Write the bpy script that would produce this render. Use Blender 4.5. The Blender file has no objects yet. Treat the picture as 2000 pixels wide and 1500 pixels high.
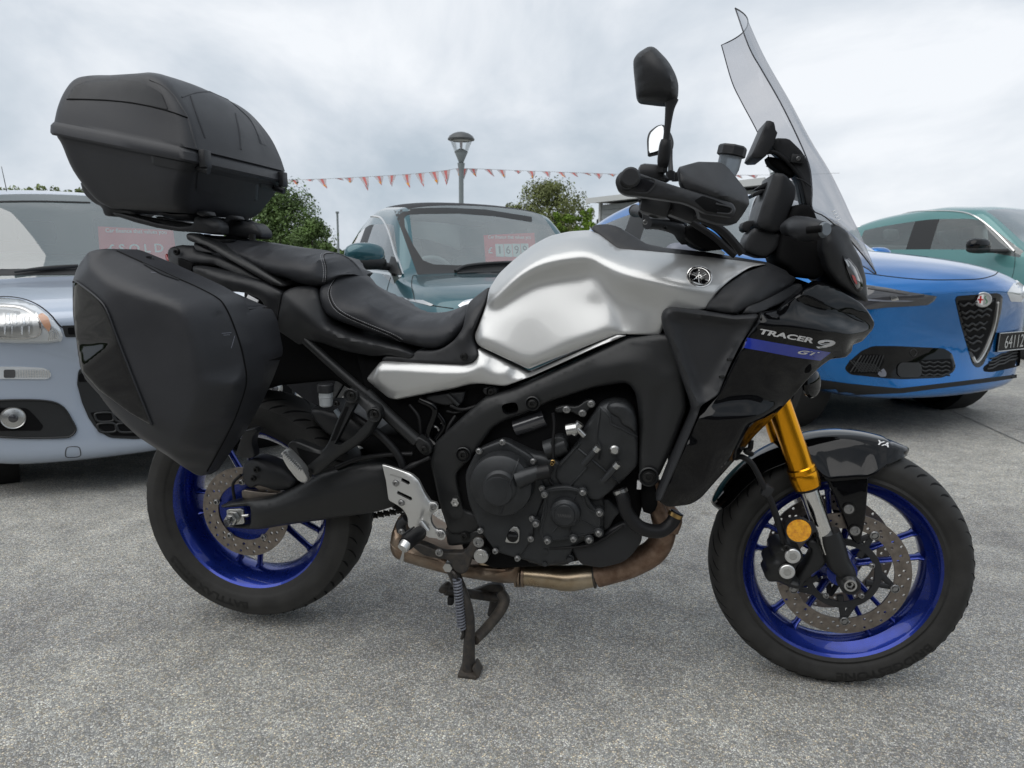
import bpy, bmesh, math, random
import numpy as np
from mathutils import Vector, Matrix
from mathutils.bvhtree import BVHTree
from mathutils.geometry import delaunay_2d_cdt

random.seed(7)
SC = bpy.context.scene
COL = SC.collection
R_ = math.radians

# ------------------------------------------------------------------ camera
CAM = Vector((1.0093, -1.7372, 1.0144))
CR = Vector((0.98431822, 0.17605009, 0.01113599))
CU = Vector((-0.04151421, 0.16983069, 0.98459845))
CF = Vector((-0.17144742, 0.96962049, -0.17447602))
FPX = 1390.2384
cd = bpy.data.cameras.new('camera')
cam = bpy.data.objects.new('camera', cd)
COL.objects.link(cam)
cam.matrix_world = Matrix(((CR.x, CU.x, -CF.x, CAM.x), (CR.y, CU.y, -CF.y, CAM.y), (CR.z, CU.z, -CF.z, CAM.z), (0, 0, 0, 1)))
cd.sensor_fit = 'HORIZONTAL'
cd.sensor_width = 36.0
cd.lens = 36.0 * FPX / 2000.0
cd.clip_start = 0.05
cd.clip_end = 2000
cd.dof.use_dof = True
cd.dof.focus_distance = 1.75
cd.dof.aperture_fstop = 9.0
SC.camera = cam

# ------------------------------------------------------------------ world: overcast sky
world = bpy.data.worlds.new('World')
SC.world = world
world.use_nodes = True
wt = world.node_tree
for n in list(wt.nodes):
    wt.nodes.remove(n)
SUN_EL, SUN_ROT = R_(58), R_(215)
sky = wt.nodes.new('ShaderNodeTexSky')
sky.sky_type = 'NISHITA'
sky.sun_disc = False
sky.sun_elevation = SUN_EL
sky.sun_rotation = SUN_ROT
sky.air_density = 1.0
sky.dust_density = 2.0
tc = wt.nodes.new('ShaderNodeTexCoord')
mp = wt.nodes.new('ShaderNodeMapping')
mp.inputs['Scale'].default_value = (1.0, 1.0, 1.7)
mp.inputs['Location'].default_value = (0.37, 0.9, 0.15)
wt.links.new(tc.outputs['Generated'], mp.inputs['Vector'])
n1 = wt.nodes.new('ShaderNodeTexNoise')
n1.inputs['Scale'].default_value = 2.2
n1.inputs['Detail'].default_value = 7
n1.inputs['Roughness'].default_value = 0.56
n1.inputs['Distortion'].default_value = 0.35
wt.links.new(mp.outputs['Vector'], n1.inputs['Vector'])
cr = wt.nodes.new('ShaderNodeValToRGB')
e = cr.color_ramp.elements
e[0].position = 0.36
e[0].color = (4.6, 5.35, 6.1, 1)
e[1].position = 0.64
e[1].color = (8.9, 9.2, 9.6, 1)
m_ = e.new(0.5)
m_.color = (6.6, 7.15, 7.8, 1)
wt.links.new(n1.outputs['Fac'], cr.inputs['Fac'])
mx = wt.nodes.new('ShaderNodeMix')
mx.data_type = 'RGBA'
mx.inputs[0].default_value = 0.96
wt.links.new(sky.outputs['Color'], mx.inputs[6])
wt.links.new(cr.outputs['Color'], mx.inputs[7])
bg = wt.nodes.new('ShaderNodeBackground')
bg.inputs['Strength'].default_value = 0.08
wt.links.new(mx.outputs[2], bg.inputs['Color'])
wo = wt.nodes.new('ShaderNodeOutputWorld')
wt.links.new(bg.outputs[0], wo.inputs['Surface'])

sd = bpy.data.lights.new('sun', 'SUN')
sd.energy = 1.5
sd.angle = R_(75)
sd.color = (1.0, 0.97, 0.93)
sun = bpy.data.objects.new('sun', sd)
COL.objects.link(sun)
# sky sun_rotation is measured from +Y towards +X; the lamp looks along its -Z
sdir = Vector((math.sin(SUN_ROT) * math.cos(SUN_EL), math.cos(SUN_ROT) * math.cos(SUN_EL), math.sin(SUN_EL)))
sun.rotation_euler = (-sdir).to_track_quat('-Z', 'Y').to_euler()

SC.view_settings.view_transform = 'Standard'
SC.view_settings.look = 'None'
SC.view_settings.gamma = 1
SC.view_settings.exposure = 0.40
SC.view_settings.use_curve_mapping = False
SC.cycles.max_bounces = 8
SC.cycles.transparent_max_bounces = 12
SC.cycles.caustics_reflective = False
SC.cycles.caustics_refractive = False

# ------------------------------------------------------------------ pixel <-> place
def ray(px, py):
    return CF + CR * ((px - 1000.0) / FPX) - CU * ((py - 750.0) / FPX)
def P(px, py, y):
    "point of the picture on the plane at lateral distance y of the motorcycle"
    d = ray(px, py)
    return CAM + d * ((y - CAM.y) / d.y)
def PZ(px, py, z=0.0):
    d = ray(px, py)
    return CAM + d * ((z - CAM.z) / d.z)
def proj(p):
    d = Vector(p) - CAM
    k = d.dot(CF)
    return (1000 + FPX * d.dot(CR) / k, 750 - FPX * d.dot(CU) / k)
CROP = {0: (0, 0, 1), 'a1': (80, 120, 4), 'a2': (120, 430, 2.858), 'a3': (270, 740, 3.192), 'a4': (540, 680, 3), 'a5': (880, 680, 3),
        'a6': (1180, 60, 3), 'a7': (1270, 480, 2.884), 'a8': (1360, 740, 2.5), 'b1': (0, 360, 2.5), 'b2': (480, 240, 3.846),
        'b3': (900, 240, 5.358), 'b4': (1560, 360, 3.261), 'b5': (720, 980, 3.333), 'b6': (600, 420, 3.03), 'b8': (1160, 260, 5),
        'e1': (320, 440, 4.348), 'e2': (740, 720, 7.692), 'e3': (1420, 200, 3.571), 'e4': (1480, 980, 7.692)}
def K(c, pts):
    x0, y0, s = CROP[c]
    return [(x0 + p[0] / s, y0 + p[1] / s) + tuple(p[2:]) for p in pts]
def k1(c, u, v):
    x0, y0, s = CROP[c]
    return x0 + u / s, y0 + v / s

# ------------------------------------------------------------------ materials
MATS = {}
def mat(name, col, rough=0.5, metal=0.0, coat=0.0, bump=0.0, bscale=300.0, var=0.0, vscale=20.0, spec=0.5, var_col=None, rvar=0.0, trans=0.0, ior=1.45, alpha=1.0, flake=0.0, aniso=0.0):
    m = bpy.data.materials.new(name)
    m.use_nodes = True
    t = m.node_tree
    b = t.nodes['Principled BSDF']
    b.inputs['Base Color'].default_value = (*col, 1)
    b.inputs['Roughness'].default_value = rough
    b.inputs['Metallic'].default_value = metal
    b.inputs['Coat Weight'].default_value = coat
    b.inputs['Coat Roughness'].default_value = 0.03
    b.inputs['Specular IOR Level'].default_value = spec
    b.inputs['Transmission Weight'].default_value = trans
    b.inputs['IOR'].default_value = ior
    b.inputs['Alpha'].default_value = alpha
    tcn = t.nodes.new('ShaderNodeTexCoord')
    if var or rvar:
        n = t.nodes.new('ShaderNodeTexNoise')
        n.inputs['Scale'].default_value = vscale
        n.inputs['Detail'].default_value = 6
        n.inputs['Roughness'].default_value = 0.6
        t.links.new(tcn.outputs['Object'], n.inputs['Vector'])
        if var:
            mxn = t.nodes.new('ShaderNodeMix')
            mxn.data_type = 'RGBA'
            c2 = var_col or tuple(min(1, c * (1 + var)) for c in col)
            c1 = col if var_col else tuple(c * (1 - var) for c in col)
            mxn.inputs[6].default_value = (*c1, 1)
            mxn.inputs[7].default_value = (*c2, 1)
            rp = t.nodes.new('ShaderNodeMapRange')
            rp.inputs[1].default_value = 0.35
            rp.inputs[2].default_value = 0.65
            t.links.new(n.outputs['Fac'], rp.inputs[0])
            t.links.new(rp.outputs[0], mxn.inputs[0])
            t.links.new(mxn.outputs[2], b.inputs['Base Color'])
        if rvar:
            rr = t.nodes.new('ShaderNodeMapRange')
            rr.inputs[1].default_value = 0.3
            rr.inputs[2].default_value = 0.7
            rr.inputs[3].default_value = max(0.02, rough - rvar)
            rr.inputs[4].default_value = min(1, rough + rvar)
            t.links.new(n.outputs['Fac'], rr.inputs[0])
            t.links.new(rr.outputs[0], b.inputs['Roughness'])
    if flake:
        v = t.nodes.new('ShaderNodeTexVoronoi')
        v.inputs['Scale'].default_value = 2500
        t.links.new(tcn.outputs['Object'], v.inputs['Vector'])
        bp = t.nodes.new('ShaderNodeBump')
        bp.inputs['Strength'].default_value = flake
        bp.inputs['Distance'].default_value = 0.0005
        t.links.new(v.outputs['Distance'], bp.inputs['Height'])
        t.links.new(bp.outputs[0], b.inputs['Normal'])
    elif bump:
        n2 = t.nodes.new('ShaderNodeTexNoise')
        n2.inputs['Scale'].default_value = bscale
        n2.inputs['Detail'].default_value = 3
        t.links.new(tcn.outputs['Object'], n2.inputs['Vector'])
        bp = t.nodes.new('ShaderNodeBump')
        bp.inputs['Strength'].default_value = bump
        bp.inputs['Distance'].default_value = 0.001
        t.links.new(n2.outputs['Fac'], bp.inputs['Height'])
        t.links.new(bp.outputs[0], b.inputs['Normal'])
    MATS[name] = m
    return m

def see_through(name, tint, gloss_rough=0.02, gloss=1.0, body=0.0, body_col=(0.5, 0.5, 0.5), ior=1.5):
    "thin sheet: tinted transparency, a Fresnel mirror, and some body scatter"
    m = bpy.data.materials.new(name)
    m.use_nodes = True
    t = m.node_tree
    for n in list(t.nodes):
        t.nodes.remove(n)
    out = t.nodes.new('ShaderNodeOutputMaterial')
    tr = t.nodes.new('ShaderNodeBsdfTransparent')
    tr.inputs[0].default_value = (*tint, 1)
    gl = t.nodes.new('ShaderNodeBsdfGlossy')
    gl.inputs['Roughness'].default_value = gloss_rough
    fr = t.nodes.new('ShaderNodeFresnel')
    fr.inputs[0].default_value = ior
    mu = t.nodes.new('ShaderNodeMath')
    mu.operation = 'MULTIPLY'
    mu.inputs[1].default_value = gloss
    mu.use_clamp = True
    t.links.new(fr.outputs[0], mu.inputs[0])
    mix = t.nodes.new('ShaderNodeMixShader')
    t.links.new(mu.outputs[0], mix.inputs[0])
    src = tr
    if body:
        df = t.nodes.new('ShaderNodeBsdfDiffuse')
        df.inputs[0].default_value = (*body_col, 1)
        m2 = t.nodes.new('ShaderNodeMixShader')
        m2.inputs[0].default_value = body
        t.links.new(tr.outputs[0], m2.inputs[1])
        t.links.new(df.outputs[0], m2.inputs[2])
        src = m2
    t.links.new(src.outputs[0], mix.inputs[1])
    t.links.new(gl.outputs[0], mix.inputs[2])
    t.links.new(mix.outputs[0], out.inputs['Surface'])
    MATS[name] = m
    return m

M = MATS
mat('matte_black', (0.021, 0.0218, 0.024), 0.45, spec=0.42, bump=0.2, bscale=900, rvar=0.07, vscale=9)
mat('luggage_black', (0.027, 0.028, 0.032), 0.45, spec=0.45, bump=0.3, bscale=1100, rvar=0.08, vscale=6, var=0.12)
mat('frame_black', (0.016, 0.0167, 0.0175), 0.38, spec=0.45, metal=0.0, bump=0.12, bscale=1500, rvar=0.05, vscale=12)
mat('engine_black', (0.034, 0.036, 0.0385), 0.36, spec=0.45, metal=0.4, bump=0.3, bscale=1300, rvar=0.06, vscale=25, var=0.15)
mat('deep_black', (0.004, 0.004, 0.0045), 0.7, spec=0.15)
mat('gloss_black', (0.0025, 0.0025, 0.003), 0.05, spec=0.38)
mat('screen_black', (0.01, 0.01, 0.012), 0.15)
mat('tank_silver', (0.53, 0.535, 0.53), 0.36, metal=0.62, coat=0.7, flake=0.08)
mat('seat_vinyl', (0.024, 0.0252, 0.029), 0.5, spec=0.4, bump=0.4, bscale=700, rvar=0.06, vscale=15)
mat('stitch', (0.25, 0.25, 0.26), 0.7)
mat('rubber', (0.028, 0.0275, 0.0265), 0.66, spec=0.35, bump=0.25, bscale=500, var=0.25, vscale=18, rvar=0.08)
mat('hose_rubber', (0.010, 0.010, 0.011), 0.45, spec=0.35, bump=0.3, bscale=600)
mat('rim_blue', (0.008, 0.026, 0.235), 0.28, metal=0.75, coat=0.6, rvar=0.05, vscale=30)
mat('fork_gold', (0.90, 0.39, 0.018), 0.25, metal=1.0)
mat('chrome', (0.72, 0.71, 0.69), 0.14, metal=1.0, rvar=0.04, vscale=50)
mat('steel', (0.52, 0.52, 0.51), 0.33, metal=1.0, rvar=0.08, vscale=90)
mat('bolt_steel', (0.33, 0.33, 0.33), 0.32, metal=1.0)
mat('black_bolt', (0.03, 0.03, 0.03), 0.35, metal=0.8)
mat('alu_satin', (0.66, 0.66, 0.65), 0.38, metal=0.9, bump=0.1, bscale=900)
mat('disc_steel', (0.235, 0.205, 0.18), 0.42, metal=0.9, rvar=0.12, vscale=60, var=0.22)
mat('exhaust', (0.36, 0.27, 0.17), 0.33, metal=0.92, var=0.4, vscale=9, var_col=(0.52, 0.44, 0.33), rvar=0.12)
mat('exhaust_rust', (0.165, 0.100, 0.066), 0.5, metal=0.6, var=0.5, vscale=45, var_col=(0.29, 0.20, 0.145), bump=0.5, bscale=250)
mat('exhaust_brown', (0.215, 0.145, 0.100), 0.42, metal=0.8, var=0.5, vscale=14, var_col=(0.34, 0.28, 0.22), rvar=0.1)
mat('stand_black', (0.02, 0.02, 0.021), 0.45, var=0.6, vscale=60, var_col=(0.05, 0.042, 0.035), bump=0.3, bscale=300)
mat('stand_brown', (0.10, 0.085, 0.07), 0.6, metal=0.4, var=0.5, vscale=40, var_col=(0.045, 0.042, 0.04))
mat('spring_grey', (0.19, 0.20, 0.235), 0.5, metal=0.3)
mat('reservoir', (0.55, 0.58, 0.60), 0.35, trans=0.35, var=0.06, vscale=60)
mat('reservoir_smoke', (0.30, 0.34, 0.38), 0.3, trans=0.55)
mat('amber', (1.0, 0.36, 0.01), 0.2, coat=0.6, spec=0.7, bump=1.0, bscale=700, var=.35, vscale=120)
mat('red_lens', (0.35, 0.01, 0.012), 0.15, coat=1.0)
mat('label_white', (0.75, 0.75, 0.76), 0.4)
mat('print_white', (0.80, 0.80, 0.80), 0.45)
mat('print_silver', (0.66, 0.66, 0.67), 0.3, metal=0.35)
mat('print_blue', (0.010, 0.028, 0.30), 0.25, coat=0.8)
mat('print_grey', (0.055, 0.055, 0.056), 0.6)
mat('tyre_print', (0.007, 0.007, 0.007), 0.35)
mat('engrave', (0.011, 0.012, 0.012), 0.6)
mat('lens_dark', (0.05, 0.05, 0.055), 0.05, coat=1.0)
mat('mirror_glass', (0.40, 0.42, 0.44), 0.02, metal=1.0)
mat('copper_clip', (0.45, 0.30, 0.12), 0.3, metal=1.0)
see_through('smoke_screen', (0.67, 0.67, 0.685), 0.02, .38, body=0.06, body_col=(0.25, 0.25, 0.28))
see_through('screen_edge', (0.45, 0.45, 0.47), 0.1, 1.0, body=0.3, body_col=(0.08, 0.08, 0.085))
see_through('lamp_glass', (0.97, 0.98, 0.98), 0.02, .5, body=0.03, body_col=(0.8, 0.8, 0.8))

# ------------------------------------------------------------------ objects
def link(o, parent=None):
    COL.objects.link(o)
    if parent is not None:
        o.parent = parent
        o.matrix_parent_inverse = parent.matrix_world.inverted() if parent.type != 'EMPTY' or True else Matrix()
    return o
def empty(name, loc=(0, 0, 0), label=None, cat=None, group=None):
    o = bpy.data.objects.new(name, None)
    o.empty_display_size = 0.1
    o.matrix_world = Matrix.Translation(loc)
    COL.objects.link(o)
    tag(o, label, cat, group)
    return o
def tag(o, label=None, cat=None, group=None, kind=None):
    if label: o['label'] = label
    if cat: o['category'] = cat
    if group: o['group'] = group
    if kind: o['kind'] = kind
    return o
def mk(name, verts, faces, m, parent=None, smooth=35, label=None):
    me = bpy.data.meshes.new(name)
    me.from_pydata([tuple(v) for v in verts], [], [tuple(f) for f in faces])
    me.update()
    ms = m if isinstance(m, (list, tuple)) else [m]
    for q in ms:
        me.materials.append(MATS[q] if isinstance(q, str) else q)
    if smooth:
        me.polygons.foreach_set('use_smooth', [True] * len(me.polygons))
        if smooth < 180:
            me.set_sharp_from_angle(angle=R_(smooth))
    o = bpy.data.objects.new(name, me)
    if parent is not None:
        # children keep world coordinates: parents sit where they are, meshes are shifted to the parent's frame
        link(o, parent)
    else:
        COL.objects.link(o)
    if label: o['label'] = label
    return o
def join(parts):
    V, F = [], []
    for v, f in parts:
        k = len(V)
        V += [Vector(q) for q in v]
        F += [tuple(i + k for i in q) for q in f]
    return V, F
def recalc(o):
    bm = bmesh.new()
    bm.from_mesh(o.data)
    bmesh.ops.recalc_face_normals(bm, faces=bm.faces)
    bm.to_mesh(o.data)
    bm.free()
    return o
# ---- primitive geometry (verts, faces)
def g_box(c, s, rot=None, bev=0.0):
    bm = bmesh.new()
    bmesh.ops.create_cube(bm, size=1)
    for v in bm.verts:
        v.co = Vector((v.co.x * s[0], v.co.y * s[1], v.co.z * s[2]))
    if bev:
        bmesh.ops.bevel(bm, geom=bm.edges[:], offset=bev, segments=2, affect='EDGES', profile=0.5)
    mt = Matrix.Translation(Vector(c)) @ (rot.to_matrix().to_4x4() if hasattr(rot, 'to_matrix') else (rot if rot is not None else Matrix()))
    bm.verts.index_update()
    V = [mt @ v.co for v in bm.verts]
    F = [[v.index for v in f.verts] for f in bm.faces]
    bm.free()
    return V, F
def basis(d):
    d = Vector(d).normalized()
    a = Vector((0, 0, 1)) if abs(d.z) < 0.9 else Vector((1, 0, 0))
    u = d.cross(a).normalized()
    return u, d.cross(u).normalized(), d
def g_lathe(prof, c, axis, n=32, a0=0.0, a1=2 * math.pi, cap=True):
    u, v, d = basis(axis)
    c = Vector(c)
    full = abs(a1 - a0 - 2 * math.pi) < 1e-6
    m = n if full else n + 1
    V, F = [], []
    for r, t in prof:
        for i in range(m):
            a = a0 + (a1 - a0) * i / n
            V.append(c + d * t + (u * math.cos(a) + v * math.sin(a)) * max(r, 1e-5))
    for j in range(len(prof) - 1):
        for i in range(n):
            i2 = (i + 1) % m
            F.append((j * m + i, j * m + i2, (j + 1) * m + i2, (j + 1) * m + i))
    if cap and full:
        if prof[0][0] > 1e-4: F.append(tuple(reversed(range(m))))
        if prof[-1][0] > 1e-4: F.append(tuple(range((len(prof) - 1) * m, len(prof) * m)))
    return V, F
def catmull(pts, n=6, closed=False):
    pts = [Vector(p) for p in pts]
    N = len(pts)
    if N < 3: 
        return [pts[0].lerp(pts[-1], i / n) for i in range(n + 1)]
    out = []
    rng = range(N) if closed else range(N - 1)
    for i in rng:
        if closed:
            a, b, c, d = pts[(i - 1) % N], pts[i], pts[(i + 1) % N], pts[(i + 2) % N]
        else:
            b, c = pts[i], pts[i + 1]
            a = pts[i - 1] if i > 0 else b * 2 - c
            d = pts[i + 2] if i + 2 < N else c * 2 - b
        for k in range(n):
            t = k / n
            out.append(0.5 * ((2 * b) + (c - a) * t + (2 * a - 5 * b + 4 * c - d) * t * t + (3 * b - a - 3 * c + d) * t ** 3))
    if not closed: out.append(pts[-1])
    return out
def g_tube(pts, r, n=10, sub=6, straight=False, flat=None, up=None, cap=True):
    "tube along points; r number or list; flat=(ratio) squashes one axis"
    rs = r if isinstance(r, (list, tuple)) else [r] * len(pts)
    if straight:
        path = [Vector(p) for p in pts]
        rad = list(rs)
    else:
        path = catmull(pts, sub)
        rad = [q.x for q in catmull([Vector((x, 0, 0)) for x in rs], sub)]
    V, F = [], []
    prev = None
    for i, p in enumerate(path):
        t = (path[min(i + 1, len(path) - 1)] - path[max(i - 1, 0)]).normalized()
        if prev is None:
            u = (Vector(up) - t * t.dot(Vector(up))).normalized() if up is not None else basis(t)[0]
        else:
            u = (prev - t * prev.dot(t)).normalized()
        prev = u
        w = t.cross(u)
        for k in range(n):
            a = 2 * math.pi * k / n
            V.append(p + (u * math.cos(a) * (flat or 1.0) + w * math.sin(a)) * rad[i])
    for j in range(len(path) - 1):
        for k in range(n):
            k2 = (k + 1) % n
            F.append((j * n + k, j * n + k2, (j + 1) * n + k2, (j + 1) * n + k))
    if cap:
        F.append(tuple(reversed(range(n))))
        F.append(tuple(range((len(path) - 1) * n, len(path) * n)))
    return V, F
def tube(name, pts, r, m, parent, **kw):
    return recalc(mk(name, *g_tube(pts, r, **kw), m, parent, smooth=50))
def lathe(name, prof, c, axis, m, parent, n=32, smooth=35, **kw):
    return recalc(mk(name, *g_lathe(prof, c, axis, n, **kw), m, parent, smooth=smooth))
def box(name, c, s, m, parent, rot=None, bev=0.003):
    return mk(name, *g_box(c, s, rot, bev), m, parent, smooth=40)

# ---- outline tools
def fillet(pts, r):
    "round the corners of a closed outline of (px, py, y[, r])"
    n = len(pts)
    out = []
    for i in range(n):
        a, b, c = [np.array(q[:3], float) for q in (pts[i - 1], pts[i], pts[(i + 1) % n])]
        rr = pts[i][3] if len(pts[i]) > 3 else r
        la, lc = np.linalg.norm((a - b)[:2]), np.linalg.norm((c - b)[:2])
        rr = min(rr, 0.45 * la, 0.45 * lc)
        if rr < 0.5:
            out.append(b)
            continue
        s, e_ = b + (a - b) * rr / la, b + (c - b) * rr / lc
        for k in range(6):
            t = k / 5
            out.append(s * (1 - t) ** 2 + b * 2 * t * (1 - t) + e_ * t * t)
    return out
def resample(poly, step):
    "poly: list of np arrays (n-dim), closed; subdivide long edges"
    out = []
    n = len(poly)
    for i in range(n):
        a, b = poly[i], poly[(i + 1) % n]
        k = max(1, int(np.linalg.norm(b[:2] - a[:2]) / step + 0.5))
        for j in range(k):
            out.append(a + (b - a) * j / k)
    return out
def even(poly, step):
    "resample a closed outline evenly, keeping its hard corners"
    n = len(poly)
    A = np.array(poly, float)
    keep = []
    for i in range(n):
        a, b = A[i][:2] - A[i - 1][:2], A[(i + 1) % n][:2] - A[i][:2]
        la, lb = np.linalg.norm(a), np.linalg.norm(b)
        if la < 1e-9 or lb < 1e-9: continue
        if math.acos(max(-1, min(1, float(a @ b) / (la * lb)))) > R_(28): keep.append(i)
    if not keep: keep = [0]
    out = []
    for k, i0 in enumerate(keep):
        i1 = keep[(k + 1) % len(keep)]
        seg = [A[i0]]
        i = i0
        while True:
            i = (i + 1) % n
            seg.append(A[i])
            if i == i1: break
        seg = np.array(seg)
        L = np.concatenate([[0], np.cumsum(np.linalg.norm(np.diff(seg[:, :2], axis=0), axis=1))])
        m = max(1, int(L[-1] / step + .5))
        t = np.linspace(0, L[-1], m + 1)[:-1]
        out += [np.array([np.interp(q, L, seg[:, c]) for c in range(A.shape[1])]) for q in t]
    return out
def inside(poly, q):
    x, y = q[:, 0], q[:, 1]
    r = np.zeros(len(q), bool)
    n = len(poly)
    for i in range(n):
        x1, y1 = poly[i][0], poly[i][1]
        x2, y2 = poly[(i + 1) % n][0], poly[(i + 1) % n][1]
        c = ((y1 > y) != (y2 > y))
        with np.errstate(divide='ignore', invalid='ignore'):
            xi = (x2 - x1) * (y - y1) / (y2 - y1 + 1e-15) + x1
        r ^= c & (x < xi)
    return r
def edge_dist(poly, q):
    a = np.array([p[:2] for p in poly])
    b = np.roll(a, -1, 0)
    d = np.full(len(q), 1e9)
    for i in range(len(a)):
        ab = b[i] - a[i]
        t = np.clip(((q - a[i]) @ ab) / (ab @ ab + 1e-18), 0, 1)
        d = np.minimum(d, np.linalg.norm(q - (a[i] + t[:, None] * ab), axis=1))
    return d
def lin_interp(sp, val, tris, q):
    out = np.full(len(q), np.nan)
    best = np.full(len(q), -1e9)
    for t in tris:
        a, b, c = sp[t[0]], sp[t[1]], sp[t[2]]
        den = (b[1] - c[1]) * (a[0] - c[0]) + (c[0] - b[0]) * (a[1] - c[1])
        if abs(den) < 1e-14: continue
        l0 = ((b[1] - c[1]) * (q[:, 0] - c[0]) + (c[0] - b[0]) * (q[:, 1] - c[1])) / den
        l1 = ((c[1] - a[1]) * (q[:, 0] - c[0]) + (a[0] - c[0]) * (q[:, 1] - c[1])) / den
        l2 = 1 - l0 - l1
        mn = np.minimum(np.minimum(l0, l1), l2)
        up = mn > best
        w0, w1, w2 = np.clip(l0, 0, 1), np.clip(l1, 0, 1), np.clip(l2, 0, 1)
        v = (w0 * val[t[0]] + w1 * val[t[1]] + w2 * val[t[2]]) / (w0 + w1 + w2 + 1e-12)
        out[up] = v[up]
        best[up] = mn[up]
    return out
def drop_holes(V2, ff, hl):
    if not hl: return ff
    c = np.array([np.mean([V2[i] for i in f], axis=0) for f in ff])
    bad = np.zeros(len(c), bool)
    for h in hl:
        bad |= inside(h, c)
    return [f for f, b in zip(ff, bad) if not b]
def patch(name, outline, m, parent, lines=(), holes=(), res=0.011, rnd=6, smooth=4, roll=0.006, depth=0.02, to=None, mirror=False, cap=True, sharp=40, label=None, only_far=False):
    """Panel: outline [(px,py,y[,fillet])] in picture pixels at lateral distance y, inner polylines `lines`
    shape its face; smoothed, with a rolled edge, extruded by `depth` (or to the plane y = `to`), optionally mirrored."""
    def world2(p):
        w = P(p[0], p[1], p[2])
        return np.array([w.x, w.z, p[2]])
    raw = [world2(p) for p in outline]
    # sparse surface, densified so that the facets between a rim and a crease stay narrow
    dens = []
    for i in range(len(raw)):
        a, b = raw[i], raw[(i + 1) % len(raw)]
        kk = max(1, int(np.linalg.norm(b[:2] - a[:2]) / 0.018))
        dens += [a + (b - a) * j / kk for j in range(kk)]
    sv, se, k = dens, [], len(dens)
    se = [(i, (i + 1) % k) for i in range(k)]
    for ln in lines:
        s0 = len(sv)
        lw = [world2(p) for p in ln]
        if len(lw) > 2:
            lw = [np.array(v_) for v_ in catmull([Vector(v_) for v_ in lw], 4)]
        else:
            lw = [lw[0] + (lw[-1] - lw[0]) * j / 4 for j in range(5)]
        sv += lw
        se += [(s0 + i, s0 + i + 1) for i in range(len(lw) - 1)]
    cv, _, cf, ov, _, _ = delaunay_2d_cdt([Vector((s[0], s[1])) for s in sv], se, [], 0, 1e-6)
    sp = np.array([[v.x, v.y] for v in cv])
    val = np.zeros(len(sp))
    for i, o_ in enumerate(ov):
        if o_:
            val[i] = np.mean([sv[j][2] for j in o_])
        else:
            dd = np.array([np.hypot(s[0] - sp[i][0], s[1] - sp[i][1]) for s in sv])
            w = 1 / (dd + 1e-6) ** 2
            val[i] = (w * np.array([s[2] for s in sv])).sum() / w.sum()
    # fine outline
    fine = [world2(p) for p in fillet(outline, rnd)]
    bd = even(fine, res * .8)
    hl = []
    for h in holes:
        hh = [world2((p[0], p[1], 0.0 if len(p) < 3 else p[2])) for p in h]
        hl.append(resample(hh, res))
    poly = [b[:2] for b in bd]
    arr = np.array(poly)
    lo, hi = arr.min(0), arr.max(0)
    gx, gy = np.meshgrid(np.arange(lo[0], hi[0], res), np.arange(lo[1], hi[1], res * 0.866))
    gx[1::2] += res * 0.5
    q = np.stack([gx.ravel(), gy.ravel()], 1)
    q = q[inside(poly, q)]
    if len(q):
        mind = max(0.55 * res, roll * 1.05 if roll else 0)
        q = q[edge_dist(poly, q) > mind]
        for h in hl:
            hp = [b[:2] for b in h]
            q = q[~inside(hp, q)] if len(q) else q
            if len(q): q = q[edge_dist(hp, q) > 0.4 * res]
    extra = []
    if roll:
        n = len(arr)
        nxt, prv = np.roll(arr, -1, 0), np.roll(arr, 1, 0)
        tg = nxt - prv
        tg /= np.linalg.norm(tg, axis=1)[:, None] + 1e-12
        area = 0.5 * np.sum(arr[:, 0] * nxt[:, 1] - nxt[:, 0] * arr[:, 1])
        nrm = np.stack([-tg[:, 1], tg[:, 0]], 1) * (1 if area > 0 else -1)
        for fr in (0.12, 0.4, 1.0):
            c = arr + nrm * roll * fr
            ok = inside(poly, c) & (edge_dist(poly, c) > roll * fr * 0.85)
            extra.append(c[ok])
    pts = np.concatenate([arr] + [np.array([b[:2] for b in h]) for h in hl] + extra + ([q] if len(q) else []))
    nb = len(arr)
    edges = [(i, (i + 1) % nb) for i in range(nb)]
    s0 = nb
    for h in hl:
        edges += [(s0 + i, s0 + (i + 1) % len(h)) for i in range(len(h))]
        s0 += len(h)
    fv, _, ff, fo, _, _ = delaunay_2d_cdt([Vector(p) for p in pts], edges, [], 1, 1e-7)
    V2 = np.array([[v.x, v.y] for v in fv])
    ff = drop_holes(V2, ff, [[b[:2] for b in h] for h in hl])
    yv = lin_interp(sp, val, [tuple(f) for f in cf], V2)
    # boundary from the filleted outline itself
    isb = np.zeros(len(V2), bool)
    for i, o_ in enumerate(fo):
        for j in o_:
            if j < nb:
                yv[i] = bd[j][2]
                isb[i] = True
    if smooth:
        E = set()
        for f in ff:
            for i in range(len(f)):
                a, b = f[i], f[(i + 1) % len(f)]
                E.add((min(a, b), max(a, b)))
        E = np.array(list(E))
        wE = 1 / (((V2[E[:, 0]] - V2[E[:, 1]]) ** 2).sum(1) + (res * .12) ** 2)
        deg = np.zeros(len(V2))
        np.add.at(deg, E[:, 0], wE)
        np.add.at(deg, E[:, 1], wE)
        for _ in range(smooth):
            acc = np.zeros(len(V2))
            np.add.at(acc, E[:, 0], wE * yv[E[:, 1]])
            np.add.at(acc, E[:, 1], wE * yv[E[:, 0]])
            new = acc / np.maximum(deg, 1e-9)
            yv = np.where(isb, yv, 0.4 * yv + 0.6 * new)
    if roll:
        d = edge_dist(poly, V2)
        t = np.clip(1 - d / roll, 0, 1)
        yv = yv + roll * (1 - np.sqrt(np.clip(1 - t * t, 0, 1)))
    # loops (boundary + holes) for the wall
    cnt = {}
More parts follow.
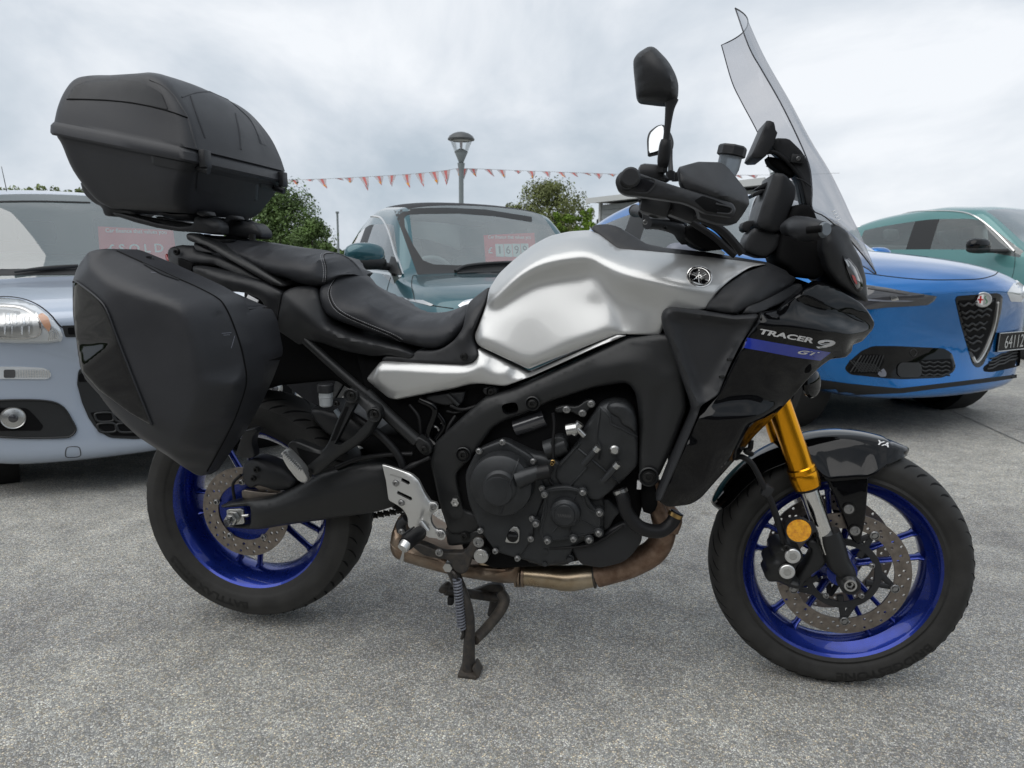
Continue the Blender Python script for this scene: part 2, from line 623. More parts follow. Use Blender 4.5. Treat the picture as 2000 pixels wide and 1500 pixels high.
    for f in ff:
        for i in range(len(f)):
            a, b = f[i], f[(i + 1) % len(f)]
            cnt[(a, b)] = cnt.get((a, b), 0) + 1
    rim = [e_ for e_ in cnt if (e_[1], e_[0]) not in cnt]
    V = [Vector((V2[i][0], yv[i], V2[i][1])) for i in range(len(V2))]
    F = [tuple(f) for f in ff]
    if depth or to is not None:
        back = {}
        for a, b in rim:
            for i in (a, b):
                if i not in back:
                    back[i] = len(V)
                    yb = to if to is not None else yv[i] + depth
                    V.append(Vector((V2[i][0], max(yb, yv[i] + 0.0005), V2[i][1])))
        for a, b in rim:
            F.append((b, a, back[a], back[b]))
        if cap and to != 0.0:
            idx = list(back)
            rb = {i: n for n, i in enumerate(idx)}
            _, _, bf, bo, _, _ = delaunay_2d_cdt([Vector(V2[i]) for i in idx], [(rb[a], rb[b]) for a, b in rim], [], 1, 1e-8)
            inv = {}
            for i, o_ in enumerate(bo):
                if o_: inv[i] = back[idx[o_[0]]]
            bf = drop_holes(np.array([V2[i] for i in idx]), bf, [[b[:2] for b in h] for h in hl])
            for f in bf:
                if all(i in inv for i in f):
                    F.append(tuple(reversed([inv[i] for i in f])))
    if mirror and to == 0.0:
        k = len(V)
        V2_ = [Vector((v.x, -v.y, v.z)) for v in V]
        F2 = [tuple(i + k for i in reversed(f)) for f in F]
        V, F = V + V2_, F + F2
    # drop loose verts
    used = sorted({i for f in F for i in f})
    mp_ = {i: n for n, i in enumerate(used)}
    V = [V[i] for i in used]
    F = [tuple(mp_[i] for i in f) for f in F]
    o = recalc(mk(name, V, F, m, parent, smooth=sharp, label=label))
    if mirror and to != 0.0:
        me = o.data.copy()
        for v in me.vertices:
            v.co.y = -v.co.y
        me.flip_normals()
        link(bpy.data.objects.new(name, me), parent)
    return o
def bvh_of(*objs):
    V, F = [], []
    for o in objs:
        k = len(V)
        mw = o.matrix_world
        V += [mw @ v.co for v in o.data.vertices]
        F += [tuple(i + k for i in p.vertices) for p in o.data.polygons]
    return BVHTree.FromPolygons(V, F)
def hit(bvh, px, py, off=0.0, near=None):
    d = ray(px, py)
    d = d.normalized()
    loc, nor, _, dist = bvh.ray_cast(CAM, d)
    if loc is None:
        if near is None: return None
        return CAM + d * near
    return loc - d * off
def decal(name, bvh, outline, m, parent, off=0.002, thick=0.0, res=6.0, rnd=3, holes=(), smooth=50, bulge=0.0, label=None):
    "a thin piece lying on a built surface: outline in picture pixels, draped on bvh"
    ol = fillet([tuple(p[:2]) + (0.0,) + tuple(p[2:3]) for p in outline], rnd)
    bd = resample([np.array(p[:2]) for p in ol], res)
    arr = np.array(bd)
    hl = [resample([np.array(p[:2]) for p in fillet([tuple(p[:2]) + (0.0,) for p in h], rnd)], res) for h in holes]
    lo, hi = arr.min(0), arr.max(0)
    gx, gy = np.meshgrid(np.arange(lo[0], hi[0], res), np.arange(lo[1], hi[1], res))
    q = np.stack([gx.ravel(), gy.ravel()], 1)
    q = q[inside(bd, q)]
    if len(q): q = q[edge_dist(bd, q) > 0.5 * res]
    for h in hl:
        if len(q): q = q[~inside(h, q)]
        if len(q): q = q[edge_dist(h, q) > 0.4 * res]
    pts = np.concatenate([arr] + [np.array(h) for h in hl] + ([q] if len(q) else []))
    ed = [(i, (i + 1) % len(arr)) for i in range(len(arr))]
    s0 = len(arr)
    for h in hl:
        ed += [(s0 + i, s0 + (i + 1) % len(h)) for i in range(len(h))]
        s0 += len(h)
    fv, _, ff, _, _, _ = delaunay_2d_cdt([Vector(p) for p in pts], ed, [], 1, 1e-5)
    pv = np.array([[v.x, v.y] for v in fv])
    ff = drop_holes(pv, ff, hl)
    dep = []
    for p in pv:
        d = ray(*p).normalized()
        loc, _, _, dist = bvh.ray_cast(CAM, d)
        dep.append(dist if loc is not None else np.nan)
    dep = np.array(dep, float)
    good = ~np.isnan(dep)
    if not good.any():
        return None
    ff = [f for f in ff if any(good[i] for i in f)]
    for i in np.where(~good)[0]:
        j = np.where(good)[0]
        k = j[np.argmin(((pv[j] - pv[i]) ** 2).sum(1))]
        dep[i] = dep[k]
    if bulge:
        dd = edge_dist(bd, pv)
        dep = dep - bulge * np.sqrt(np.clip(dd / max(dd.max(), 1e-6), 0, 1))
    V = [CAM + ray(*p).normalized() * (dd_ - off) for p, dd_ in zip(pv, dep)]
    F = [tuple(f) for f in ff]
    if thick:
        cnt = set()
        for f in ff:
            for i in range(len(f)):
                cnt.add((f[i], f[(i + 1) % len(f)]))
        rim = [e_ for e_ in cnt if (e_[1], e_[0]) not in cnt]
        back = {}
        for a, b in rim:
            for i in (a, b):
                if i not in back:
                    back[i] = len(V)
                    V.append(V[i] + (V[i] - CAM).normalized() * thick)
        F += [(b, a, back[a], back[b]) for a, b in rim]
    used = sorted({i for f in F for i in f})
    mp_ = {i: n for n, i in enumerate(used)}
    V = [V[i] for i in used]
    F = [tuple(mp_[i] for i in f) for f in F]
    return recalc(mk(name, V, F, m, parent, smooth=smooth, label=label))
def line_decal(name, bvh, pts, w, m, parent, off=0.001, closed=False, n=5, sub=5, near=None):
    "a thin seam, bead or stitch line lying on a built surface"
    path = catmull([Vector((p[0], p[1], 0)) for p in pts], sub, closed)
    pp = [hit(bvh, p.x, p.y, off, near) for p in path]
    pp = [p for p in pp if p is not None]
    if len(pp) < 2: return None
    if closed: pp.append(pp[0])
    return recalc(mk(name, *g_tube(pp, w, n=n, straight=True), m, parent, smooth=60))
def text_geo(s, shear=0.0, bold=0.0):
    cu = bpy.data.curves.new('text', 'FONT')
    cu.body = s
    cu.size = 1
    cu.offset = bold
    cu.shear = shear
    cu.resolution_u = 3
    o = bpy.data.objects.new('text', cu)
    COL.objects.link(o)
    dg = bpy.context.evaluated_depsgraph_get()
    me = bpy.data.meshes.new_from_object(o.evaluated_get(dg))
    V = [(v.co.x, v.co.y) for v in me.vertices]
    F = [tuple(p.vertices) for p in me.polygons]
    bpy.data.objects.remove(o)
    bpy.data.curves.remove(cu)
    bpy.data.meshes.remove(me)
    return V, F
def text_on(name, s, fn, m, parent, shear=0.0, bold=0.0, fit=None):
    "text mapped by fn(u,v) -> world; u in 0..1 along the word, v in 0..1 over the capital height"
    V, F = text_geo(s, shear, bold)
    x0, x1 = min(v[0] for v in V), max(v[0] for v in V)
    h = 0.70
    W = [fn((v[0] - x0) / (x1 - x0), v[1] / h) for v in V]
    if any(w is None for w in W):
        ok = [w for w in W if w is not None]
        if not ok: return None
        W = [w if w is not None else ok[0] for w in W]
    return mk(name, W, F, m, parent, smooth=0)
def quad_map(bvh, p0, p1, up, off=0.001, near=None):
    "baseline p0->p1 in pixels, `up` the pixel vector of the capital height"
    def fn(u, v):
        return hit(bvh, p0[0] + (p1[0] - p0[0]) * u + up[0] * v, p0[1] + (p1[1] - p0[1]) * u + up[1] * v, off, near)
    return fn
# shared bolt meshes
_bolts = {}
def bolt(px, py, y, parent, r=0.0065, m='bolt_steel', h=0.006, name='bolt', at=None, axis=None):
    key = (m, round(r, 4), round(h, 4))
    if key not in _bolts:
        V1, F1 = g_lathe([(r * 1.25, 0), (r * 1.25, -h * 0.25), (r, -h * 0.3), (r, -h * 0.9), (r * 0.88, -h), (r * 0.56, -h)], (0, 0, 0), (0, 1, 0), 16, cap=False)
        V2, F2 = g_lathe([(r * 0.56, -h), (r * 0.5, -h * 0.35), (0, -h * 0.3)], (0, 0, 0), (0, 1, 0), 6, cap=False)
        me = bpy.data.meshes.new('bolt')
        V, F = join([(V1, F1), (V2, F2)])
        me.from_pydata([tuple(v) for v in V], [], F)
        me.materials.append(MATS[m])
        me.polygons.foreach_set('use_smooth', [True] * len(me.polygons))
        me.set_sharp_from_angle(angle=R_(35))
        bm = bmesh.new(); bm.from_mesh(me); bmesh.ops.recalc_face_normals(bm, faces=bm.faces); bm.to_mesh(me); bm.free()
        _bolts[key] = me
    o = bpy.data.objects.new(name, _bolts[key])
    link(o, parent)
    w = Vector(at) if at is not None else P(px, py, y)
    mt = Matrix.Translation(w)
    if axis is not None:
        mt = mt @ (-Vector(axis)).to_track_quat('Y', 'Z').to_matrix().to_4x4()
    o.matrix_basis = mt
    return o
# ================================================================== motorcycle
bike = empty('motorcycle', (0.75, 0, 0), 'silver and black touring motorcycle with blue wheels, panniers and top case on its centre stand', 'motorcycle')
RC, FC = Vector((0, 0, 0.341)), Vector((1.503, 0, 0.297))
AX = (0, 1, 0)

def ring_pt(c, r, a, y):
    return Vector((c.x + r * math.cos(a), c.y + y, c.z + r * math.sin(a)))

def make_wheel(c, R0, w, rw, spoke_a, front):
    hw = rw / 2
    rimp = [(.2310, -hw), (.2335, -hw + .0015), (.2335, -hw + .004), (.226, -hw + .010), (.214, -hw + .014), (.212, -hw + .03), (.198, -hw * .35), (.198, hw * .35), (.212, hw - .03), (.214, hw - .014), (.226, hw - .01),
            (.2335, hw - .004), (.2335, hw - .0015), (.2310, hw), (.2285, hw), (.225, hw - .004), (.2185, hw - .007), (.216, hw - .010), (.209, hw - .020), (.194, hw * .45), (.1885, hw * .2), (.1885, -hw * .2), (.194, -hw * .45), (.209, -hw + .020), (.216, -hw + .010), (.2185, -hw + .007), (.225, -hw + .004), (.2285, -hw), (.2310, -hw)]
    rim = lathe('wheel', rimp, c, AX, 'rim_blue', bike, n=96, smooth=30, cap=False)
    ty = [(.222, -hw + .004), (.2295, -hw - .001), (.236, -w * .44), (.240, -w * .455), (.241, -w * .462), (.2465, -w * .478), (.262, -w * .5), (.270, -w * .495), (R0 - .022, -w * .46), (R0 - .0165, -w * .42), (R0 - .0085, -w * .32), (R0 - .003, -w * .19), (R0 - .0004, -w * .07)]
    prof = ty + [(r, -t) for r, t in reversed(ty)]
    lathe('tyre', prof, c, AX, 'rubber', rim, n=128, smooth=28, cap=False)
    # tread grooves: thin strips sunk lines modelled just above the tread skin
    def skin(y):
        pts = sorted((abs(t), r) for r, t in ty if r > .26)
        ys, rs = [p[0] for p in pts], [p[1] for p in pts]
        return float(np.interp(abs(y), ys, rs))
    gp = []
    n = 26
    for k in range(n):
        a = 2 * math.pi * k / n
        for s in (-1, 1):
            for ln, off in ((1.0, 0), (0.62, math.pi / n)):
                path, ww = [], .0024 if front else .0028
                for j in range(9):
                    u = j / 8
                    yy = s * w * (.46 - (.38 if ln == 1.0 else .22) * u)
                    aa = a + off + s * .04 - (.19 * u ** 1.4) * ln
                    path.append(ring_pt(c, skin(yy) - .0019, aa, yy))
                gp.append(g_tube(path, [ww * (.5 + min(1, 4 * (j / 8) * (1 - j / 8))) * 1.0 for j in range(9)], n=4, straight=True))
    g = mk('tread_groove', *join(gp), 'deep_black', rim, smooth=0)
    g['kind'] = 'stuff'
    # hub
    lathe('hub', [(.022, -hw - .004), (.034, -hw - .004), (.036, -hw + .012), (.044, -.03), (.044, .03), (.036, hw - .012), (.034, hw + .004), (.022, hw + .004)], c, AX, 'rim_blue', rim, n=40)
    for k in range(5):
        a0 = spoke_a + k * 2 * math.pi / 5
        for s in (-1, 1):
            ar = a0 + s * R_(9.5)
            ah = a0 + s * R_(16)
            p0, p1 = ring_pt(c, .04, ah, 0), ring_pt(c, .191, ar, 0)
            path = [p0, p0.lerp(p1, .5), p0.lerp(p1, .93), ring_pt(c, .1935, ar, 0)]
            mk('spoke', *g_tube(path, [.0165, .0125, .0125, .022], n=8, straight=True, flat=.52, up=(-math.sin(ar), 0, math.cos(ar))), 'rim_blue', rim, smooth=50)
    return rim

def disc(parent, c, y, ro, ri, th, nh, rings):
    "drilled brake disc"
    pts, E = [], []
    loops = []
    def loop(cx, cz, r, n, a0=0):
        s0 = len(pts)
        loops.append([(cx + r * math.cos(a0 + 2 * math.pi * i / n), cz + r * math.sin(a0 + 2 * math.pi * i / n)) for i in range(n)])
        for i in range(n):
            a = a0 + 2 * math.pi * i / n
            pts.append(Vector((cx + r * math.cos(a), cz + r * math.sin(a))))
        E.extend((s0 + i, s0 + (i + 1) % n) for i in range(n))
    loop(c.x, c.z, ro, 96)
    loop(c.x, c.z, ri, 72)
    for r, hr, ph in rings:
        for i in range(nh):
            a = 2 * math.pi * (i + ph) / nh
            loop(c.x + r * math.cos(a), c.z + r * math.sin(a), hr, 8)
    v, _, f, _, _, _ = delaunay_2d_cdt(pts, E, [], 1, 1e-7)
    f = drop_holes(np.array([[q.x, q.y] for q in v]), f, loops[1:])
    V = [Vector((q.x, c.y + y - th / 2, q.y)) for q in v]
    F = [tuple(t) for t in f]
    cnt = {(t[i], t[(i + 1) % len(t)]) for t in F for i in range(len(t))}
    k = len(V)
    V2 = V + [Vector((q.x, q.y + th, q.z)) for q in V]
    F2 = F + [tuple(i + k for i in reversed(t)) for t in F] + [(b, a, a + k, b + k) for a, b in cnt if (b, a) not in cnt]
    return recalc(mk('brake_disc', V2, F2, 'disc_steel', parent, smooth=30))

# ---- rear wheel
rw_ = make_wheel(RC, .314, .18, .150, R_(-32), False)
d = disc(rw_, RC, -.082, .1225, .078, .005, 18, [(.112, .0042, 0), (.102, .0042, .5), (.0905, .0042, .2)])
lathe('disc_carrier', [(.02, -.076), (.074, -.076), (.082, -.080), (.082, -.074), (.02, -.07), (.02, -.076)], RC, AX, 'rim_blue', rw_, n=40, cap=False)
for k in range(5):
    a = R_(20 + 72 * k)
    bolt(0, 0, 0, rw_, r=.007, m='bolt_steel', h=.007, at=ring_pt(RC, .083, a, -.0845))
lathe('sprocket', [(.05, .085), (.098, .085), (.105, .088), (.098, .091), (.05, .091)], RC, AX, 'steel', rw_, n=60)
# ---- front wheel
fw_ = make_wheel(FC, .299, .12, .110, R_(19), True)
for s in (-1, 1):
    disc(fw_, FC, s * .064, .149, .112, .005, 22, [(.142, .0036, 0), (.132, .0036, .5), (.1225, .0036, .2)])
    sp = []
    for k in range(5):
        a = R_(-12 + 72 * k)
        p0, p1 = ring_pt(FC, .055, a - .12, s * .062), ring_pt(FC, .116, a, s * .062)
        sp.append(g_tube([p0, p1], [.008, .0065], n=8, straight=True, flat=.5, up=AX))
        p0 = ring_pt(FC, .080, a + .30, s * .062)
        sp.append(g_tube([p0, p1], [.008, .0065], n=8, straight=True, flat=.5, up=AX))
    rg = g_lathe([(.070, s * .060), (.085, s * .060), (.085, s * .066), (.070, s * .066), (.070, s * .060)], FC, AX, 48, cap=False)
    recalc(mk('disc_carrier', *join(sp + [rg]), 'matte_black', fw_, smooth=40))
    if s < 0:
        for k in range(5):
            a = R_(-12 + 72 * k)
            q = ring_pt(FC, .1165, a, -.0665)
            lathe('disc_button', [(.0, -.006), (.005, -.006), (.0055, -.003), (.0075, -.003), (.0085, -.006), (.0105, -.005), (.0105, .006), (0, .006)], q, AX, 'bolt_steel', fw_, n=20)
            bolt(0, 0, 0, fw_, r=.0055, h=.007, at=ring_pt(FC, .066, a + R_(36), -.066))
# sidewall lettering, raised rubber
def side_text(s, c, r, a_mid, span, h, y, par):
    def fn(u, v):
        a = a_mid + span * (.5 - u)
        rr = r + v * h
        return ring_pt(c, rr, a, y)
    text_on('lettering', s, fn, 'tyre_print', par, bold=.02)
side_text('BATTLAX BT023', RC, .256, R_(241), R_(56), .019, -.0903, rw_)
side_text('BRIDGESTONE', FC, .256, R_(-63), R_(50), .018, -.0603, fw_)

# ---- frame, engine block -------------------------------------------------
frame = patch('frame', [(1290, 655, -.205, 4), (1225, 661, -.175), (1120, 709, -.165), (1010, 757, -.155, 14), (945, 777, -.15), (905, 812, -.148), (870, 845, -.145), (848, 866, -.142, 8), (838, 905, -.14), (845, 935, -.138), (856, 985, -.136), (868, 1020, -.135), (876, 1046, -.135, 10), (925, 1046, -.135, 10), (946, 1028, -.137), (930, 1004, -.14, 10),
    (905, 998, -.142), (893, 950, -.145), (890, 925, -.147, 12), (912, 905, -.15, 14), (934, 876, -.155), (960, 838, -.16), (985, 822, -.162, 12), (1020, 810, -.165), (1080, 783, -.168), (1160, 758, -.175), (1225, 748, -.185, 18), (1241, 768, -.19, 10), (1246, 800, -.192), (1248, 860, -.195), (1248, 930, -.198, 10), (1262, 948, -.2, 12), (1286, 936, -.205, 12), (1312, 880, -.21), (1342, 800, -.215), (1336, 730, -.215), (1322, 655, -.212)],
    'frame_black', bike, lines=[[(900, 850, -.158), (960, 800, -.166), (1030, 772, -.17), (1150, 735, -.178)], [(868, 875, -.150), (893, 893, -.152)], [(1180, 725, -.188), (1260, 712, -.205), (1310, 740, -.222)], [(1273, 762, -.212), (1262, 830, -.212), (1264, 910, -.21)], [(1285, 770, -.198), (1278, 830, -.198), (1273, 895, -.20)], [(1310, 790, -.218), (1300, 850, -.216), (1284, 905, -.213)]],
    holes=[fillet([(978, 790, -.165), (1010, 784, -.165), (1014, 806, -.165), (984, 812, -.165)], 14)], smooth=5, roll=.009, depth=.045, rnd=8, mirror=True, res=.009)
fb = bvh_of(frame)
eng = patch('engine', [(905, 820, -.13), (1050, 770, -.13), (1230, 740, -.13), (1262, 800, -.13), (1262, 960, -.13), (1235, 1080, -.13), (1080, 1110, -.13), (960, 1115, -.13), (905, 1090, -.13), (880, 1000, -.13), (870, 900, -.13)], 'deep_black', bike, roll=.02, res=.02, to=0.0, mirror=True)
# gearbox side wall and sump
patch('crankcase', K('a5', [(170, 985, -.165), (210, 1090, -.165), (265, 1190, -.165), (390, 1240, -.165), (470, 1260, -.16), (540, 1290, -.16), (690, 1260, -.16), (720, 1170, -.16), (900, 1080, -.16), (900, 860, -.165), (600, 640, -.165), (480, 620, -.165), (310, 540, -.165), (150, 600, -.165), (90, 780, -.165)]), 'engine_black', bike, roll=.012, depth=.04, res=.015)
# cylinder block and head, tilted forward
cyl = patch('cylinder_head', K('a5', [(868, 345, -.195), (900, 325, -.195), (960, 312, -.2), (1030, 325, -.2), (1075, 370, -.2), (1092, 420, -.2), (1098, 560, -.2), (1098, 690, -.195), (1000, 790, -.185), (870, 900, -.175), (820, 895, -.175), (660, 830, -.17), (610, 760, -.17), (620, 690, -.17), (740, 570, -.18), (790, 460, -.188)]),
    'engine_black', bike, lines=[K('a5', [(770, 590, -.186), (880, 690, -.19), (980, 780, -.188)]), K('a5', [(740, 600, -.178), (850, 710, -.18), (960, 800, -.178)]), K('a5', [(875, 350, -.2), (860, 560, -.196), (890, 610, -.196)]), K('a5', [(900, 380, -.208), (1000, 470, -.21), (1080, 520, -.208)])], smooth=2, roll=.007, depth=.05, rnd=5, res=.008)
cb = bvh_of(cyl)
hd = patch('cam_cover', K('a5', [(905, 345, -.212), (955, 316, -.212), (1030, 326, -.214), (1075, 372, -.214), (1090, 425, -.214), (1092, 510, -.212), (1040, 470, -.212), (1000, 455, -.212), (985, 410, -.212), (950, 400, -.212)]), 'engine_black', bike, roll=.008, depth=.014, rnd=6, lines=[K('a5', [(960, 350, -.218), (1030, 370, -.22), (1060, 440, -.219)])])
for pts in ([(865, 330), (935, 400), (940, 440), (1000, 470), (1092, 520)], [(750, 590), (835, 660), (990, 790)], [(880, 350), (858, 520), (880, 590), (870, 650)], [(640, 690), (760, 560)], [(690, 820), (800, 700)]):
    line_decal('casting_rib', cb, K('a5', pts), .0028, 'engine_black', bike)
def cyl_px(name, pxy0, y0, pxy1, y1, r, m, parent=bike, n=16, flat=None, cap=True, r1=None):
    return recalc(mk(name, *g_tube([P(*pxy0, y0), P(*pxy1, y1)], [r, r1 or r], n=n, straight=True), m, parent, smooth=50))
for (u0, v0, u1, v1) in ((862, 585, 780, 680), (978, 682, 893, 780)):
    cyl_px('coolant_stub', k1('a5', u0, v0), -.212, k1('a5', u1, v1), -.203, .0075, 'engine_black')
    cyl_px('stub_plug', k1('a5', u0 + 6, v0 - 7), -.2125, k1('a5', u0 - 14, v0 + 16), -.211, .0081, 'steel')
lathe('timing_plug', [(0, -.012), (.0075, -.012), (.0105, -.009), (.0115, 0)], P(*k1('a5', 962, 592), -.195), AX, 'steel', bike, n=24)
lathe('timing_plug_boss', [(.0115, -.006), (.0145, -.005), (.0155, .004)], P(*k1('a5', 962, 592), -.195), AX, 'engine_black', bike, n=24, cap=False)
cyl_px('chain_tensioner', k1('a5', 680, 480), -.2, k1('a5', 740, 470), -.2, .013, 'steel')
cyl_px('chain_tensioner', k1('a5', 715, 500), -.2, k1('a5', 760, 440), -.2, .010, 'steel')
cyl_px('tensioner_bolt', k1('a5', 740, 470), -.205, k1('a5', 785, 515), -.205, .006, 'steel')
# clutch cover
CC = P(*k1('a5', 300, 795), -.19)
clutch = lathe('clutch_cover', [(.018, -.032), (.034, -.032), (.0365, -.0305), (.040, -.026), (.064, -.0205), (.071, -.016), (.0735, -.008), (.0745, .012), (.0745, .03)], CC, AX, 'engine_black', bike, n=64, smooth=25)
lathe('clutch_cap', [(.0, -.0345), (.030, -.0345), (.0335, -.0335), (.0355, -.0295)], CC + Vector((-.003, 0, -.008)), AX, 'engine_black', bike, n=48)
patch('clutch_flange', K('a5', [(155, 595, -.172), (310, 535, -.172), (490, 640, -.172), (545, 800, -.172), (560, 860, -.17), (500, 1000, -.17), (480, 1120, -.17), (400, 1240, -.17), (260, 1195, -.17), (170, 1070, -.17), (100, 900, -.172), (80, 740, -.172)]), 'engine_black', bike, roll=.006, depth=.03, rnd=14)
cyl_px('pump_housing', k1('a5', 395, 770), -.205, k1('a5', 520, 725), -.206, .022, 'engine_black', r1=.0155)
cyl_px('pump_neck', k1('a5', 500, 735), -.207, k1('a5', 575, 720), -.2, .0165, 'hose_rubber')
line_decal('casting_rib', bvh_of(clutch), K('a5', [(400, 650), (350, 790), (300, 940), (285, 1010)]), .0025, 'engine_black', bike)
lathe('oil_filler_plug', [(0, -.010), (.012, -.010), (.0135, -.008), (.0135, .004)], P(*k1('a5', 366, 1098), -.175), AX, 'gloss_black', bike, n=28)
box('plug_grip', P(*k1('a5', 366, 1098), -.187), (.021, .008, .004), 'matte_black', bike, bev=.001)
patch('oil_plug_plate', K('a5', [(315, 1140, -.176), (345, 1065, -.176), (375, 1040, -.176), (405, 1060, -.176), (400, 1145, -.176)]), 'steel', bike, roll=.001, depth=.004, rnd=6)
# crank cover
crk = patch('crank_cover', K('a5', [(548, 830, -.185), (600, 815, -.185), (690, 810, -.185), (785, 838, -.185), (830, 930, -.184), (885, 975, -.184), (880, 1075, -.182), (800, 1105, -.182), (700, 1125, -.182), (560, 1140, -.183), (520, 1100, -.184), (520, 1030, -.184), (540, 960, -.185)]), 'engine_black', bike, roll=.005, depth=.03, rnd=12,
    lines=[K('a5', [(575, 870, -.178), (690, 850, -.178), (770, 880, -.178), (850, 985, -.177), (840, 1060, -.177), (700, 1095, -.177), (570, 1105, -.178), (550, 1030, -.178), (575, 870, -.178)])], smooth=1, res=.006)
ckb = bvh_of(crk)
for pts in ([(560, 850), (600, 835), (690, 828), (765, 850), (800, 930), (868, 985), (862, 1065), (790, 1088), (700, 1105), (568, 1122), (536, 1090), (538, 1030), (560, 960)],):
    line_decal('cover_rib', ckb, K('a5', pts), .0022, 'engine_black', bike, closed=True)
for a, b in (((735, 860), (715, 900)), ((600, 1075), (630, 1040)), ((705, 1100), (700, 1060)), ((860, 1060), (770, 1010))):
    line_decal('cover_rib', ckb, K('a5', [a, ((a[0] + b[0]) / 2, (a[1] + b[1]) / 2), b]), .002, 'engine_black', bike)
KC = P(*k1('a5', 672, 965), -.185)
boss = lathe('crank_boss', [(.0, -.0185), (.0225, -.0185), (.0235, -.0175), (.0245, -.0150), (.0275, -.0145), (.034, -.008), (.0355, 0), (.0355, .006)], KC, AX, 'engine_black', bike, n=56, smooth=25)
text_on('lettering', 'YAMAHA', lambda u, v: KC + Vector((-.0165 + .033 * u, -.0189, -.004 + .0075 * v)), 'print_grey', bike, bold=.03)
for u, v in ((305, 550), (168, 602), (485, 662)):
    bolt(*k1('a5', u, v), -.177, bike, r=.0062, h=.008)
for u, v in ((535, 820), (478, 998), (470, 1117), (393, 1230), (263, 1187), (175, 1068)):
    bolt(*k1('a5', u, v), -.176, bike, r=.0058, h=.008)
for u, v in ((550, 858), (775, 845), (873, 967), (868, 1083), (812, 1123), (720, 1118), (568, 1130), (500, 1030)):
    bolt(*k1('a5', u, v), -.187, bike, r=.0058, h=.008)
    lathe('bolt_boss', [(.0095, -.001), (.011, 0), (.0115, .02)], P(*k1('a5', u, v), -.186), AX, 'engine_black', bike, n=20)
# sump
patch('oil_pan', K('a5', [(440, 1190, -.15), (560, 1160, -.15), (690, 1170, -.15), (720, 1240, -.14), (690, 1275, -.13), (560, 1280, -.13), (440, 1260, -.14)]), 'engine_black', bike, roll=.008, depth=.05, rnd=8)
for u, v in ((560, 1180), (555, 1255), (700, 1230)):
    lathe('sump_bolt', [(0, -.012), (.006, -.012), (.007, -.004), (.0095, -.003), (.0095, .01)], P(*k1('a5', u, v), -.152), AX, 'engine_black', bike, n=14)
# engine mount bracket behind the spar
patch('engine_mount', K('a5', [(600, 355, -.16), (660, 335, -.16), (740, 345, -.16), (800, 300, -.16), (845, 310, -.16), (840, 345, -.16), (800, 370, -.16), (790, 405, -.16), (750, 400, -.16), (700, 370, -.16), (620, 385, -.16)]), 'frame_black', bike, roll=.004, depth=.012, rnd=6)
for u, v in ((680, 358), (773, 380), (825, 325)):
    bolt(*k1('a5', u, v), -.162, bike, r=.007, h=.007)
cyl_px('air_hose', k1('a5', 380, 465), -.125, k1('a5', 555, 405), -.125, .022, 'lens_dark')
cyl_px('throttle_body', k1('a5', 560, 600), -.15, k1('a5', 680, 560), -.15, .024, 'engine_black')
lathe('throttle_cap', [(0, -.02), (.018, -.02), (.021, -.016), (.021, .02)], P(*k1('a5', 640, 560), -.15), AX, 'engine_black', bike, n=24)
bolt(*k1('a5', 600, 665), -.178, bike, r=.0045, m='copper_clip', h=.02, name='sensor_pin')
tube('sensor_cable', [P(*k1('a5', p[0], p[1]), -.175) for p in ((600, 380), (608, 450), (600, 560), (602, 650))], .0035, 'hose_rubber', bike)
tube('sensor_cable', [P(*k1('a5', p[0], p[1]), -.17) for p in ((600, 700), (575, 760), (600, 800))], .003, 'hose_rubber', bike)
# frame bolts
for px, py, y, r in ((1040, 788, -.176, .0085), (905, 888, -.158, .0095), (1267, 931, -.212, .011), (960, 765, -.14, .0065)):
    lathe('bolt_recess', [(r * 2.0, -.002), (r * 1.75, -.0035), (r * 1.55, .002), (r * 1.2, .004)], P(px, py, y), AX, 'frame_black', bike, n=28, cap=False)
    bolt(px, py, y, bike, r=r, m='black_bolt', h=.007)
lathe('pivot_nut', [(.0045, -.004), (.0055, -.008), (.010, -.008), (.0115, -.006), (.0115, .004)], P(*k1('a5', 30, 900), -.143), AX, 'steel', bike, n=6)
decal('pivot_slot', fb, K('a5', [(0, 860, 10), (45, 855, 10), (75, 960, 20), (60, 1000, 20), (10, 1000, 20), (-15, 960)]), 'frame_black', bike, off=.004, thick=.008)

# ---- swingarm ------------------------------------------------------------
swing = patch('swingarm', K('a3', [(497, 800, -.118, 2), (560, 780, -.122), (700, 762, -.126), (830, 742, -.13), (1000, 662, -.138), (1130, 592, -.142), (1330, 535, -.146), (1440, 520, -.146), (1530, 528, -.145), (1640, 600, -.13), (1660, 700, -.13), (1600, 800, -.14), (1480, 838, -.142), (1200, 880, -.135), (900, 922, -.13), (760, 946, -.126), (700, 946, -.124), (518, 932, -.118, 2), (532, 915, -.118, 2), (690, 915, -.126, 3), (690, 800, -.127, 3), (520, 812, -.118, 2)]),
    'frame_black', bike, lines=[K('a3', [(710, 850, -.142), (800, 830, -.15), (1000, 790, -.158), (1300, 700, -.165), (1500, 640, -.16)])], smooth=6, roll=.012, depth=.055, rnd=12, mirror=True, res=.009)
patch('axle_plate', K('a3', [(548, 815, -.122), (652, 810, -.122), (662, 905, -.122), (560, 912, -.122)]), 'steel', bike, roll=.001, depth=.006, rnd=2)
AXR = P(*k1('a3', 590, 868), -.13)
lathe('axle_nut', [(.008, -.020), (.0085, -.024), (.012, -.024), (.0125, -.012), (.0165, -.011), (.0175, -.002), (.0175, .006)], AXR, AX, 'steel', bike, n=6)
lathe('axle_shaft', [(.0, -.027), (.0075, -.030), (.0095, -.028), (.0095, 0)], AXR, AX, 'lens_dark', bike, n=24)
cyl_px('adjuster_bolt', k1('a3', 650, 855), -.122, k1('a3', 690, 850), -.122, .004, 'steel', n=8)
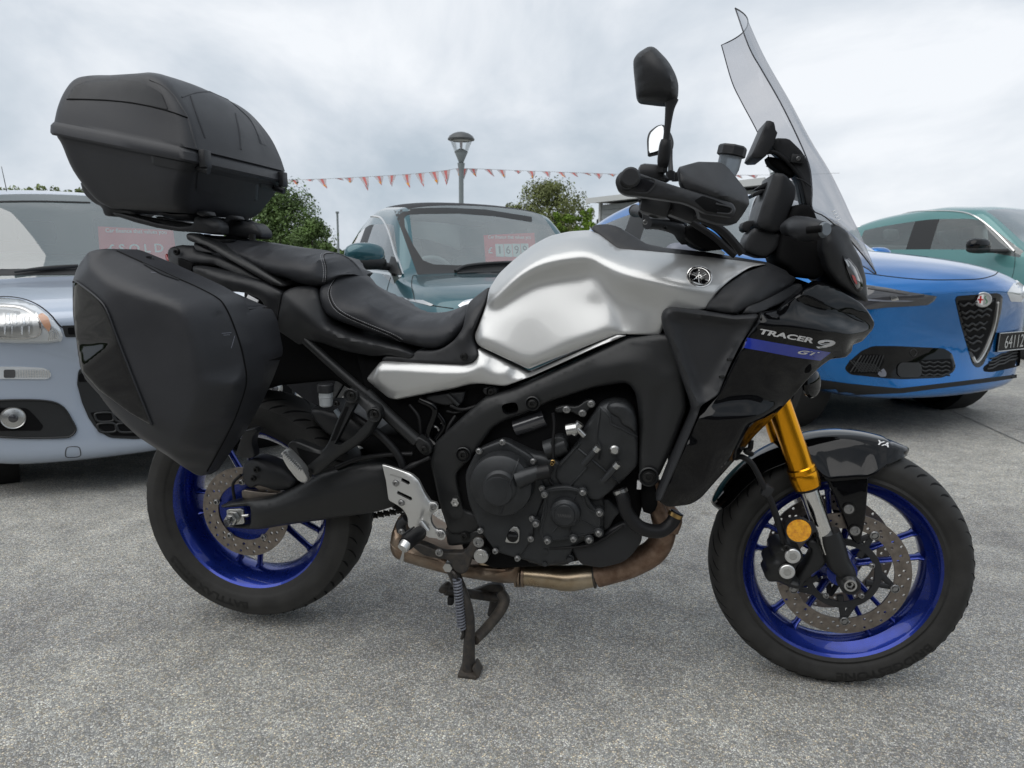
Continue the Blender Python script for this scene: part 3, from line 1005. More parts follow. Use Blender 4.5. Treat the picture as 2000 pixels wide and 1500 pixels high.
# caliper guard / pannier stay region over the rear disc
patch('pannier_stay', K('a3', [(655, 325, -.15), (735, 308, -.15), (742, 330, -.15), (712, 360, -.145), (706, 410, -.14), (725, 480, -.14), (705, 500, -.13), (640, 490, -.13), (600, 480, -.13)]), 'matte_black', bike, roll=.003, depth=.025, rnd=4)
cal = patch('rear_caliper', K('a3', [(660, 520, -.11), (720, 490, -.12), (790, 510, -.125), (905, 560, -.125), (985, 640, -.125), (960, 690, -.12), (860, 705, -.12), (740, 665, -.12), (700, 690, -.115), (655, 660, -.11), (640, 580, -.105)]), 'matte_black', bike, lines=[K('a3', [(740, 640, -.135), (860, 650, -.14), (950, 660, -.13)]), K('a3', [(740, 540, -.135), (850, 570, -.14), (920, 610, -.13)])], roll=.008, depth=.04, rnd=8)
for u, v in ((738, 565), (720, 620)):
    bolt(*k1('a3', u, v), -.136, bike, r=.007, m='black_bolt')
patch('caliper_bracket', K('a3', [(640, 690, -.098), (700, 700, -.098), (860, 715, -.098), (900, 700, -.098), (840, 740, -.098), (700, 755, -.098), (650, 760, -.098)]), 'disc_steel', bike, roll=.002, depth=.014, rnd=6)
tube('sensor_cable', [P(*k1('a3', p[0], p[1]), -.105) for p in ((600, 750), (590, 680), (598, 640), (640, 600))], .004, 'hose_rubber', bike)
# hugger
patch('rear_hugger', K('a4', [(188, 352, -.075), (255, 358, -.085), (420, 400, -.09), (520, 480, -.09), (650, 590, -.085), (600, 610, -.085), (420, 565, -.085), (285, 505, -.08), (205, 415, -.075)]), 'matte_black', bike, roll=.01, to=0, mirror=True, rnd=10, lines=[K('a4', [(230, 380, -.088), (330, 430, -.095), (500, 530, -.098)])])
# mud shield behind subframe: dark inner fender
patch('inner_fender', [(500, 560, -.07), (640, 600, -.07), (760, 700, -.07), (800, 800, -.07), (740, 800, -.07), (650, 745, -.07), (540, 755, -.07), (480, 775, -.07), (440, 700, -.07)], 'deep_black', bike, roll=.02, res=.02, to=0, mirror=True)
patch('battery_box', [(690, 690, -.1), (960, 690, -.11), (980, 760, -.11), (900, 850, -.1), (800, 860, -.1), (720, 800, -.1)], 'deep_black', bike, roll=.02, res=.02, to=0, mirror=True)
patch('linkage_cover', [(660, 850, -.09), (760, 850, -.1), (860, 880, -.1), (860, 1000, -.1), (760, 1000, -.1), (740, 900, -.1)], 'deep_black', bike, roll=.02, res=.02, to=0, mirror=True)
# clutter in the gap under the side cover
for pts, r, m in (([(820, 780), (850, 800), (835, 850), (850, 870)], .010, 'gloss_black'), ([(850, 800), (868, 830), (852, 858)], .007, 'gloss_black'), ([(800, 790), (818, 815), (822, 850)], .004, 'hose_rubber'), ([(880, 792), (905, 800), (940, 790)], .005, 'hose_rubber'), ([(890, 812), (878, 830), (872, 845)], .0045, 'hose_rubber'),
                  ([(905, 802), (890, 806), (872, 803)], .003, 'hose_rubber'), ([(835, 830), (852, 834), (858, 842)], .003, 'steel'), ([(862, 826), (872, 829)], .003, 'chrome')):
    tube('wiring', [P(p[0], p[1], -.125 + .01 * random.random()) for p in pts], r, m, bike)
patch('fuse_box', K('e2', [(670, 420, -.125), (1060, 360, -.125), (1300, 340, -.125), (1250, 540, -.125), (1000, 560, -.125), (700, 500, -.125)]), 'matte_black', bike, roll=.006, depth=.03, rnd=6)
tube('bracket_rib', [P(*k1('e2', u, v), -.132) for u, v in ((1030, 390), (1110, 460), (1200, 550))], .005, 'frame_black', bike)
patch('tank_bracket', K('e2', [(1540, 300, -.135), (1640, 260, -.135), (1760, 290, -.14), (1790, 370, -.14), (1740, 430, -.14), (1660, 425, -.14), (1570, 380, -.135)]), 'frame_black', bike, roll=.004, depth=.02, rnd=8)
# subframe tube
tube('subframe', [P(596, 664, -.125), P(660, 722, -.128), P(722, 775, -.13)], .0115, 'frame_black', bike)
tube('subframe', [P(716, 768, -.135), P(760, 812, -.137), P(815, 862, -.14)], [.0155, .0155, .0155], 'frame_black', bike)
patch('subframe_clevis', K('a4', [(795, 545, -.152), (825, 515, -.152), (900, 560, -.152), (915, 605, -.15), (880, 640, -.15), (840, 615, -.15)]), 'frame_black', bike, roll=.004, depth=.03, rnd=10)
bolt(*k1('a4', 866, 592), -.155, bike, r=.008, m='black_bolt')
# brake fluid reservoir (rear)
RB = P(636, 764, -.165)
res_b = lathe('brake_reservoir', [(0, .0), (.0165, 0), (.0165, -.012), (.0175, -.013), (.0165, -.014), (.0155, -.034), (.013, -.037), (0, -.037)], RB + Vector((0, 0, 0)), (0, 0, 1), 'reservoir', bike, n=28)
lathe('reservoir_cap', [(0, .018), (.017, .018), (.0195, .0155), (.0195, -.001), (.017, -.003)], RB, (0, 0, 1), 'matte_black', res_b, n=28)
bolt(658, 788, -.172, bike, r=.006, m='black_bolt')
cyl_px('reservoir_hose', (655, 800), -.165, (665, 815), -.165, .006, 'reservoir_smoke')
# passenger foot peg bracket
pb = patch('peg_bracket', K('a4', [(440, 250, -.185, 10), (470, 265, -.185), (520, 300, -.185), (600, 350, -.185, 10), (612, 390, -.185, 10), (595, 430, -.187), (540, 520, -.19), (470, 575, -.192), (360, 640, -.195), (262, 722, -.2), (225, 748, -.2, 8), (188, 742, -.2), (150, 690, -.2), (128, 650, -.2), (58, 575, -.2, 3), (75, 548, -.2), (110, 545, -.2), (265, 605, -.196, 6), (300, 555, -.193), (355, 420, -.19), (412, 290, -.186, 8)]),
    'frame_black', bike, holes=[K('a4', [(462, 330, -.187), (418, 420, -.187), (352, 555, -.187), (385, 560, -.187), (470, 505, -.187), (540, 425, -.187), (552, 408, -.187), (520, 360, -.187), (480, 325, -.187)])], roll=.005, depth=.022, rnd=6, lines=[K('a4', [(590, 410, -.2), (520, 520, -.203), (380, 600, -.205), (220, 700, -.21)])], res=.007)
pbb = bvh_of(pb)
decal('bracket_recess_shade', pbb, K('a4', [(115, 580), (170, 600), (262, 622), (180, 690), (140, 640)]), 'deep_black', bike, off=.001)  # flat dark decals paint the shade of the bracket's hollows
decal('bracket_recess_shade', pbb, K('a4', [(405, 340), (425, 345), (345, 540), (318, 545), (360, 440)]), 'deep_black', bike, off=.001, rnd=2)
for u, v in ((445, 275), (580, 385)):
    lathe('bracket_boss', [(.0175, .0), (.0175, -.012), (.015, -.013), (.012, -.008), (.009, -.008)], P(*k1('a4', u, v), -.187), AX, 'frame_black', bike, n=28)
    bolt(*k1('a4', u, v), -.194, bike, r=.0075, m='black_bolt')
bolt(*k1('a4', 188, 732), -.207, bike, r=.009, m='black_bolt', h=.004)
peg = patch('passenger_peg', K('a4', [(30, 600, -.27), (50, 595, -.265), (140, 690, -.24), (186, 768, -.22), (165, 800, -.22), (120, 775, -.235), (60, 700, -.26), (32, 650, -.27)]), 'alu_satin', bike, roll=.004, depth=.02, rnd=4)
for k in range(11):
    t = k / 10
    box('peg_tooth', P(*k1('a4', 44 + 98 * t, 612 + 98 * t), -.272 + .034 * t), (.0045, .018, .006), 'alu_satin', bike, rot=Matrix.Rotation(R_(38), 4, 'Y'), bev=.0008)
# rider rearset
rs = patch('heel_plate', K('a4', [(617, 683, -.192, 2), (650, 690, -.192), (790, 738, -.195, 6), (832, 775, -.195), (868, 850, -.195), (905, 903, -.192), (935, 905, -.19, 10), (948, 930, -.19, 10), (928, 958, -.19), (902, 985, -.187), (908, 1030, -.185), (935, 1066, -.182), (968, 1062, -.182, 8), (994, 1088, -.182, 10), (984, 1116, -.182, 10), (955, 1120, -.182), (880, 1110, -.185), (850, 1052, -.188), (800, 1066, -.19), (770, 1052, -.19), (766, 990, -.19), (740, 945, -.192), (700, 917, -.193), (655, 893, -.193), (640, 780, -.193)]),
    'alu_satin', bike, holes=[K('a4', [(735, 757, -.193), (782, 775, -.193), (789, 788, -.193), (775, 796, -.193), (733, 776, -.193)]), K('a4', [(712, 833, -.193), (795, 868, -.193), (801, 882, -.193), (788, 889, -.193), (708, 852, -.193)])], roll=.0025, depth=.007, rnd=5, res=.006,
    lines=[K('a4', [(800, 770, -.200), (845, 860, -.203), (870, 930, -.204), (850, 1020, -.2)])])
rsb = bvh_of(rs)
decal('plate_groove', rsb, K('a4', [(665, 735, 4), (735, 757, 4), (733, 765, 4), (665, 745, 4)]), 'steel', bike, off=.0005)
for u, v in ((700, 790), (733, 905)):
    bolt(*k1('a4', u, v), -.1945, bike, r=.0068)
for u, v, y in ((920, 930, -.196), (963, 1092, -.188)):
    lathe('plate_boss', [(.0125, .004), (.0125, -.004), (.011, -.005), (0, -.005)], P(*k1('a4', u, v), y + .004), AX, 'alu_satin', bike, n=28)
    bolt(*k1('a4', u, v), y - .001, bike, r=.0068, h=.004)
p0, p1 = P(*k1('a4', 850, 1075), -.2), P(*k1('a4', 752, 1150), -.29)
tube('foot_peg', [p0, p0.lerp(p1, .1), p0.lerp(p1, .9), p1], [.011, .0165, .0175, .015], 'hose_rubber', bike, straight=True, n=18)
for k in range(5):
    o_ = Vector((.014 * math.cos(1.9 + k * .5) , 0, .0165 * math.sin(1.1 + k * .5)))
    tube('peg_rib', [p0.lerp(p1, .2) + o_, p0.lerp(p1, .8) + o_ * 1.03], .0022, 'matte_black', bike, straight=True, n=6)
cyl_px('peg_end', k1('a4', 760, 1145), -.284, k1('a4', 738, 1175), -.296, .0145, 'alu_satin', r1=.0125)
tube('peg_feeler', [P(*k1('a4', 745, 1170), -.29), P(*k1('a4', 742, 1205), -.291), P(*k1('a4', 734, 1245), -.291)], [.0035, .003, .0055], 'steel', bike, n=10)
cyl_px('peg_pivot', k1('a4', 845, 1015), -.2, k1('a4', 885, 1070), -.2, .008, 'alu_satin')
# brake pedal return + hoses
tube('rear_brake_hose', [P(*k1('a4', u, v), -.165) for u, v in ((740, 725), (790, 692), (840, 668), (900, 640))], [.006, .008, .005, .005], 'hose_rubber', bike)
tube('rear_brake_hose', [P(*k1('a4', u, v), -.15) for u, v in ((420, 380), (560, 470), (660, 560), (720, 640), (750, 720))], .0095, 'hose_rubber', bike)
tube('rear_brake_hose', [P(*k1('a4', u, v), -.14) for u, v in ((350, 700), (480, 650), (640, 625), (800, 620))], .006, 'hose_rubber', bike)
tube('pedal_rod', [P(*k1('a4', u, v), -.18) for u, v in ((760, 1000), (730, 1030), (735, 1075))], .012, 'matte_black', bike)
bolt(*k1('a4', 733, 1073), -.192, bike, r=.006)
# pivot plate lower bits
patch('pivot_casting', K('a4', [(985, 1050, -.13), (1090, 1070, -.13), (1200, 1070, -.14), (1240, 1120, -.14), (1150, 1150, -.135), (1000, 1165, -.13)]), 'frame_black', bike, roll=.006, depth=.05, rnd=8)
bolt(*k1('a4', 1103, 1100), -.137, bike, r=.009, m='black_bolt')
# chain
ch = []
c0, c1 = P(*k1('a4', 300, 1015), .1), P(*k1('a4', 740, 952), .1)
n_l = 26
for i in range(n_l):
    p = c0.lerp(c1, i / (n_l - 1)) + Vector((0, .012 * (i % 2), -.004 * math.sin(i / n_l * 3.14)))
    ch.append(g_tube([p + Vector((-.007, 0, 0)), p, p + Vector((.007, 0, 0))], [.0085, .0065, .0085], n=8, straight=True, flat=.5))
o_ = mk('drive_chain', *join(ch), 'stand_black', bike, smooth=40)

# ---- exhaust -------------------------------------------------------------
tube('exhaust_header', [P(*k1('b5', u, v), -.05) for u, v in ((1900, 60), (1925, 190), (1860, 320), (1720, 400), (1600, 440), (1480, 478))], [.026, .0285, .0315, .033, .033, .031], 'exhaust_rust', bike, n=24)
tube('exhaust_header', [P(*k1('a5', u, v), -.12) for u, v in ((1190, 780), (1200, 900), (1240, 990), (1290, 1050))], .018, 'exhaust_rust', bike, n=16)
tube('exhaust_header', [P(*k1('a5', u, v), -.06) for u, v in ((1210, 800), (1260, 930), (1310, 1000), (1290, 1070))], .019, 'exhaust_rust', bike, n=16)
tube('exhaust_pipe', [P(*k1('b5', u, v), -.05) for u, v in ((1470, 480), (1380, 490), (1290, 498), (1180, 486), (1000, 470))], [.0275, .031, .0325, .030, .0285], 'exhaust', bike, n=28)
tube('exhaust_weld', [P(*k1('b5', u, v), -.05) for u, v in ((1474, 480), (1462, 481))], .0315, 'stand_brown', bike, n=28, straight=True)
for u in (1010, 985, 965):
    tube('exhaust_clamp', [P(*k1('b5', u + 7, 470), -.05), P(*k1('b5', u - 7, 469), -.05)], .0335, 'exhaust_brown', bike, n=28, straight=True)
mf = patch('muffler', K('b5', [(195, 85, -.10), (150, 170, -.10), (128, 240, -.10), (125, 330, -.10), (160, 385, -.10), (300, 432, -.10), (480, 482, -.095), (650, 515, -.09), (850, 545, -.085), (985, 548, -.085), (985, 395, -.085), (890, 385, -.09), (760, 410, -.095), (640, 430, -.1), (500, 400, -.1), (330, 300, -.1), (240, 240, -.1)]),
    'exhaust_brown', bike, lines=[K('b5', [(140, 250, -.118), (230, 310, -.122), (480, 400, -.125), (700, 450, -.125), (890, 470, -.118)])], roll=.02, to=.1, rnd=12, res=.012, smooth=5)
mfb = bvh_of(mf)
line_decal('muffler_seam', mfb, K('b5', [(135, 255), (180, 310), (300, 350), (450, 390)]), .0022, 'exhaust_brown', bike)
line_decal('muffler_seam', mfb, K('b5', [(700, 430), (780, 440), (880, 445), (905, 430)]), .003, 'exhaust_brown', bike)
patch('heat_shield', K('b5', [(702, 395, -.125), (790, 390, -.125), (800, 368, -.125), (840, 362, -.125), (892, 385, -.125), (880, 425, -.122), (720, 418, -.125)]), 'exhaust', bike, roll=.003, depth=.012, rnd=4)
# centre stand
tube('center_stand', [P(*k1('b5', u, v), y) for u, v, y in ((535, 430, -.135), (570, 500, -.14), (615, 620, -.15), (648, 740, -.155), (655, 900, -.16), (650, 1060, -.165), (655, 1118, -.168))], [.014, .015, .0155, .015, .0145, .0165, .0175], 'stand_black', bike, n=14)
tube('stand_leg', [P(*k1('b5', u, v), y) for u, v, y in ((690, 900, -.15), (760, 830, -.10), (850, 720, -.05), (885, 640, -.03), (860, 590, -.02))], [.013, .0135, .014, .0145, .013], 'stand_brown', bike, n=14)
tube('stand_crossbar', [P(*k1('b5', u, v), y) for u, v, y in ((500, 578, -.05), (600, 590, -.03), (700, 605, .0), (830, 625, .03))], .0125, 'stand_black', bike, n=14)
tube('stand_leg', [P(*k1('b5', u, v), y) for u, v, y in ((840, 530, .06), (830, 600, .06), (815, 680, .07), (795, 735, .08))], [.016, .015, .014, .01], 'stand_black', bike, n=12)
patch('stand_gusset', K('b5', [(650, 590, 0.02), (780, 540, .02), (870, 545, .02), (890, 600, .02), (800, 590, .02), (700, 600, .02)]), 'stand_black', bike, roll=.003, depth=.012, rnd=4)
patch('stand_tang', K('b5', [(445, 580, -.06), (500, 535, -.06), (540, 575, -.05), (530, 605, -.05), (460, 600, -.06)]), 'stand_black', bike, roll=.004, depth=.02, rnd=5)
box('stand_stop', P(*k1('b5', 535, 640), -.05), (.016, .02, .024), 'hose_rubber', bike, bev=.005)
ft = P(*k1('b5', 655, 1125), -.168)
mk('stand_foot', *join([g_box((ft.x, ft.y, .006), (.048, .05, .010), Matrix.Rotation(R_(5), 4, 'X'), .002), g_box((ft.x + .021, ft.y, .017), (.007, .046, .028), Matrix.Rotation(R_(-28), 4, 'Y'), .002)]), 'stand_brown', bike, smooth=40)
# far foot (same stand, left side)
tube('stand_leg', [Vector((ft.x + .02, .12, .2)), Vector((ft.x + .005, .16, .1)), Vector((ft.x, .168, .008))], .0145, 'stand_black', bike, n=12)
# spring
sp_pts = []
s0, s1 = P(*k1('b5', 576, 500), -.165), P(*k1('b5', 606, 825), -.172)
ax_ = (s1 - s0).normalized()
u_, v_, _ = basis(ax_)
turns = 17
for i in range(turns * 12 + 1):
    t = i / (turns * 12)
    a = 2 * math.pi * turns * t
    sp_pts.append(s0.lerp(s1, t) + (u_ * math.cos(a) + v_ * math.sin(a)) * .0098)
recalc(mk('stand_spring', *g_tube(sp_pts, .0022, n=6, straight=True), 'spring_grey', bike, smooth=60))
tube('spring_hook', [s1, P(*k1('b5', 615, 860), -.17), P(*k1('b5', 605, 890), -.168)], .004, 'stand_black', bike)
tube('spring_hook', [s0, P(*k1('b5', 560, 470), -.165), P(*k1('b5', 540, 450), -.16)], .004, 'stand_black', bike)
patch('stand_bracket', K('b5', [(268, 285, -.15), (330, 270, -.15), (400, 300, -.155), (480, 335, -.16), (620, 335, -.165), (660, 270, -.165), (700, 232, -.165), (745, 245, -.165), (752, 300, -.165), (700, 330, -.165), (665, 380, -.165), (640, 460, -.165), (600, 478, -.165), (555, 455, -.165), (520, 380, -.16), (430, 370, -.155), (350, 350, -.15)]), 'stand_black', bike, roll=.004, depth=.02, rnd=8)
decal('bracket_plate', mfb, K('b5', [(615, 330), (640, 300), (695, 310), (690, 350), (650, 370), (615, 352)]), 'matte_black', bike, off=.075, thick=.006)
for u, v, r in ((715, 262, .0105), (460, 330, .008)):
    bolt(*k1('b5', u, v), -.168, bike, r=r, m='bolt_steel')
lathe('stand_pivot', [(0, -.012), (.006, -.012), (.0065, -.009), (.0165, -.009), (.018, -.007), (.018, .02)], P(*k1('b5', 735, 348), -.165), AX, 'steel', bike, n=28)
lathe('stand_pivot', [(0, -.01), (.012, -.01), (.012, .01)], P(*k1('b5', 520, 420), -.155), AX, 'steel', bike, n=6)

# ---- coolant hose, belly guard ------------------------------------------
tube('coolant_hose', [P(*k1('a5', u, v), y) for u, v, y in ((990, 825, -.185), (1010, 880, -.19), (1035, 965, -.19), (1110, 1050, -.185), (1220, 1072, -.175), (1290, 1030, -.165), (1330, 960, -.16))], [.0148, .0158, .016, .016, .0158, .0152, .015], 'hose_rubber', bike, n=20)
tube('hose_clamp', [P(*k1('a5', 992, 828), -.185), P(*k1('a5', 999, 848), -.186)], .0168, 'steel', bike, straight=True, n=24)
tube('hose_clamp', [P(*k1('a5', 1312, 985), -.162), P(*k1('a5', 1322, 965), -.161)], .0172, 'copper_clip', bike, straight=True, n=24)
patch('belly_guard', K('a5', [(690, 1165, -.15), (760, 1150, -.15), (880, 1115, -.15), (930, 1060, -.15), (1030, 1015, -.145), (1125, 1055, -.14), (1120, 1140, -.14), (1060, 1220, -.14), (1005, 1262, -.14), (880, 1292, -.14), (765, 1272, -.145)]), 'matte_black', bike, roll=.006, depth=.03, rnd=8, lines=[K('a5', [(760, 1200, -.155), (900, 1190, -.155), (1040, 1110, -.15)])])
tube('pan_cable', [P(*k1('a5', u, v), -.16) for u, v in ((580, 1172), (700, 1168), (820, 1150), (920, 1100), (1010, 1040))], .0035, 'hose_rubber', bike)
patch('front_engine_cover', K('a5', [(850, 900, -.15), (920, 880, -.15), (1000, 960, -.15), (960, 1000, -.15), (930, 1060, -.15), (880, 1080, -.15)]), 'engine_black', bike, roll=.006, depth=.03, rnd=6)
box('sensor_plug', P(*k1('a5', 1105, 800), -.17), (.010, .012, .020), 'label_white', bike, bev=.002)
patch('radiator', K('a5', [(1110, 760, -.15), (1200, 800, -.16), (1215, 930, -.16), (1180, 980, -.15), (1120, 960, -.15)]), 'deep_black', bike, roll=.004, to=0, mirror=True, res=.02)
# ================================================================== motorcycle: tank, seat, tail
tank = patch('fuel_tank', [(925, 656, -.13, 8), (936, 631, -.132), (950, 592, -.12), (954, 565, -.105), (973, 535, -.075), (1003, 507, -.05), (1039, 479, -.035), (1072, 461, -.028), (1110, 452, -.022), (1152, 449, -.02), (1176, 459, -.04), (1207, 484, -.07, 3), (1300, 493, -.09), (1400, 503, -.11), (1497, 516, -.125, 3),
    (1465, 522, -.145), (1425, 548, -.175), (1400, 572, -.2), (1380, 604, -.205, 3), (1330, 612, -.20), (1298, 606, -.188), (1296, 640, -.176), (1290, 656, -.174, 4), (1206, 653, -.168, 4), (1120, 687, -.163), (1032, 722, -.158, 5), (932, 675, -.145, 8)],
    'tank_silver', bike, res=.0085, smooth=3, roll=.005, to=0, mirror=True, rnd=10, sharp=50,
    lines=[[(968, 565, -.118), (1010, 522, -.115), (1060, 488, -.108), (1110, 472, -.10), (1150, 468, -.095), (1205, 494, -.12), (1270, 508, -.145), (1350, 518, -.155)],
           [(962, 588, -.144), (1000, 548, -.150), (1045, 517, -.152), (1100, 503, -.152), (1147, 499, -.150), (1185, 516, -.160), (1240, 538, -.19), (1320, 554, -.211), (1390, 562, -.205)],
           [(972, 600, -.130), (1035, 560, -.129), (1096, 546, -.129), (1150, 540, -.132)],
           [(955, 632, -.141), (1010, 615, -.145), (1080, 600, -.147), (1140, 592, -.147), (1172, 592, -.150)],
           [(940, 662, -.156), (1031, 708, -.173), (1110, 676, -.174), (1200, 640, -.174)],
           [(1150, 500, -.150), (1156, 530, -.136), (1172, 575, -.150), (1188, 612, -.162), (1204, 648, -.172)],
           [(1178, 540, -.146), (1200, 590, -.150), (1216, 640, -.162)],
           [(1215, 575, -.158), (1260, 598, -.168), (1296, 606, -.184)]])
tkb = bvh_of(tank)
patch('tank_top_cover', [(1152, 447, -.012), (1160, 439, -.010), (1185, 437, -.012), (1205, 441, -.02), (1240, 462, -.035), (1262, 476, -.05), (1300, 484, -.065), (1380, 492, -.08), (1500, 512, -.10), (1540, 530, -.11), (1547, 548, -.125), (1510, 525, -.128), (1495, 518, -.128), (1400, 505, -.115), (1300, 496, -.095), (1207, 488, -.077), (1180, 466, -.055)], 'matte_black', bike, roll=.006, to=0, mirror=True, rnd=6, res=.008)
line_decal('cover_seam', bvh_of(bike.children[-1]), [(1180, 452), (1210, 473), (1240, 478), (1262, 477)], .0012, 'deep_black', bike)
# emblem: chrome ring, black disc, three tuning forks
LG = hit(tkb, 1365, 543)
LN = -ray(1365, 543).normalized()
_, nrm_, _, _ = tkb.ray_cast(CAM, ray(1365, 543).normalized())
if nrm_.dot(LN) < 0: nrm_ = -nrm_
LN = (nrm_ + LN * .6).normalized()
LG = LG + LN * .002
emb = lathe('emblem', [(.0255, -.004), (.0268, .001), (.0262, .0045), (.0245, .005), (.0238, .003), (.0225, .003), (.0218, .0045), (.0205, .0045), (.020, .0025), (0, .0025)], LG, LN, 'chrome', bike, n=56, cap=False)
lathe('emblem_disc', [(.0203, .0028), (.0, .0030)], LG, LN, 'gloss_black', emb, n=48, cap=False)
lathe('emblem_band', [(.0242, .0042), (.0226, .0042)], LG, LN, 'print_grey', emb, n=48, cap=False)
eu = (Vector((0, 0, 1)) - LN * LN.z).normalized()
ev = LN.cross(eu)
fk = []
for k in range(3):
    a = math.pi / 2 + k * 2 * math.pi / 3
    di = eu * math.sin(a) - ev * math.cos(a)
    pe = LN.cross(di)
    b0 = LG + LN * .0035
    fk.append(g_tube([b0 + di * .0075, b0 + di * .013, b0 + di * .016, b0 + di * .0195], [.0010, .0010, .0014, .0005], n=6, straight=True))
    for s_ in (-1, 1):
        fk.append(g_tube([b0 + di * .0085, b0 + di * .0065 + pe * s_ * .0022, b0 + di * .003 + pe * s_ * .0022, b0 - di * .0155 + pe * s_ * .0022], .00085, n=6, straight=True))
fk.append(g_lathe([(.0045, .0008), (.0022, .0008)], LG + LN * .0035, LN, 16, cap=False))
recalc(mk('tuning_fork', *join(fk), 'chrome', emb, smooth=50))

# side cover
sc_ = patch('side_cover', K('b6', [(345, 972, -.125, 6), (435, 862, -.14, 8), (700, 873, -.143), (935, 884, -.145, 8), (985, 870, -.145, 8), (1013, 832, -.145, 6), (1003, 790, -.14, 5), (1310, 938, -.15, 2), (1570, 825, -.162), (1835, 707, -.17), (1890, 714, -.172, 2), (1700, 790, -.17), (1500, 880, -.168), (1330, 955, -.165), (1172, 1015, -.16, 8), (1110, 1010, -.155), (1020, 999, -.155, 14), (960, 1004, -.15), (860, 1030, -.148), (520, 1096, -.143, 8), (480, 1086, -.14, 8), (400, 1022, -.13, 8)]), 'tank_silver', bike, res=.008, roll=.005, depth=.03, rnd=4, smooth=5, mirror=True,
    lines=[K('b6', [(380, 985, -.155), (445, 900, -.158), (900, 920, -.165), (1010, 870, -.166)]), K('b6', [(500, 1070, -.15), (700, 1030, -.156), (960, 970, -.16), (1080, 975, -.162)]), K('b6', [(1080, 975, -.164), (1200, 900, -.166)])])
# seat and tank rubber trim
patch('tank_side_trim', K('b6', [(1068, 428, -.06, 3), (1063, 470, -.09), (1050, 520, -.115), (1012, 620, -.13), (978, 712, -.134, 6), (985, 755, -.136), (1003, 785, -.14), (1014, 832, -.148, 5), (985, 870, -.15, 8), (940, 884, -.15), (700, 876, -.148), (435, 861, -.142, 3), (458, 832, -.14), (620, 828, -.14), (645, 800, -.14), (745, 805, -.142), (800, 790, -.143), (868, 742, -.14), (918, 670, -.13), (935, 590, -.11), (948, 522, -.085), (1000, 478, -.06)]), 'matte_black', bike, roll=.005, to=0, mirror=True, rnd=8, res=.009, smooth=4,
    lines=[K('b6', [(985, 520, -.105), (960, 620, -.137), (930, 690, -.148), (900, 740, -.152)]), K('b6', [(1000, 640, -.138), (960, 710, -.143), (940, 790, -.146)])])
bolt(*k1('b6', 928, 838), -.157, bike, r=.0075, m='black_bolt', h=.004)
seat = patch('rider_seat', K('b6', [(62, 445, -.14, 14), (80, 405, -.13), (130, 362, -.105), (190, 346, -.075), (255, 345, -.05), (315, 366, -.03), (400, 430, -.02), (500, 502, -.02), (600, 556, -.02), (700, 581, -.02), (790, 582, -.02), (870, 562, -.02), (940, 524, -.03, 8), (940, 590, -.085), (918, 668, -.11), (868, 738, -.125), (800, 788, -.13, 16), (740, 798, -.135), (650, 783, -.138), (520, 748, -.14), (350, 692, -.14), (180, 632, -.142), (100, 590, -.142, 14), (68, 520, -.142)]), 'seat_vinyl', bike, roll=.012, to=0, mirror=True, rnd=12, res=.01, smooth=10, sharp=60,
    lines=[K('b6', [(110, 470, -.16), (150, 410, -.14), (210, 380, -.125), (300, 395, -.12), (420, 470, -.12), (560, 560, -.118), (700, 610, -.112), (840, 600, -.1)]), K('b6', [(130, 500, -.166), (180, 580, -.166), (330, 660, -.164), (500, 715, -.162), (650, 755, -.158), (780, 745, -.15), (860, 680, -.135)]), K('b6', [(300, 500, -.16), (500, 610, -.155), (700, 680, -.148)])])
seb = bvh_of(seat)
def stitches(bv, pts, par):
    path = catmull([Vector((p[0], p[1], 0)) for p in pts], 24)
    L, acc, segs, prev = 0, 0, [], path[0]
    geo, start = [], path[0]
    step = 3.2
    cur = [path[0]]
    for p in path[1:]:
        L += (p - prev).length
        prev = p
        cur.append(p)
        if L > step:
            a, b = hit(bv, cur[0].x, cur[0].y, .0004), hit(bv, cur[0].x + (p.x - cur[0].x) * .68, cur[0].y + (p.y - cur[0].y) * .68, .0004)
            if a is not None and b is not None: geo.append(g_tube([a, b], .00075, n=4, straight=True))
            L, cur = 0, [p]
    if geo:
        o = mk('stitching', *join(geo), 'stitch', par, smooth=0)
        o['kind'] = 'stuff'
for dx, dy in ((0, 0), (5, -4)):
    stitches(seb, [(x + dx, y + dy) for x, y in K('b6', [(195, 352), (150, 395), (125, 450), (130, 500), (160, 555), (220, 600), (330, 650), (430, 690), (500, 720), (560, 755)])], seat)
line_decal('seat_seam', seb, K('b6', [(200, 352), (158, 395), (132, 450), (138, 500), (168, 550), (228, 595), (338, 645), (440, 686), (508, 716), (565, 755)]), .0014, 'deep_black', seat, off=.0003)
pil = patch('pillion_seat', K('e1', [(395, 112, -.06), (470, 128, -.07), (590, 128, -.075), (800, 141, -.045), (1100, 184, -.03), (1350, 210, -.015), (1480, 238, -.01), (1570, 280, -.01), (1640, 350, -.01), (1682, 440, -.015, 6), (1600, 414, -.06), (1520, 410, -.11), (1440, 440, -.13), (1370, 495, -.14), (1290, 520, -.14, 16), (1210, 512, -.14), (1100, 486, -.14), (1040, 455, -.14), (880, 420, -.135), (700, 320, -.13), (560, 230, -.12), (440, 165, -.10)]), 'seat_vinyl', bike, roll=.014, to=0, mirror=True, rnd=12, res=.01, smooth=12, sharp=60,
    lines=[K('e1', [(620, 190, -.13), (900, 220, -.14), (1200, 260, -.145), (1400, 280, -.145), (1540, 330, -.10), (1620, 390, -.06)]), K('e1', [(900, 330, -.156), (1100, 400, -.164), (1280, 450, -.166), (1400, 430, -.155), (1500, 385, -.14)])])
plb = bvh_of(pil)
for dx in (0, -4.5):
    stitches(plb, [(x + dx, y) for x, y in K('e1', [(1440, 232), (1380, 236), (1352, 250), (1356, 290), (1370, 340), (1376, 400), (1372, 450), (1368, 490)])], pil)
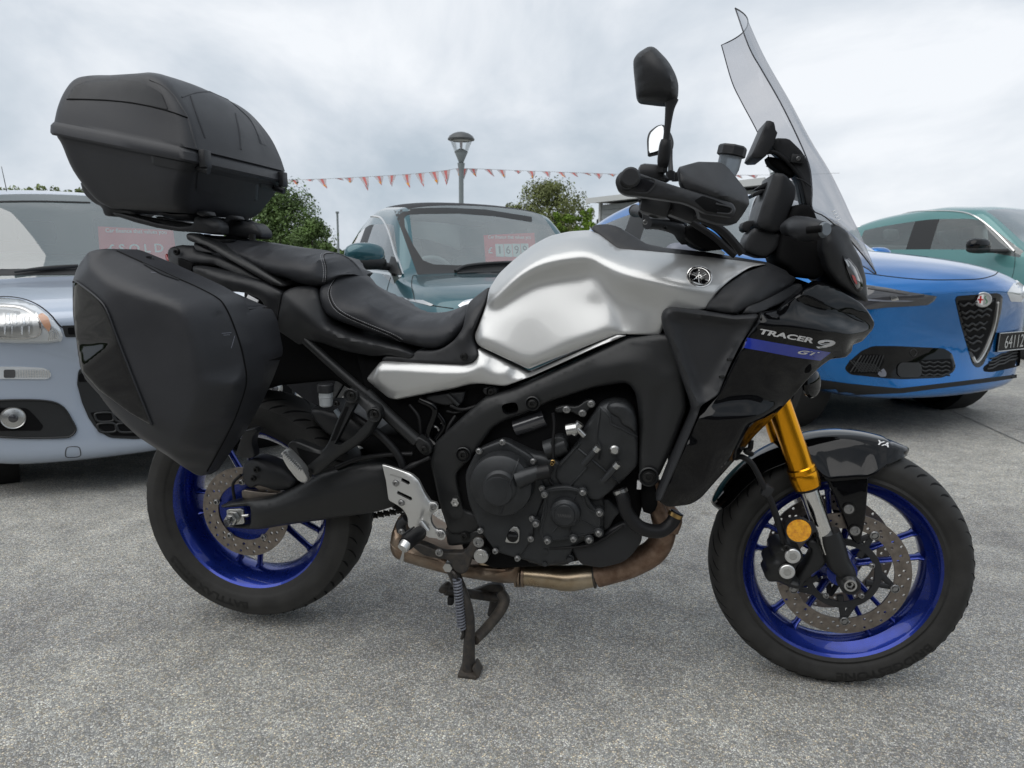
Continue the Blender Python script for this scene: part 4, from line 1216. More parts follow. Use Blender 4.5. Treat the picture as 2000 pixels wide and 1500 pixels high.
line_decal('seat_seam', plb, K('e1', [(1440, 236), (1385, 240), (1360, 254), (1363, 290), (1377, 340), (1382, 400), (1378, 450), (1374, 488)]), .0013, 'deep_black', pil, off=.0003)
# side panel under the seats
patch('tail_panel', K('e1', [(1003, 578, -.15, 4), (1045, 545, -.145), (1110, 520, -.14), (1290, 520, -.13), (1310, 600, -.142), (1335, 690, -.146), (1372, 790, -.148), (1400, 850, -.15), (1560, 930, -.15), (1780, 985, -.15), (2000, 1040, -.15), (2130, 1100, -.148), (2090, 1140, -.146), (1900, 1105, -.144), (1760, 1115, -.14), (1540, 1075, -.135), (1330, 1000, -.13), (1200, 985, -.13), (1150, 1025, -.13), (940, 880, -.135), (962, 780, -.145)]), 'matte_black', bike, roll=.006, to=0, mirror=True, rnd=8, res=.009, smooth=5,
    lines=[K('e1', [(1040, 590, -.165), (1110, 660, -.172), (1200, 760, -.176), (1330, 870, -.176), (1540, 955, -.17), (1780, 1010, -.165), (2000, 1060, -.158)]), K('e1', [(1150, 590, -.155), (1240, 690, -.160), (1330, 800, -.162)])])
patch('tail_unit', K('e1', [(232, 432, -.12), (243, 342, -.13, 4), (330, 345, -.135), (480, 380, -.14), (700, 440, -.145), (850, 488, -.148), (930, 530, -.15), (1003, 575, -.152, 4), (965, 770, -.148), (945, 835, -.146), (905, 820, -.145), (870, 730, -.145), (840, 660, -.146), (800, 620, -.148), (690, 575, -.15), (600, 565, -.15), (520, 565, -.148), (400, 520, -.14)]), 'matte_black', bike, roll=.005, depth=.08, rnd=6, res=.009, smooth=3, mirror=True,
    lines=[K('e1', [(250, 365, -.15), (420, 420, -.158), (560, 465, -.163), (700, 490, -.163), (830, 560, -.163), (930, 610, -.16)]), K('e1', [(560, 540, -.150), (590, 480, -.152)]), K('e1', [(850, 690, -.152), (900, 640, -.155), (950, 600, -.156)])])
patch('tail_light_housing', K('e1', [(25, 208, -.09, 5), (60, 182, -.09), (150, 165, -.10), (258, 182, -.11), (262, 215, -.112), (400, 255, -.12), (470, 275, -.12), (640, 350, -.125), (860, 480, -.13), (800, 490, -.13), (600, 420, -.13), (420, 335, -.125), (250, 330, -.12), (230, 430, -.12), (120, 395, -.11), (50, 352, -.09), (32, 290, -.08)]), 'matte_black', bike, roll=.006, to=0, mirror=True, rnd=5, res=.009,
    lines=[K('e1', [(90, 260, -.11), (200, 290, -.125), (380, 325, -.13)]), K('e1', [(145, 215, -.115), (240, 240, -.12), (380, 275, -.127)])])
patch('side_marker_recess', K('e1', [(112, 272, -.128), (245, 322, -.134), (236, 372, -.134), (228, 428, -.134), (130, 385, -.128)]), 'deep_black', bike, roll=.002, depth=.01, rnd=3)
bolt(*k1('e1', 112, 225), -.118, bike, r=.0075, m='black_bolt')
patch('tail_light', K('e1', [(2, 245, -.05), (22, 240, -.05), (46, 308, -.06), (26, 306, -.055), (8, 285, -.05)]), 'red_lens', bike, roll=.003, to=0, mirror=True, rnd=3, res=.006)
patch('grab_handle', K('e1', [(178, 110, -.115, 4), (185, 66, -.11, 6), (240, 63, -.112), (320, 92, -.115), (430, 145, -.125), (620, 260, -.138), (780, 355, -.146), (940, 455, -.15), (1030, 510, -.15), (1005, 528, -.15), (910, 508, -.15), (760, 420, -.15), (600, 325, -.145), (450, 240, -.135), (360, 180, -.128), (250, 148, -.12), (200, 130, -.116)]), 'frame_black', bike, roll=.007, depth=.028, rnd=5, res=.008, mirror=True)
patch('grab_handle_post', K('e1', [(245, 140, -.10), (330, 185, -.11), (420, 235, -.12), (340, 232, -.115), (258, 215, -.11)]), 'matte_black', bike, roll=.003, depth=.03, mirror=True)
patch('rack_plate', K('e1', [(310, 75, -.09), (380, 90, -.09), (420, 105, -.09), (520, 118, -.085), (600, 125, -.08), (540, 160, -.08), (450, 160, -.09), (390, 135, -.09)]), 'frame_black', bike, roll=.004, to=0, mirror=True)
box('white_label', P(*k1('e1', 750, 640), -.149), (.030, .004, .017), 'label_white', bike, rot=Matrix.Rotation(R_(26), 4, 'Y'), bev=.0005)
lathe('pannier_lock', [(0, -.006), (.009, -.006), (.012, -.003), (.013, .004)], P(*k1('e1', 893, 765), -.16), AX, 'black_bolt', bike, n=24)

# ---- rack and top-case carrier ------------------------------------------
patch('rack', K('a1', [(545, 1180, -.10, 4), (600, 1178, -.10), (760, 1220, -.105), (900, 1262, -.11), (1080, 1290, -.11), (1180, 1280, -.11), (1200, 1200, -.11, 6), (1260, 1195, -.11), (1385, 1250, -.11), (1410, 1290, -.11), (1405, 1352, -.11), (1360, 1355, -.11), (1200, 1335, -.11), (1050, 1325, -.11), (900, 1300, -.108), (740, 1260, -.105), (600, 1215, -.10)]), 'matte_black', bike, roll=.004, depth=.03, rnd=4, mirror=True, res=.008, lines=[K('a1', [(1240, 1225, -.122), (1330, 1300, -.125)])])
patch('rack', K('a1', [(560, 1205, 0), (900, 1290, 0), (1400, 1345, 0), (1405, 1300, 0), (1100, 1255, 0), (700, 1195, 0)]), 'matte_black', bike, roll=.003, depth=.02, rnd=4)
for y in (-.04, .05):
    patch('rack_arm', K('a1', [(1410, 1280, y), (1470, 1240, y), (1540, 1245, y), (1665, 1262, y), (1725, 1330, y), (1722, 1378, y), (1640, 1385, y), (1410, 1360, y)]), 'matte_black', bike, roll=.005, depth=.05, rnd=6, lines=[K('a1', [(1480, 1300, y - .015), (1600, 1300, y - .018), (1700, 1340, y - .01)])])
patch('rack_hook', K('a1', [(1410, 1270, -.07), (1450, 1195, -.07), (1525, 1205, -.07), (1540, 1235, -.07), (1470, 1245, -.07), (1440, 1285, -.07)]), 'matte_black', bike, roll=.004, depth=.03, rnd=4)
patch('rack_hook', K('a1', [(1200, 1190, -.125), (1215, 1165, -.125), (1290, 1162, -.125), (1310, 1205, -.125), (1260, 1215, -.125)]), 'matte_black', bike, roll=.004, depth=.03, rnd=4)
for u in (1300, 1650):
    cyl_px('rack_bolt', k1('a1', u, 1350), -.08, k1('a1', u, 1395), -.08, .008, 'black_bolt')

# ================================================================== top case
top = empty('top_case_mount', (-.2, 0, 1.1)) if False else None
def ring3(xf, wf, xr, wr, xb, z0, sl, rc=.03, n=8):
    "half ring from front centre round the right corner to the rear centre: (x, y, z)"
    pts = []
    kx = .09 * 1.0
    # front edge is slightly bowed
    for i in range(5):
        t = i / 4
        pts.append((xf + .014 * (1 - t * t), -(wf - rc) * t))
    for i in range(1, n + 1):
        a = math.pi / 2 * i / n
        pts.append((xf - rc + rc * math.cos(a), -(wf - rc) - rc * math.sin(a)))
    for i in range(1, 6):
        t = i / 6
        pts.append((xf - rc + (xr - xf + rc) * t, -(wf + (wr - wf) * t)))
    for i in range(0, n + 5):
        t = i / (n + 4)
        a = math.pi / 2 * t
        # superellipse quarter from (xr, wr) to (xb, 0)
        pts.append((xr - (xr - xb) * math.sin(a) ** .82, -wr * max(0, math.cos(a)) ** .62))
    return [Vector((x, y, z0 + sl * (.02 - x))) for x, y in pts]
def full(r):
    return r + [Vector((p.x, -p.y, p.z)) for p in reversed(r[1:-1])]
def loft(rings, cap0=False, cap1=False):
    n = len(rings[0])
    V = [p for r in rings for p in r]
    F = []
    for j in range(len(rings) - 1):
        for i in range(n):
            i2 = (i + 1) % n
            F.append((j * n + i, j * n + i2, (j + 1) * n + i2, (j + 1) * n + i))
    if cap0: F.append(tuple(reversed(range(n))))
    if cap1: F.append(tuple(range((len(rings) - 1) * n, len(rings) * n)))
    return V, F
def smooth_rings(keys, k=4):
    out = []
    n = len(keys[0])
    for i in range(n):
        out.append(catmull([r[i] for r in keys], k))
    return [[out[i][j] for i in range(n)] for j in range(len(out[0]))]
lid_keys = [ring3(0.008, 0.2256, -0.348, .180, -0.428, 1.246, .19), ring3(-0.002, 0.2177, -0.34, .171, -0.422, 1.285, .185), ring3(-0.024, 0.2088, -0.328, .158, -0.41, 1.332, .165), ring3(-0.062, 0.195, -0.313, .142, -0.391, 1.380, .125), ring3(-0.096, 0.1753, -0.293, .122, -0.368, 1.409, .085), ring3(-0.134, 0.128, -0.268, .09, -0.321, 1.428, .055, .025)]
lr = [full(r) for r in smooth_rings(lid_keys, 5)]
ctr = ring3(-0.204, 0.0197, -0.208, .015, -0.211, 1.437, .03, .008)
lr.append(full(ctr))
fl = [full(ring3(0.006, 0.2295, -0.353, .186, -0.432, 1.214, .19)), full(ring3(0.0085, 0.2319, -0.356, .1885, -0.4345, 1.219, .19)), full(ring3(0.007, 0.2304, -0.354, .187, -0.433, 1.236, .19)), full(ring3(0.002, 0.226, -0.351, .183, -0.428, 1.243, .19))]
topcase = recalc(mk('top_case', *loft(fl + lr, True, True), 'luggage_black', bike, smooth=30))
tcb = bvh_of(topcase)
base_keys = [ring3(-0.069, 0.1477, -0.278, .118, -0.326, 1.106, .06), ring3(-0.056, 0.1773, -0.303, .135, -0.361, 1.120, .08), ring3(-0.032, 0.2049, -0.333, .155, -0.404, 1.160, .135), ring3(-0.008, 0.2187, -0.345, .172, -0.416, 1.198, .185), ring3(0.002, 0.2226, -0.348, .178, -0.424, 1.212, .19), ring3(0.003, 0.2236, -0.348, .178, -0.424, 1.228, .19)]
br = [full(r) for r in smooth_rings(base_keys, 4)]
base = recalc(mk('case_base', *loft(br, True, True), 'luggage_black', topcase, smooth=45))
bsb = bvh_of(base)
# raised upper cap panel of the lid, seam below it
decal('lid_panel', tcb, K('a1', [(205, 288), (240, 215), (275, 185), (345, 155), (440, 136), (600, 138), (760, 155), (870, 205), (940, 250), (990, 375), (860, 345), (700, 315), (500, 296), (350, 290)]), 'matte_black', topcase, off=.0022, thick=.003, rnd=4)
line_decal('lid_seam', tcb, K('a1', [(202, 296), (350, 297), (520, 304), (700, 322), (860, 352), (1000, 388), (1145, 440)]), .0017, 'deep_black', topcase, off=.0006)
line_decal('lid_ridge', tcb, K('a1', [(850, 142), (950, 190), (1040, 270), (1100, 360), (1145, 440), (1180, 560), (1212, 680)]), .0022, 'luggage_black', topcase, off=-.0008)
line_decal('lid_ridge', tcb, K('a1', [(1100, 280), (1200, 245), (1300, 236), (1380, 250), (1460, 300), (1600, 420), (1660, 500), (1720, 640)]), .002, 'luggage_black', topcase, off=-.0008)
for pts in ([(1170, 275), (1210, 400), (1280, 600)], [(1520, 410), (1550, 560), (1560, 690)]):
    line_decal('lid_rib', tcb, K('a1', pts), .003, 'luggage_black', topcase, off=-.0018)
decal('lid_panel', tcb, K('a1', [(1640, 460), (1690, 500), (1740, 590), (1768, 660), (1712, 640), (1690, 560)]), 'luggage_black', topcase, off=.002, thick=.003)
# latches
for (u, v, s) in ((1270, 770, 1), (1868, 930, .8)):
    q = hit(tcb, *k1('a1', u, v - 20))
    if q is None: q = P(*k1('a1', u, v), .235)
    h = box('latch', q + Vector((.006, -.004 if s == 1 else .004, -.004)), (.016, .028, .040), 'matte_black', topcase, bev=.003)
    q2 = P(*k1('a1', u - 10, v + 75), q.y - .004)
    lt = g_tube([q2 + Vector((-.012, 0, .006)), q2 + Vector((.016, 0, -.003))], .0085, n=14, straight=True)
    recalc(mk('latch_barrel', *lt, 'matte_black', topcase, smooth=50))
    lathe('latch_pin', [(0, -.004), (.005, -.004), (.005, .004), (0, .004)], q2 + Vector((-.012, -.007, .008)), AX, 'gloss_black', topcase, n=14)
decal('case_handle_recess', bsb, K('a1', [(862, 735), (1180, 800), (1225, 860), (1200, 872), (1100, 850), (880, 805), (866, 790)]), 'matte_black', topcase, off=.004, thick=.006)
decal('case_front_panel', bsb, K('a1', [(1225, 880), (1240, 850), (1700, 960), (1690, 1090), (1640, 1095), (1215, 1005)]), 'luggage_black', topcase, off=.0025, thick=.004)
decal('case_handle_recess', bsb, K('a1', [(1715, 950), (1830, 975), (1825, 1010), (1715, 990)]), 'matte_black', topcase, off=.004, thick=.006)
patch('case_foot', K('a1', [(290, 935, -.09), (380, 960, -.10), (470, 1060, -.10), (560, 1110, -.09), (620, 1150, -.08), (550, 1190, -.08), (540, 1212, -.08), (480, 1205, -.08), (470, 1140, -.08), (400, 1105, -.08), (330, 1040, -.08)]), 'luggage_black', topcase, roll=.008, to=0.0, mirror=True, rnd=6)
patch('case_bottom', K('a1', [(540, 1090, -.10), (800, 1150, -.11), (1000, 1190, -.11), (1150, 1195, -.12), (1200, 1200, -.1), (1180, 1245, -.09), (1050, 1245, -.09), (1020, 1225, -.09), (960, 1220, -.09), (940, 1200, -.09), (740, 1190, -.09), (690, 1170, -.09), (620, 1160, -.09), (560, 1150, -.09)]), 'luggage_black', topcase, roll=.004, to=0.0, mirror=True, rnd=3)

# ================================================================== panniers
SEAM = K('a2', [(310, 172, -.375), (460, 240, -.385), (650, 326, -.385), (760, 375, -.382), (860, 428, -.378), (905, 470, -.375), (950, 558, -.372), (1000, 700, -.368), (1022, 800, -.366), (1032, 880, -.364), (1020, 960, -.362), (960, 1125, -.356), (870, 1300, -.348), (800, 1425, -.34)])
lid = patch('pannier', K('a2', [(148, 168, -.40, 14), (240, 158, -.39)]) + [q if len(q) > 3 else q + (2,) for q in SEAM] + K('a2', [(780, 1434, -.345, 6), (740, 1424, -.35), (600, 1325, -.37), (430, 1215, -.385), (290, 1085, -.395), (200, 960, -.40), (130, 878, -.405), (104, 832, -.405), (72, 640, -.40), (58, 520, -.395), (58, 335, -.395, 12), (90, 250, -.395)]),
    'luggage_black', bike, res=.010, smooth=1, roll=.006, to=-.29, rnd=5, sharp=50,
    lines=[K('a2', [(160, 250, -.435), (260, 330, -.455), (420, 395, -.462), (600, 452, -.464), (680, 505, -.462), (725, 640, -.462), (768, 880, -.460), (755, 1050, -.456), (675, 1245, -.44)]), K('a2', [(85, 345, -.425), (210, 430, -.458), (260, 520, -.466), (330, 720, -.468), (420, 950, -.466), (505, 1150, -.458)]), K('a2', [(110, 840, -.425), (210, 945, -.435), (380, 1085, -.446), (510, 1150, -.452), (675, 1235, -.436)]), K('a2', [(130, 890, -.412), (300, 1070, -.425), (440, 1200, -.428), (600, 1300, -.42)]), K('a2', [(900, 520, -.405), (960, 720, -.405), (975, 900, -.402), (900, 1130, -.395)])])
ldb = bvh_of(lid)
decal('pannier_trim', ldb, K('a2', [(68, 348, 8), (90, 352, 8), (205, 447, 20), (248, 510, 20), (300, 650), (395, 890), (498, 1143, 6), (380, 1076), (205, 945), (116, 845, 10), (80, 640), (68, 500)]), 'gloss_black', lid, off=.006, thick=.008, res=4.0)
line_decal('trim_bead', ldb, K('a2', [(66, 346), (84, 344), (205, 438), (254, 505), (308, 648), (402, 888), (505, 1144)]), .0022, 'luggage_black', lid, off=.004)
base_o = SEAM + K('a2', [(830, 1422, -.31), (1000, 1180, -.27), (1100, 1000, -.245), (1145, 900, -.24), (1206, 742, -.235, 6), (1172, 565, -.235), (1142, 500, -.235, 8), (900, 395, -.24), (500, 228, -.25), (320, 172, -.26)])
pb_ = patch('pannier_base', [(q[0], q[1], q[2] + .004) + tuple(q[3:]) for q in base_o], 'luggage_black', lid, roll=.003, depth=.025, rnd=4, res=.012, smooth=2)
line_decal('pannier_seam', bvh_of(lid, pb_), [q[:2] for q in SEAM], .0022, 'deep_black', lid, off=.0)
decal('hinge_strip', ldb, K('a2', [(450, 232), (520, 262), (655, 318), (655, 334), (560, 300), (460, 246)]), 'matte_black', lid, off=.004, thick=.006, rnd=2)
lathe('pannier_lock', [(0, .004), (.006, .005), (.009, .004), (.0105, .0), (.0105, -.01)], P(*k1('a2', 485, 218), -.33), (0, -.35, 1), 'gloss_black', lid, n=20)
# left-hand pannier: same shell mirrored
for o in [lid] + list(lid.children):
    pass
def mirror_copy(o, parent):
    me = o.data.copy()
    for v in me.vertices:
        v.co.y = -v.co.y
    me.flip_normals()
    c = bpy.data.objects.new(o.name.split('.')[0], me)
    link(c, parent)
    return c
if True:
    l2 = mirror_copy(lid, bike)
    for o in list(lid.children):
        if o.name.startswith(('pannier_base', 'pannier_trim')):
            mirror_copy(o, l2)

for pts in ([(895, 632), (925, 630), (948, 628)], [(905, 642), (940, 640)], [(968, 645), (955, 690), (948, 715)], [(500, 290), (530, 295)]):
    line_decal('scratch', ldb, K('a2', pts), .0005, 'spring_grey', lid, off=.0003, n=4)
# ================================================================== motorcycle: front end
# fairing panels
patch('tank_shoulder', K('a7', [(652, 108, -.125, 3), (760, 148, -.12), (828, 182, -.115, 3), (800, 222, -.135), (640, 315, -.20), (480, 388, -.228, 4), (400, 380, -.222), (308, 360, -.21, 3), (330, 312, -.205), (420, 230, -.19), (540, 150, -.16)]), 'matte_black', bike, roll=.006, depth=.04, rnd=5, res=.008, mirror=True, smooth=6, lines=[K('a7', [(350, 330, -.225), (480, 250, -.212), (640, 190, -.18), (780, 180, -.14)]), K('a7', [(480, 370, -.236), (620, 280, -.21), (780, 210, -.15)])])
patch('shoulder_fin', K('a7', [(800, 220, -.13), (855, 212, -.12), (862, 235, -.125), (838, 265, -.135), (720, 335, -.19), (600, 385, -.225), (520, 385, -.228), (545, 345, -.225), (680, 290, -.19)]), 'matte_black', bike, roll=.004, depth=.03, rnd=4, res=.008, mirror=True)
duct = patch('air_duct', K('a7', [(62, 400, -.225, 20), (85, 358, -.228, 16), (130, 348, -.23), (300, 368, -.232), (480, 394, -.236), (610, 384, -.236, 10), (622, 400, -.238), (540, 512, -.245), (505, 570, -.247), (440, 702, -.25), (385, 845, -.256), (285, 905, -.262), (270, 960, -.264), (160, 1220, -.262), (62, 1445, -.258, 4), (30, 1442, -.252, 4), (130, 1190, -.25), (238, 940, -.25), (225, 885, -.248), (120, 590, -.235), (72, 470, -.228)]), 'matte_black', bike, roll=.007, depth=.05, rnd=8, res=.009, smooth=2, mirror=True,
    lines=[K('a7', [(100, 400, -.238), (150, 560, -.248), (240, 800, -.258), (280, 900, -.27)]), K('a7', [(140, 400, -.222), (190, 560, -.226), (265, 780, -.232), (300, 850, -.24)]), K('a7', [(150, 372, -.238), (300, 390, -.24), (480, 412, -.244), (590, 402, -.246)]), K('a7', [(180, 405, -.222), (320, 425, -.222), (500, 440, -.226)]), K('a7', [(340, 800, -.235), (420, 660, -.23), (490, 530, -.228)])])
fair = patch('fairing', K('a7', [(622, 378, -.242, 3), (720, 362, -.22), (840, 270, -.195, 3), (860, 250, -.19), (958, 196, -.155, 6), (1060, 240, -.14), (1190, 322, -.115), (1232, 372, -.105), (1268, 434, -.085, 5), (1258, 470, -.085, 5), (1195, 540, -.10), (1140, 560, -.115), (1142, 592, -.12, 5), (1105, 630, -.13), (1018, 640, -.15), (960, 682, -.155), (880, 762, -.165), (820, 832, -.17), (720, 942, -.18), (590, 1072, -.19), (510, 1172, -.195), (440, 1252, -.20), (350, 1352, -.205), (290, 1422, -.21, 10), (230, 1460, -.215, 12), (100, 1476, -.24, 8), (46, 1442, -.25, 4), (272, 960, -.258, 3), (380, 850, -.252, 4), (440, 722, -.248), (545, 512, -.245)]),
    'gloss_black', bike, res=.0075, smooth=3, roll=.004, depth=.05, rnd=4, mirror=True, sharp=55,
    lines=[K('a7', [(850, 278, -.205), (980, 340, -.185), (1100, 390, -.145), (1215, 432, -.105)]), K('a7', [(860, 262, -.20), (950, 215, -.168), (1060, 262, -.152), (1180, 345, -.125), (1230, 405, -.105)]), K('a7', [(880, 330, -.180), (1000, 385, -.17), (1100, 410, -.14)]),
           K('a7', [(640, 395, -.25), (800, 392, -.228), (1000, 415, -.19), (1140, 445, -.14), (1240, 460, -.095)]), K('a7', [(612, 440, -.262), (780, 440, -.252), (980, 470, -.226), (1130, 500, -.178), (1225, 500, -.115)]),
           K('a7', [(520, 575, -.252), (700, 615, -.236), (900, 650, -.20)]), K('a7', [(440, 790, -.246), (560, 720, -.236), (700, 700, -.218), (840, 720, -.185)]),
           K('a7', [(395, 862, -.245), (520, 855, -.236), (660, 830, -.215), (790, 790, -.18)]), K('a7', [(300, 925, -.260), (400, 905, -.252), (540, 908, -.242), (640, 920, -.222), (720, 880, -.195)]), K('a7', [(275, 968, -.270), (420, 978, -.266), (580, 972, -.252), (650, 945, -.235), (730, 905, -.2)]),
           K('a7', [(200, 1130, -.266), (330, 1150, -.255), (480, 1130, -.225)]), K('a7', [(110, 1350, -.262), (220, 1370, -.245), (320, 1330, -.22)])])
fab = bvh_of(fair)
decal('stripe', fab, K('a7', [(528, 514), (700, 545), (860, 572), (1018, 602), (958, 648), (800, 626), (640, 595), (498, 570)]), 'print_blue', fair, off=.0006, rnd=1)
text_on('lettering', 'TRACER', quad_map(fab, k1('a7', 622, 496), k1('a7', 918, 549), (-1.5, -29 / 2.884), .0025), 'print_silver', fair, shear=.35, bold=.035)
text_on('lettering', '9', quad_map(fab, k1('a7', 932, 573), k1('a7', 1030, 584), (6, -48 / 2.884), .0016), 'print_silver', fair, shear=.2, bold=.03)
text_on('lettering', 'GT', quad_map(fab, k1('a7', 828, 607), k1('a7', 945, 620), (4, -19 / 2.884), .0018), 'print_silver', fair, shear=.3, bold=.03)
line_decal('panel_seam', fab, K('a7', [(838, 272), (900, 292), (1000, 338), (1080, 372), (1150, 412), (1200, 430)]), .0012, 'deep_black', fair, off=.0)
for u, v in ((450, 640), (405, 738)):
    lathe('fairing_clip', [(0, -.006), (.003, -.006), (.003, .004)], P(*k1('a7', u, v), -.25), (1, .3, .1), 'black_bolt', bike, n=10)
# horn behind the fairing
lathe('horn', [(0, .0), (.018, 0), (.030, .004), (.033, .010), (.030, .016), (.02, .02)], P(*k1('a7', 885, 775), -.06), (.75, -.65, .1), 'gloss_black', bike, n=36)
# radiator shroud between the panels
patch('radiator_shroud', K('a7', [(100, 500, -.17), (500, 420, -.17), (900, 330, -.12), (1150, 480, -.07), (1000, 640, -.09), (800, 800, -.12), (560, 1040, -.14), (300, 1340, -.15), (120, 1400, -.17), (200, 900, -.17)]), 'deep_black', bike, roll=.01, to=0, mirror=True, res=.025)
# headlight cowl
cowl = patch('headlight_cowl', K('e3', [(668, 935, -.15, 6), (700, 860, -.15), (770, 840, -.14), (850, 905, -.125), (880, 985, -.115), (940, 1090, -.10), (975, 1220, -.085), (990, 1400, -.075, 4), (955, 1378, -.09), (860, 1330, -.115), (770, 1262, -.135), (700, 1160, -.15), (664, 1030, -.155)]), 'matte_black', bike, roll=.008, to=0, mirror=True, rnd=6, res=.009, smooth=5, lines=[K('e3', [(720, 920, -.165), (790, 1060, -.16), (850, 1220, -.14), (930, 1340, -.105)])])
cwb = bvh_of(cowl)
decal('headlight_rim', cwb, K('e3', [(808, 1062, 4), (850, 1085, 4), (905, 1150), (945, 1240), (948, 1300, 5), (915, 1330, 5), (865, 1265), (830, 1180)]), 'gloss_black', cowl, off=.002, thick=.003)
hl_ = decal('headlight', cwb, K('e3', [(815, 1085, 4), (850, 1100, 4), (898, 1160), (930, 1245), (928, 1290, 5), (908, 1305, 5), (868, 1240), (838, 1165)]), 'lens_dark', cowl, off=.004, thick=.003, bulge=.004)
decal('lamp_reflector', cwb, K('e3', [(868, 1200), (892, 1210), (910, 1262), (902, 1272), (880, 1235)]), 'red_lens', cowl, off=.0095, rnd=2)
decal('lamp_reflector', cwb, K('e3', [(822, 1098), (838, 1104), (856, 1140), (846, 1148)]), 'steel', cowl, off=.0088, rnd=2)
# dark structure inside the nose
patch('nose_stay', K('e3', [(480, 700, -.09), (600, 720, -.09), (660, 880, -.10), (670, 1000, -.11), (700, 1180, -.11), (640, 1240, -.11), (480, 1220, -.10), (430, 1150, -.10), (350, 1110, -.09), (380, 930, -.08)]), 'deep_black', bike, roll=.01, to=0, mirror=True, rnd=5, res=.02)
patch('screen_bracket', K('e3', [(330, 246, -.03), (432, 250, -.03), (520, 335, -.03), (560, 400, -.03), (590, 520, -.03), (600, 700, -.04), (560, 740, -.04), (520, 560, -.035), (440, 430, -.03), (310, 310, -.03)]), 'matte_black', bike, smooth=1, sharp=30, roll=.003, depth=.03, rnd=4, mirror=True)
box('bracket_block', P(*k1('e3', 490, 395), -.035), (.028, .012, .018), 'matte_black', bike, rot=Matrix.Rotation(R_(8), 4, 'Y'), bev=.002)
bolt(*k1('e3', 497, 392), -.042, bike, r=.0035)
patch('gps_mount', K('e3', [(282, 116, -.06, 3), (340, 142, -.06), (332, 186, -.06), (358, 196, -.06), (322, 306, -.06), (262, 388, -.06), (190, 392, -.06), (166, 378, -.06, 3), (215, 270, -.06)]), 'matte_black', bike, smooth=1, sharp=30, roll=.003, depth=.11, rnd=3, lines=[K('e3', [(270, 180, -.064), (215, 330, -.064)])])
tube('gps_cable', [P(*k1('e3', u, v), -.03) for u, v in ((265, 345), (340, 352), (420, 410), (480, 480), (540, 570), (575, 680), (580, 830))], .005, 'hose_rubber', bike)
patch('screen_adjuster', K('e3', [(275, 370, -.02), (380, 390, -.02), (480, 500, -.02), (460, 530, -.02), (370, 480, -.02), (300, 430, -.02)]), 'deep_black', bike, roll=.006, depth=.04, rnd=8)
tube('cable_tie', [P(*k1('e3', u, v), -.045) for u, v in ((478, 528), (530, 545), (590, 590))], .0016, 'matte_black', bike)
# instrument display
patch('instrument_panel', K('e3', [(330, 486, -.075, 3), (402, 496, -.075), (440, 535, -.075), (482, 592, -.07), (478, 660, -.07), (395, 880, -.07), (330, 910, -.072), (225, 880, -.075, 4), (202, 848, -.075), (245, 710, -.075), (300, 570, -.075)]), 'matte_black', bike, smooth=1, sharp=30, roll=.004, to=0, mirror=True, rnd=4, res=.009, lines=[K('e3', [(395, 510, -.085), (370, 640, -.086), (300, 850, -.085)])])
patch('display_glass', K('e3', [(298, 575, .07), (240, 700, .07), (198, 845, .07), (150, 825, .07), (190, 680, .07), (250, 590, .07)]), 'lens_dark', bike, roll=.002, depth=.02, rnd=4)
for pts in ([(165, 640), (262, 598), (272, 620), (180, 662)], [(198, 605), (240, 572), (298, 548), (290, 575), (250, 600)], [(100, 880), (118, 828), (195, 822), (185, 850), (140, 912)]):
    patch('display_bezel', K('e3', [(u, v, -.02) for u, v in pts]), 'matte_black', bike, roll=.001, depth=.06, rnd=1)
patch('display_stem', K('e3', [(190, 870, -.06), (330, 900, -.06), (390, 910, -.06), (360, 1020, -.06), (270, 1095, -.06), (110, 1040, -.06), (150, 930, -.06)]), 'matte_black', bike, smooth=1, sharp=30, roll=.008, to=0, mirror=True, rnd=8)
# turn signal
sig = tube('turn_signal', [P(*k1('e3', u, v), y) for u, v, y in ((420, 880, -.12), (470, 862, -.16), (520, 880, -.2), (600, 890, -.235), (672, 888, -.255))], [.016, .02, .024, .022, .016], 'matte_black', bike, n=18)
cyl_px('signal_lens', k1('e3', 668, 888), -.254, k1('e3', 694, 884), -.262, .016, 'reservoir_smoke', parent=sig, r1=.012)
tube('signal_slot', [P(*k1('e3', 555, 892), -.262), P(*k1('e3', 660, 880), -.274)], .007, 'deep_black', sig, straight=True)

# ---- windscreen: curved sheet, section by section
secs = [  # (centre x, z), near-edge pixel and half width
    ((1.216, 1.519), (1436, 16), .128), ((1.245, 1.462), (1463, 92), .142), ((1.272, 1.415), (1488, 137), .15), ((1.315, 1.348), (1522, 196), .155), ((1.362, 1.27), (1555, 262), .16), ((1.405, 1.208), (1580, 322), .168), ((1.437, 1.155), (1586, 370), .178), ((1.460, 1.112), (1587, 409), .186), ((1.482, 1.074), (1612, 424), .165), ((1.506, 1.03), (1652, 460), .115), ((1.522, 1.0), (1688, 502), .065), ((1.529, .988), (1706, 526), .02)]
rows = []
for (xc, zc), pe, w in secs:
    e_ = P(*pe, -w)
    row = []
    for j in range(-8, 9):
        u = j / 8
        k = abs(u) ** 2.2
        row.append(Vector((xc + (e_.x - xc) * k, w * u, zc + (e_.z - zc) * k)))
    rows.append(row)
n_c = len(rows[0])
cols = [catmull([r[i] for r in rows], 4) for i in range(n_c)]
V = [cols[i][j] for j in range(len(cols[0])) for i in range(n_c)]
nr = len(cols[0])
F = [(j * n_c + i, j * n_c + i + 1, (j + 1) * n_c + i + 1, (j + 1) * n_c + i) for j in range(nr - 1) for i in range(n_c - 1)]
scr = mk('windscreen', V, F, 'smoke_screen', bike, smooth=180)
rim_p = [cols[i][0] for i in range(n_c)] + [cols[-1][j] for j in range(1, nr)] + [cols[i][-1] for i in range(n_c - 2, -1, -1)] + [cols[0][j] for j in range(nr - 2, 0, -1)]
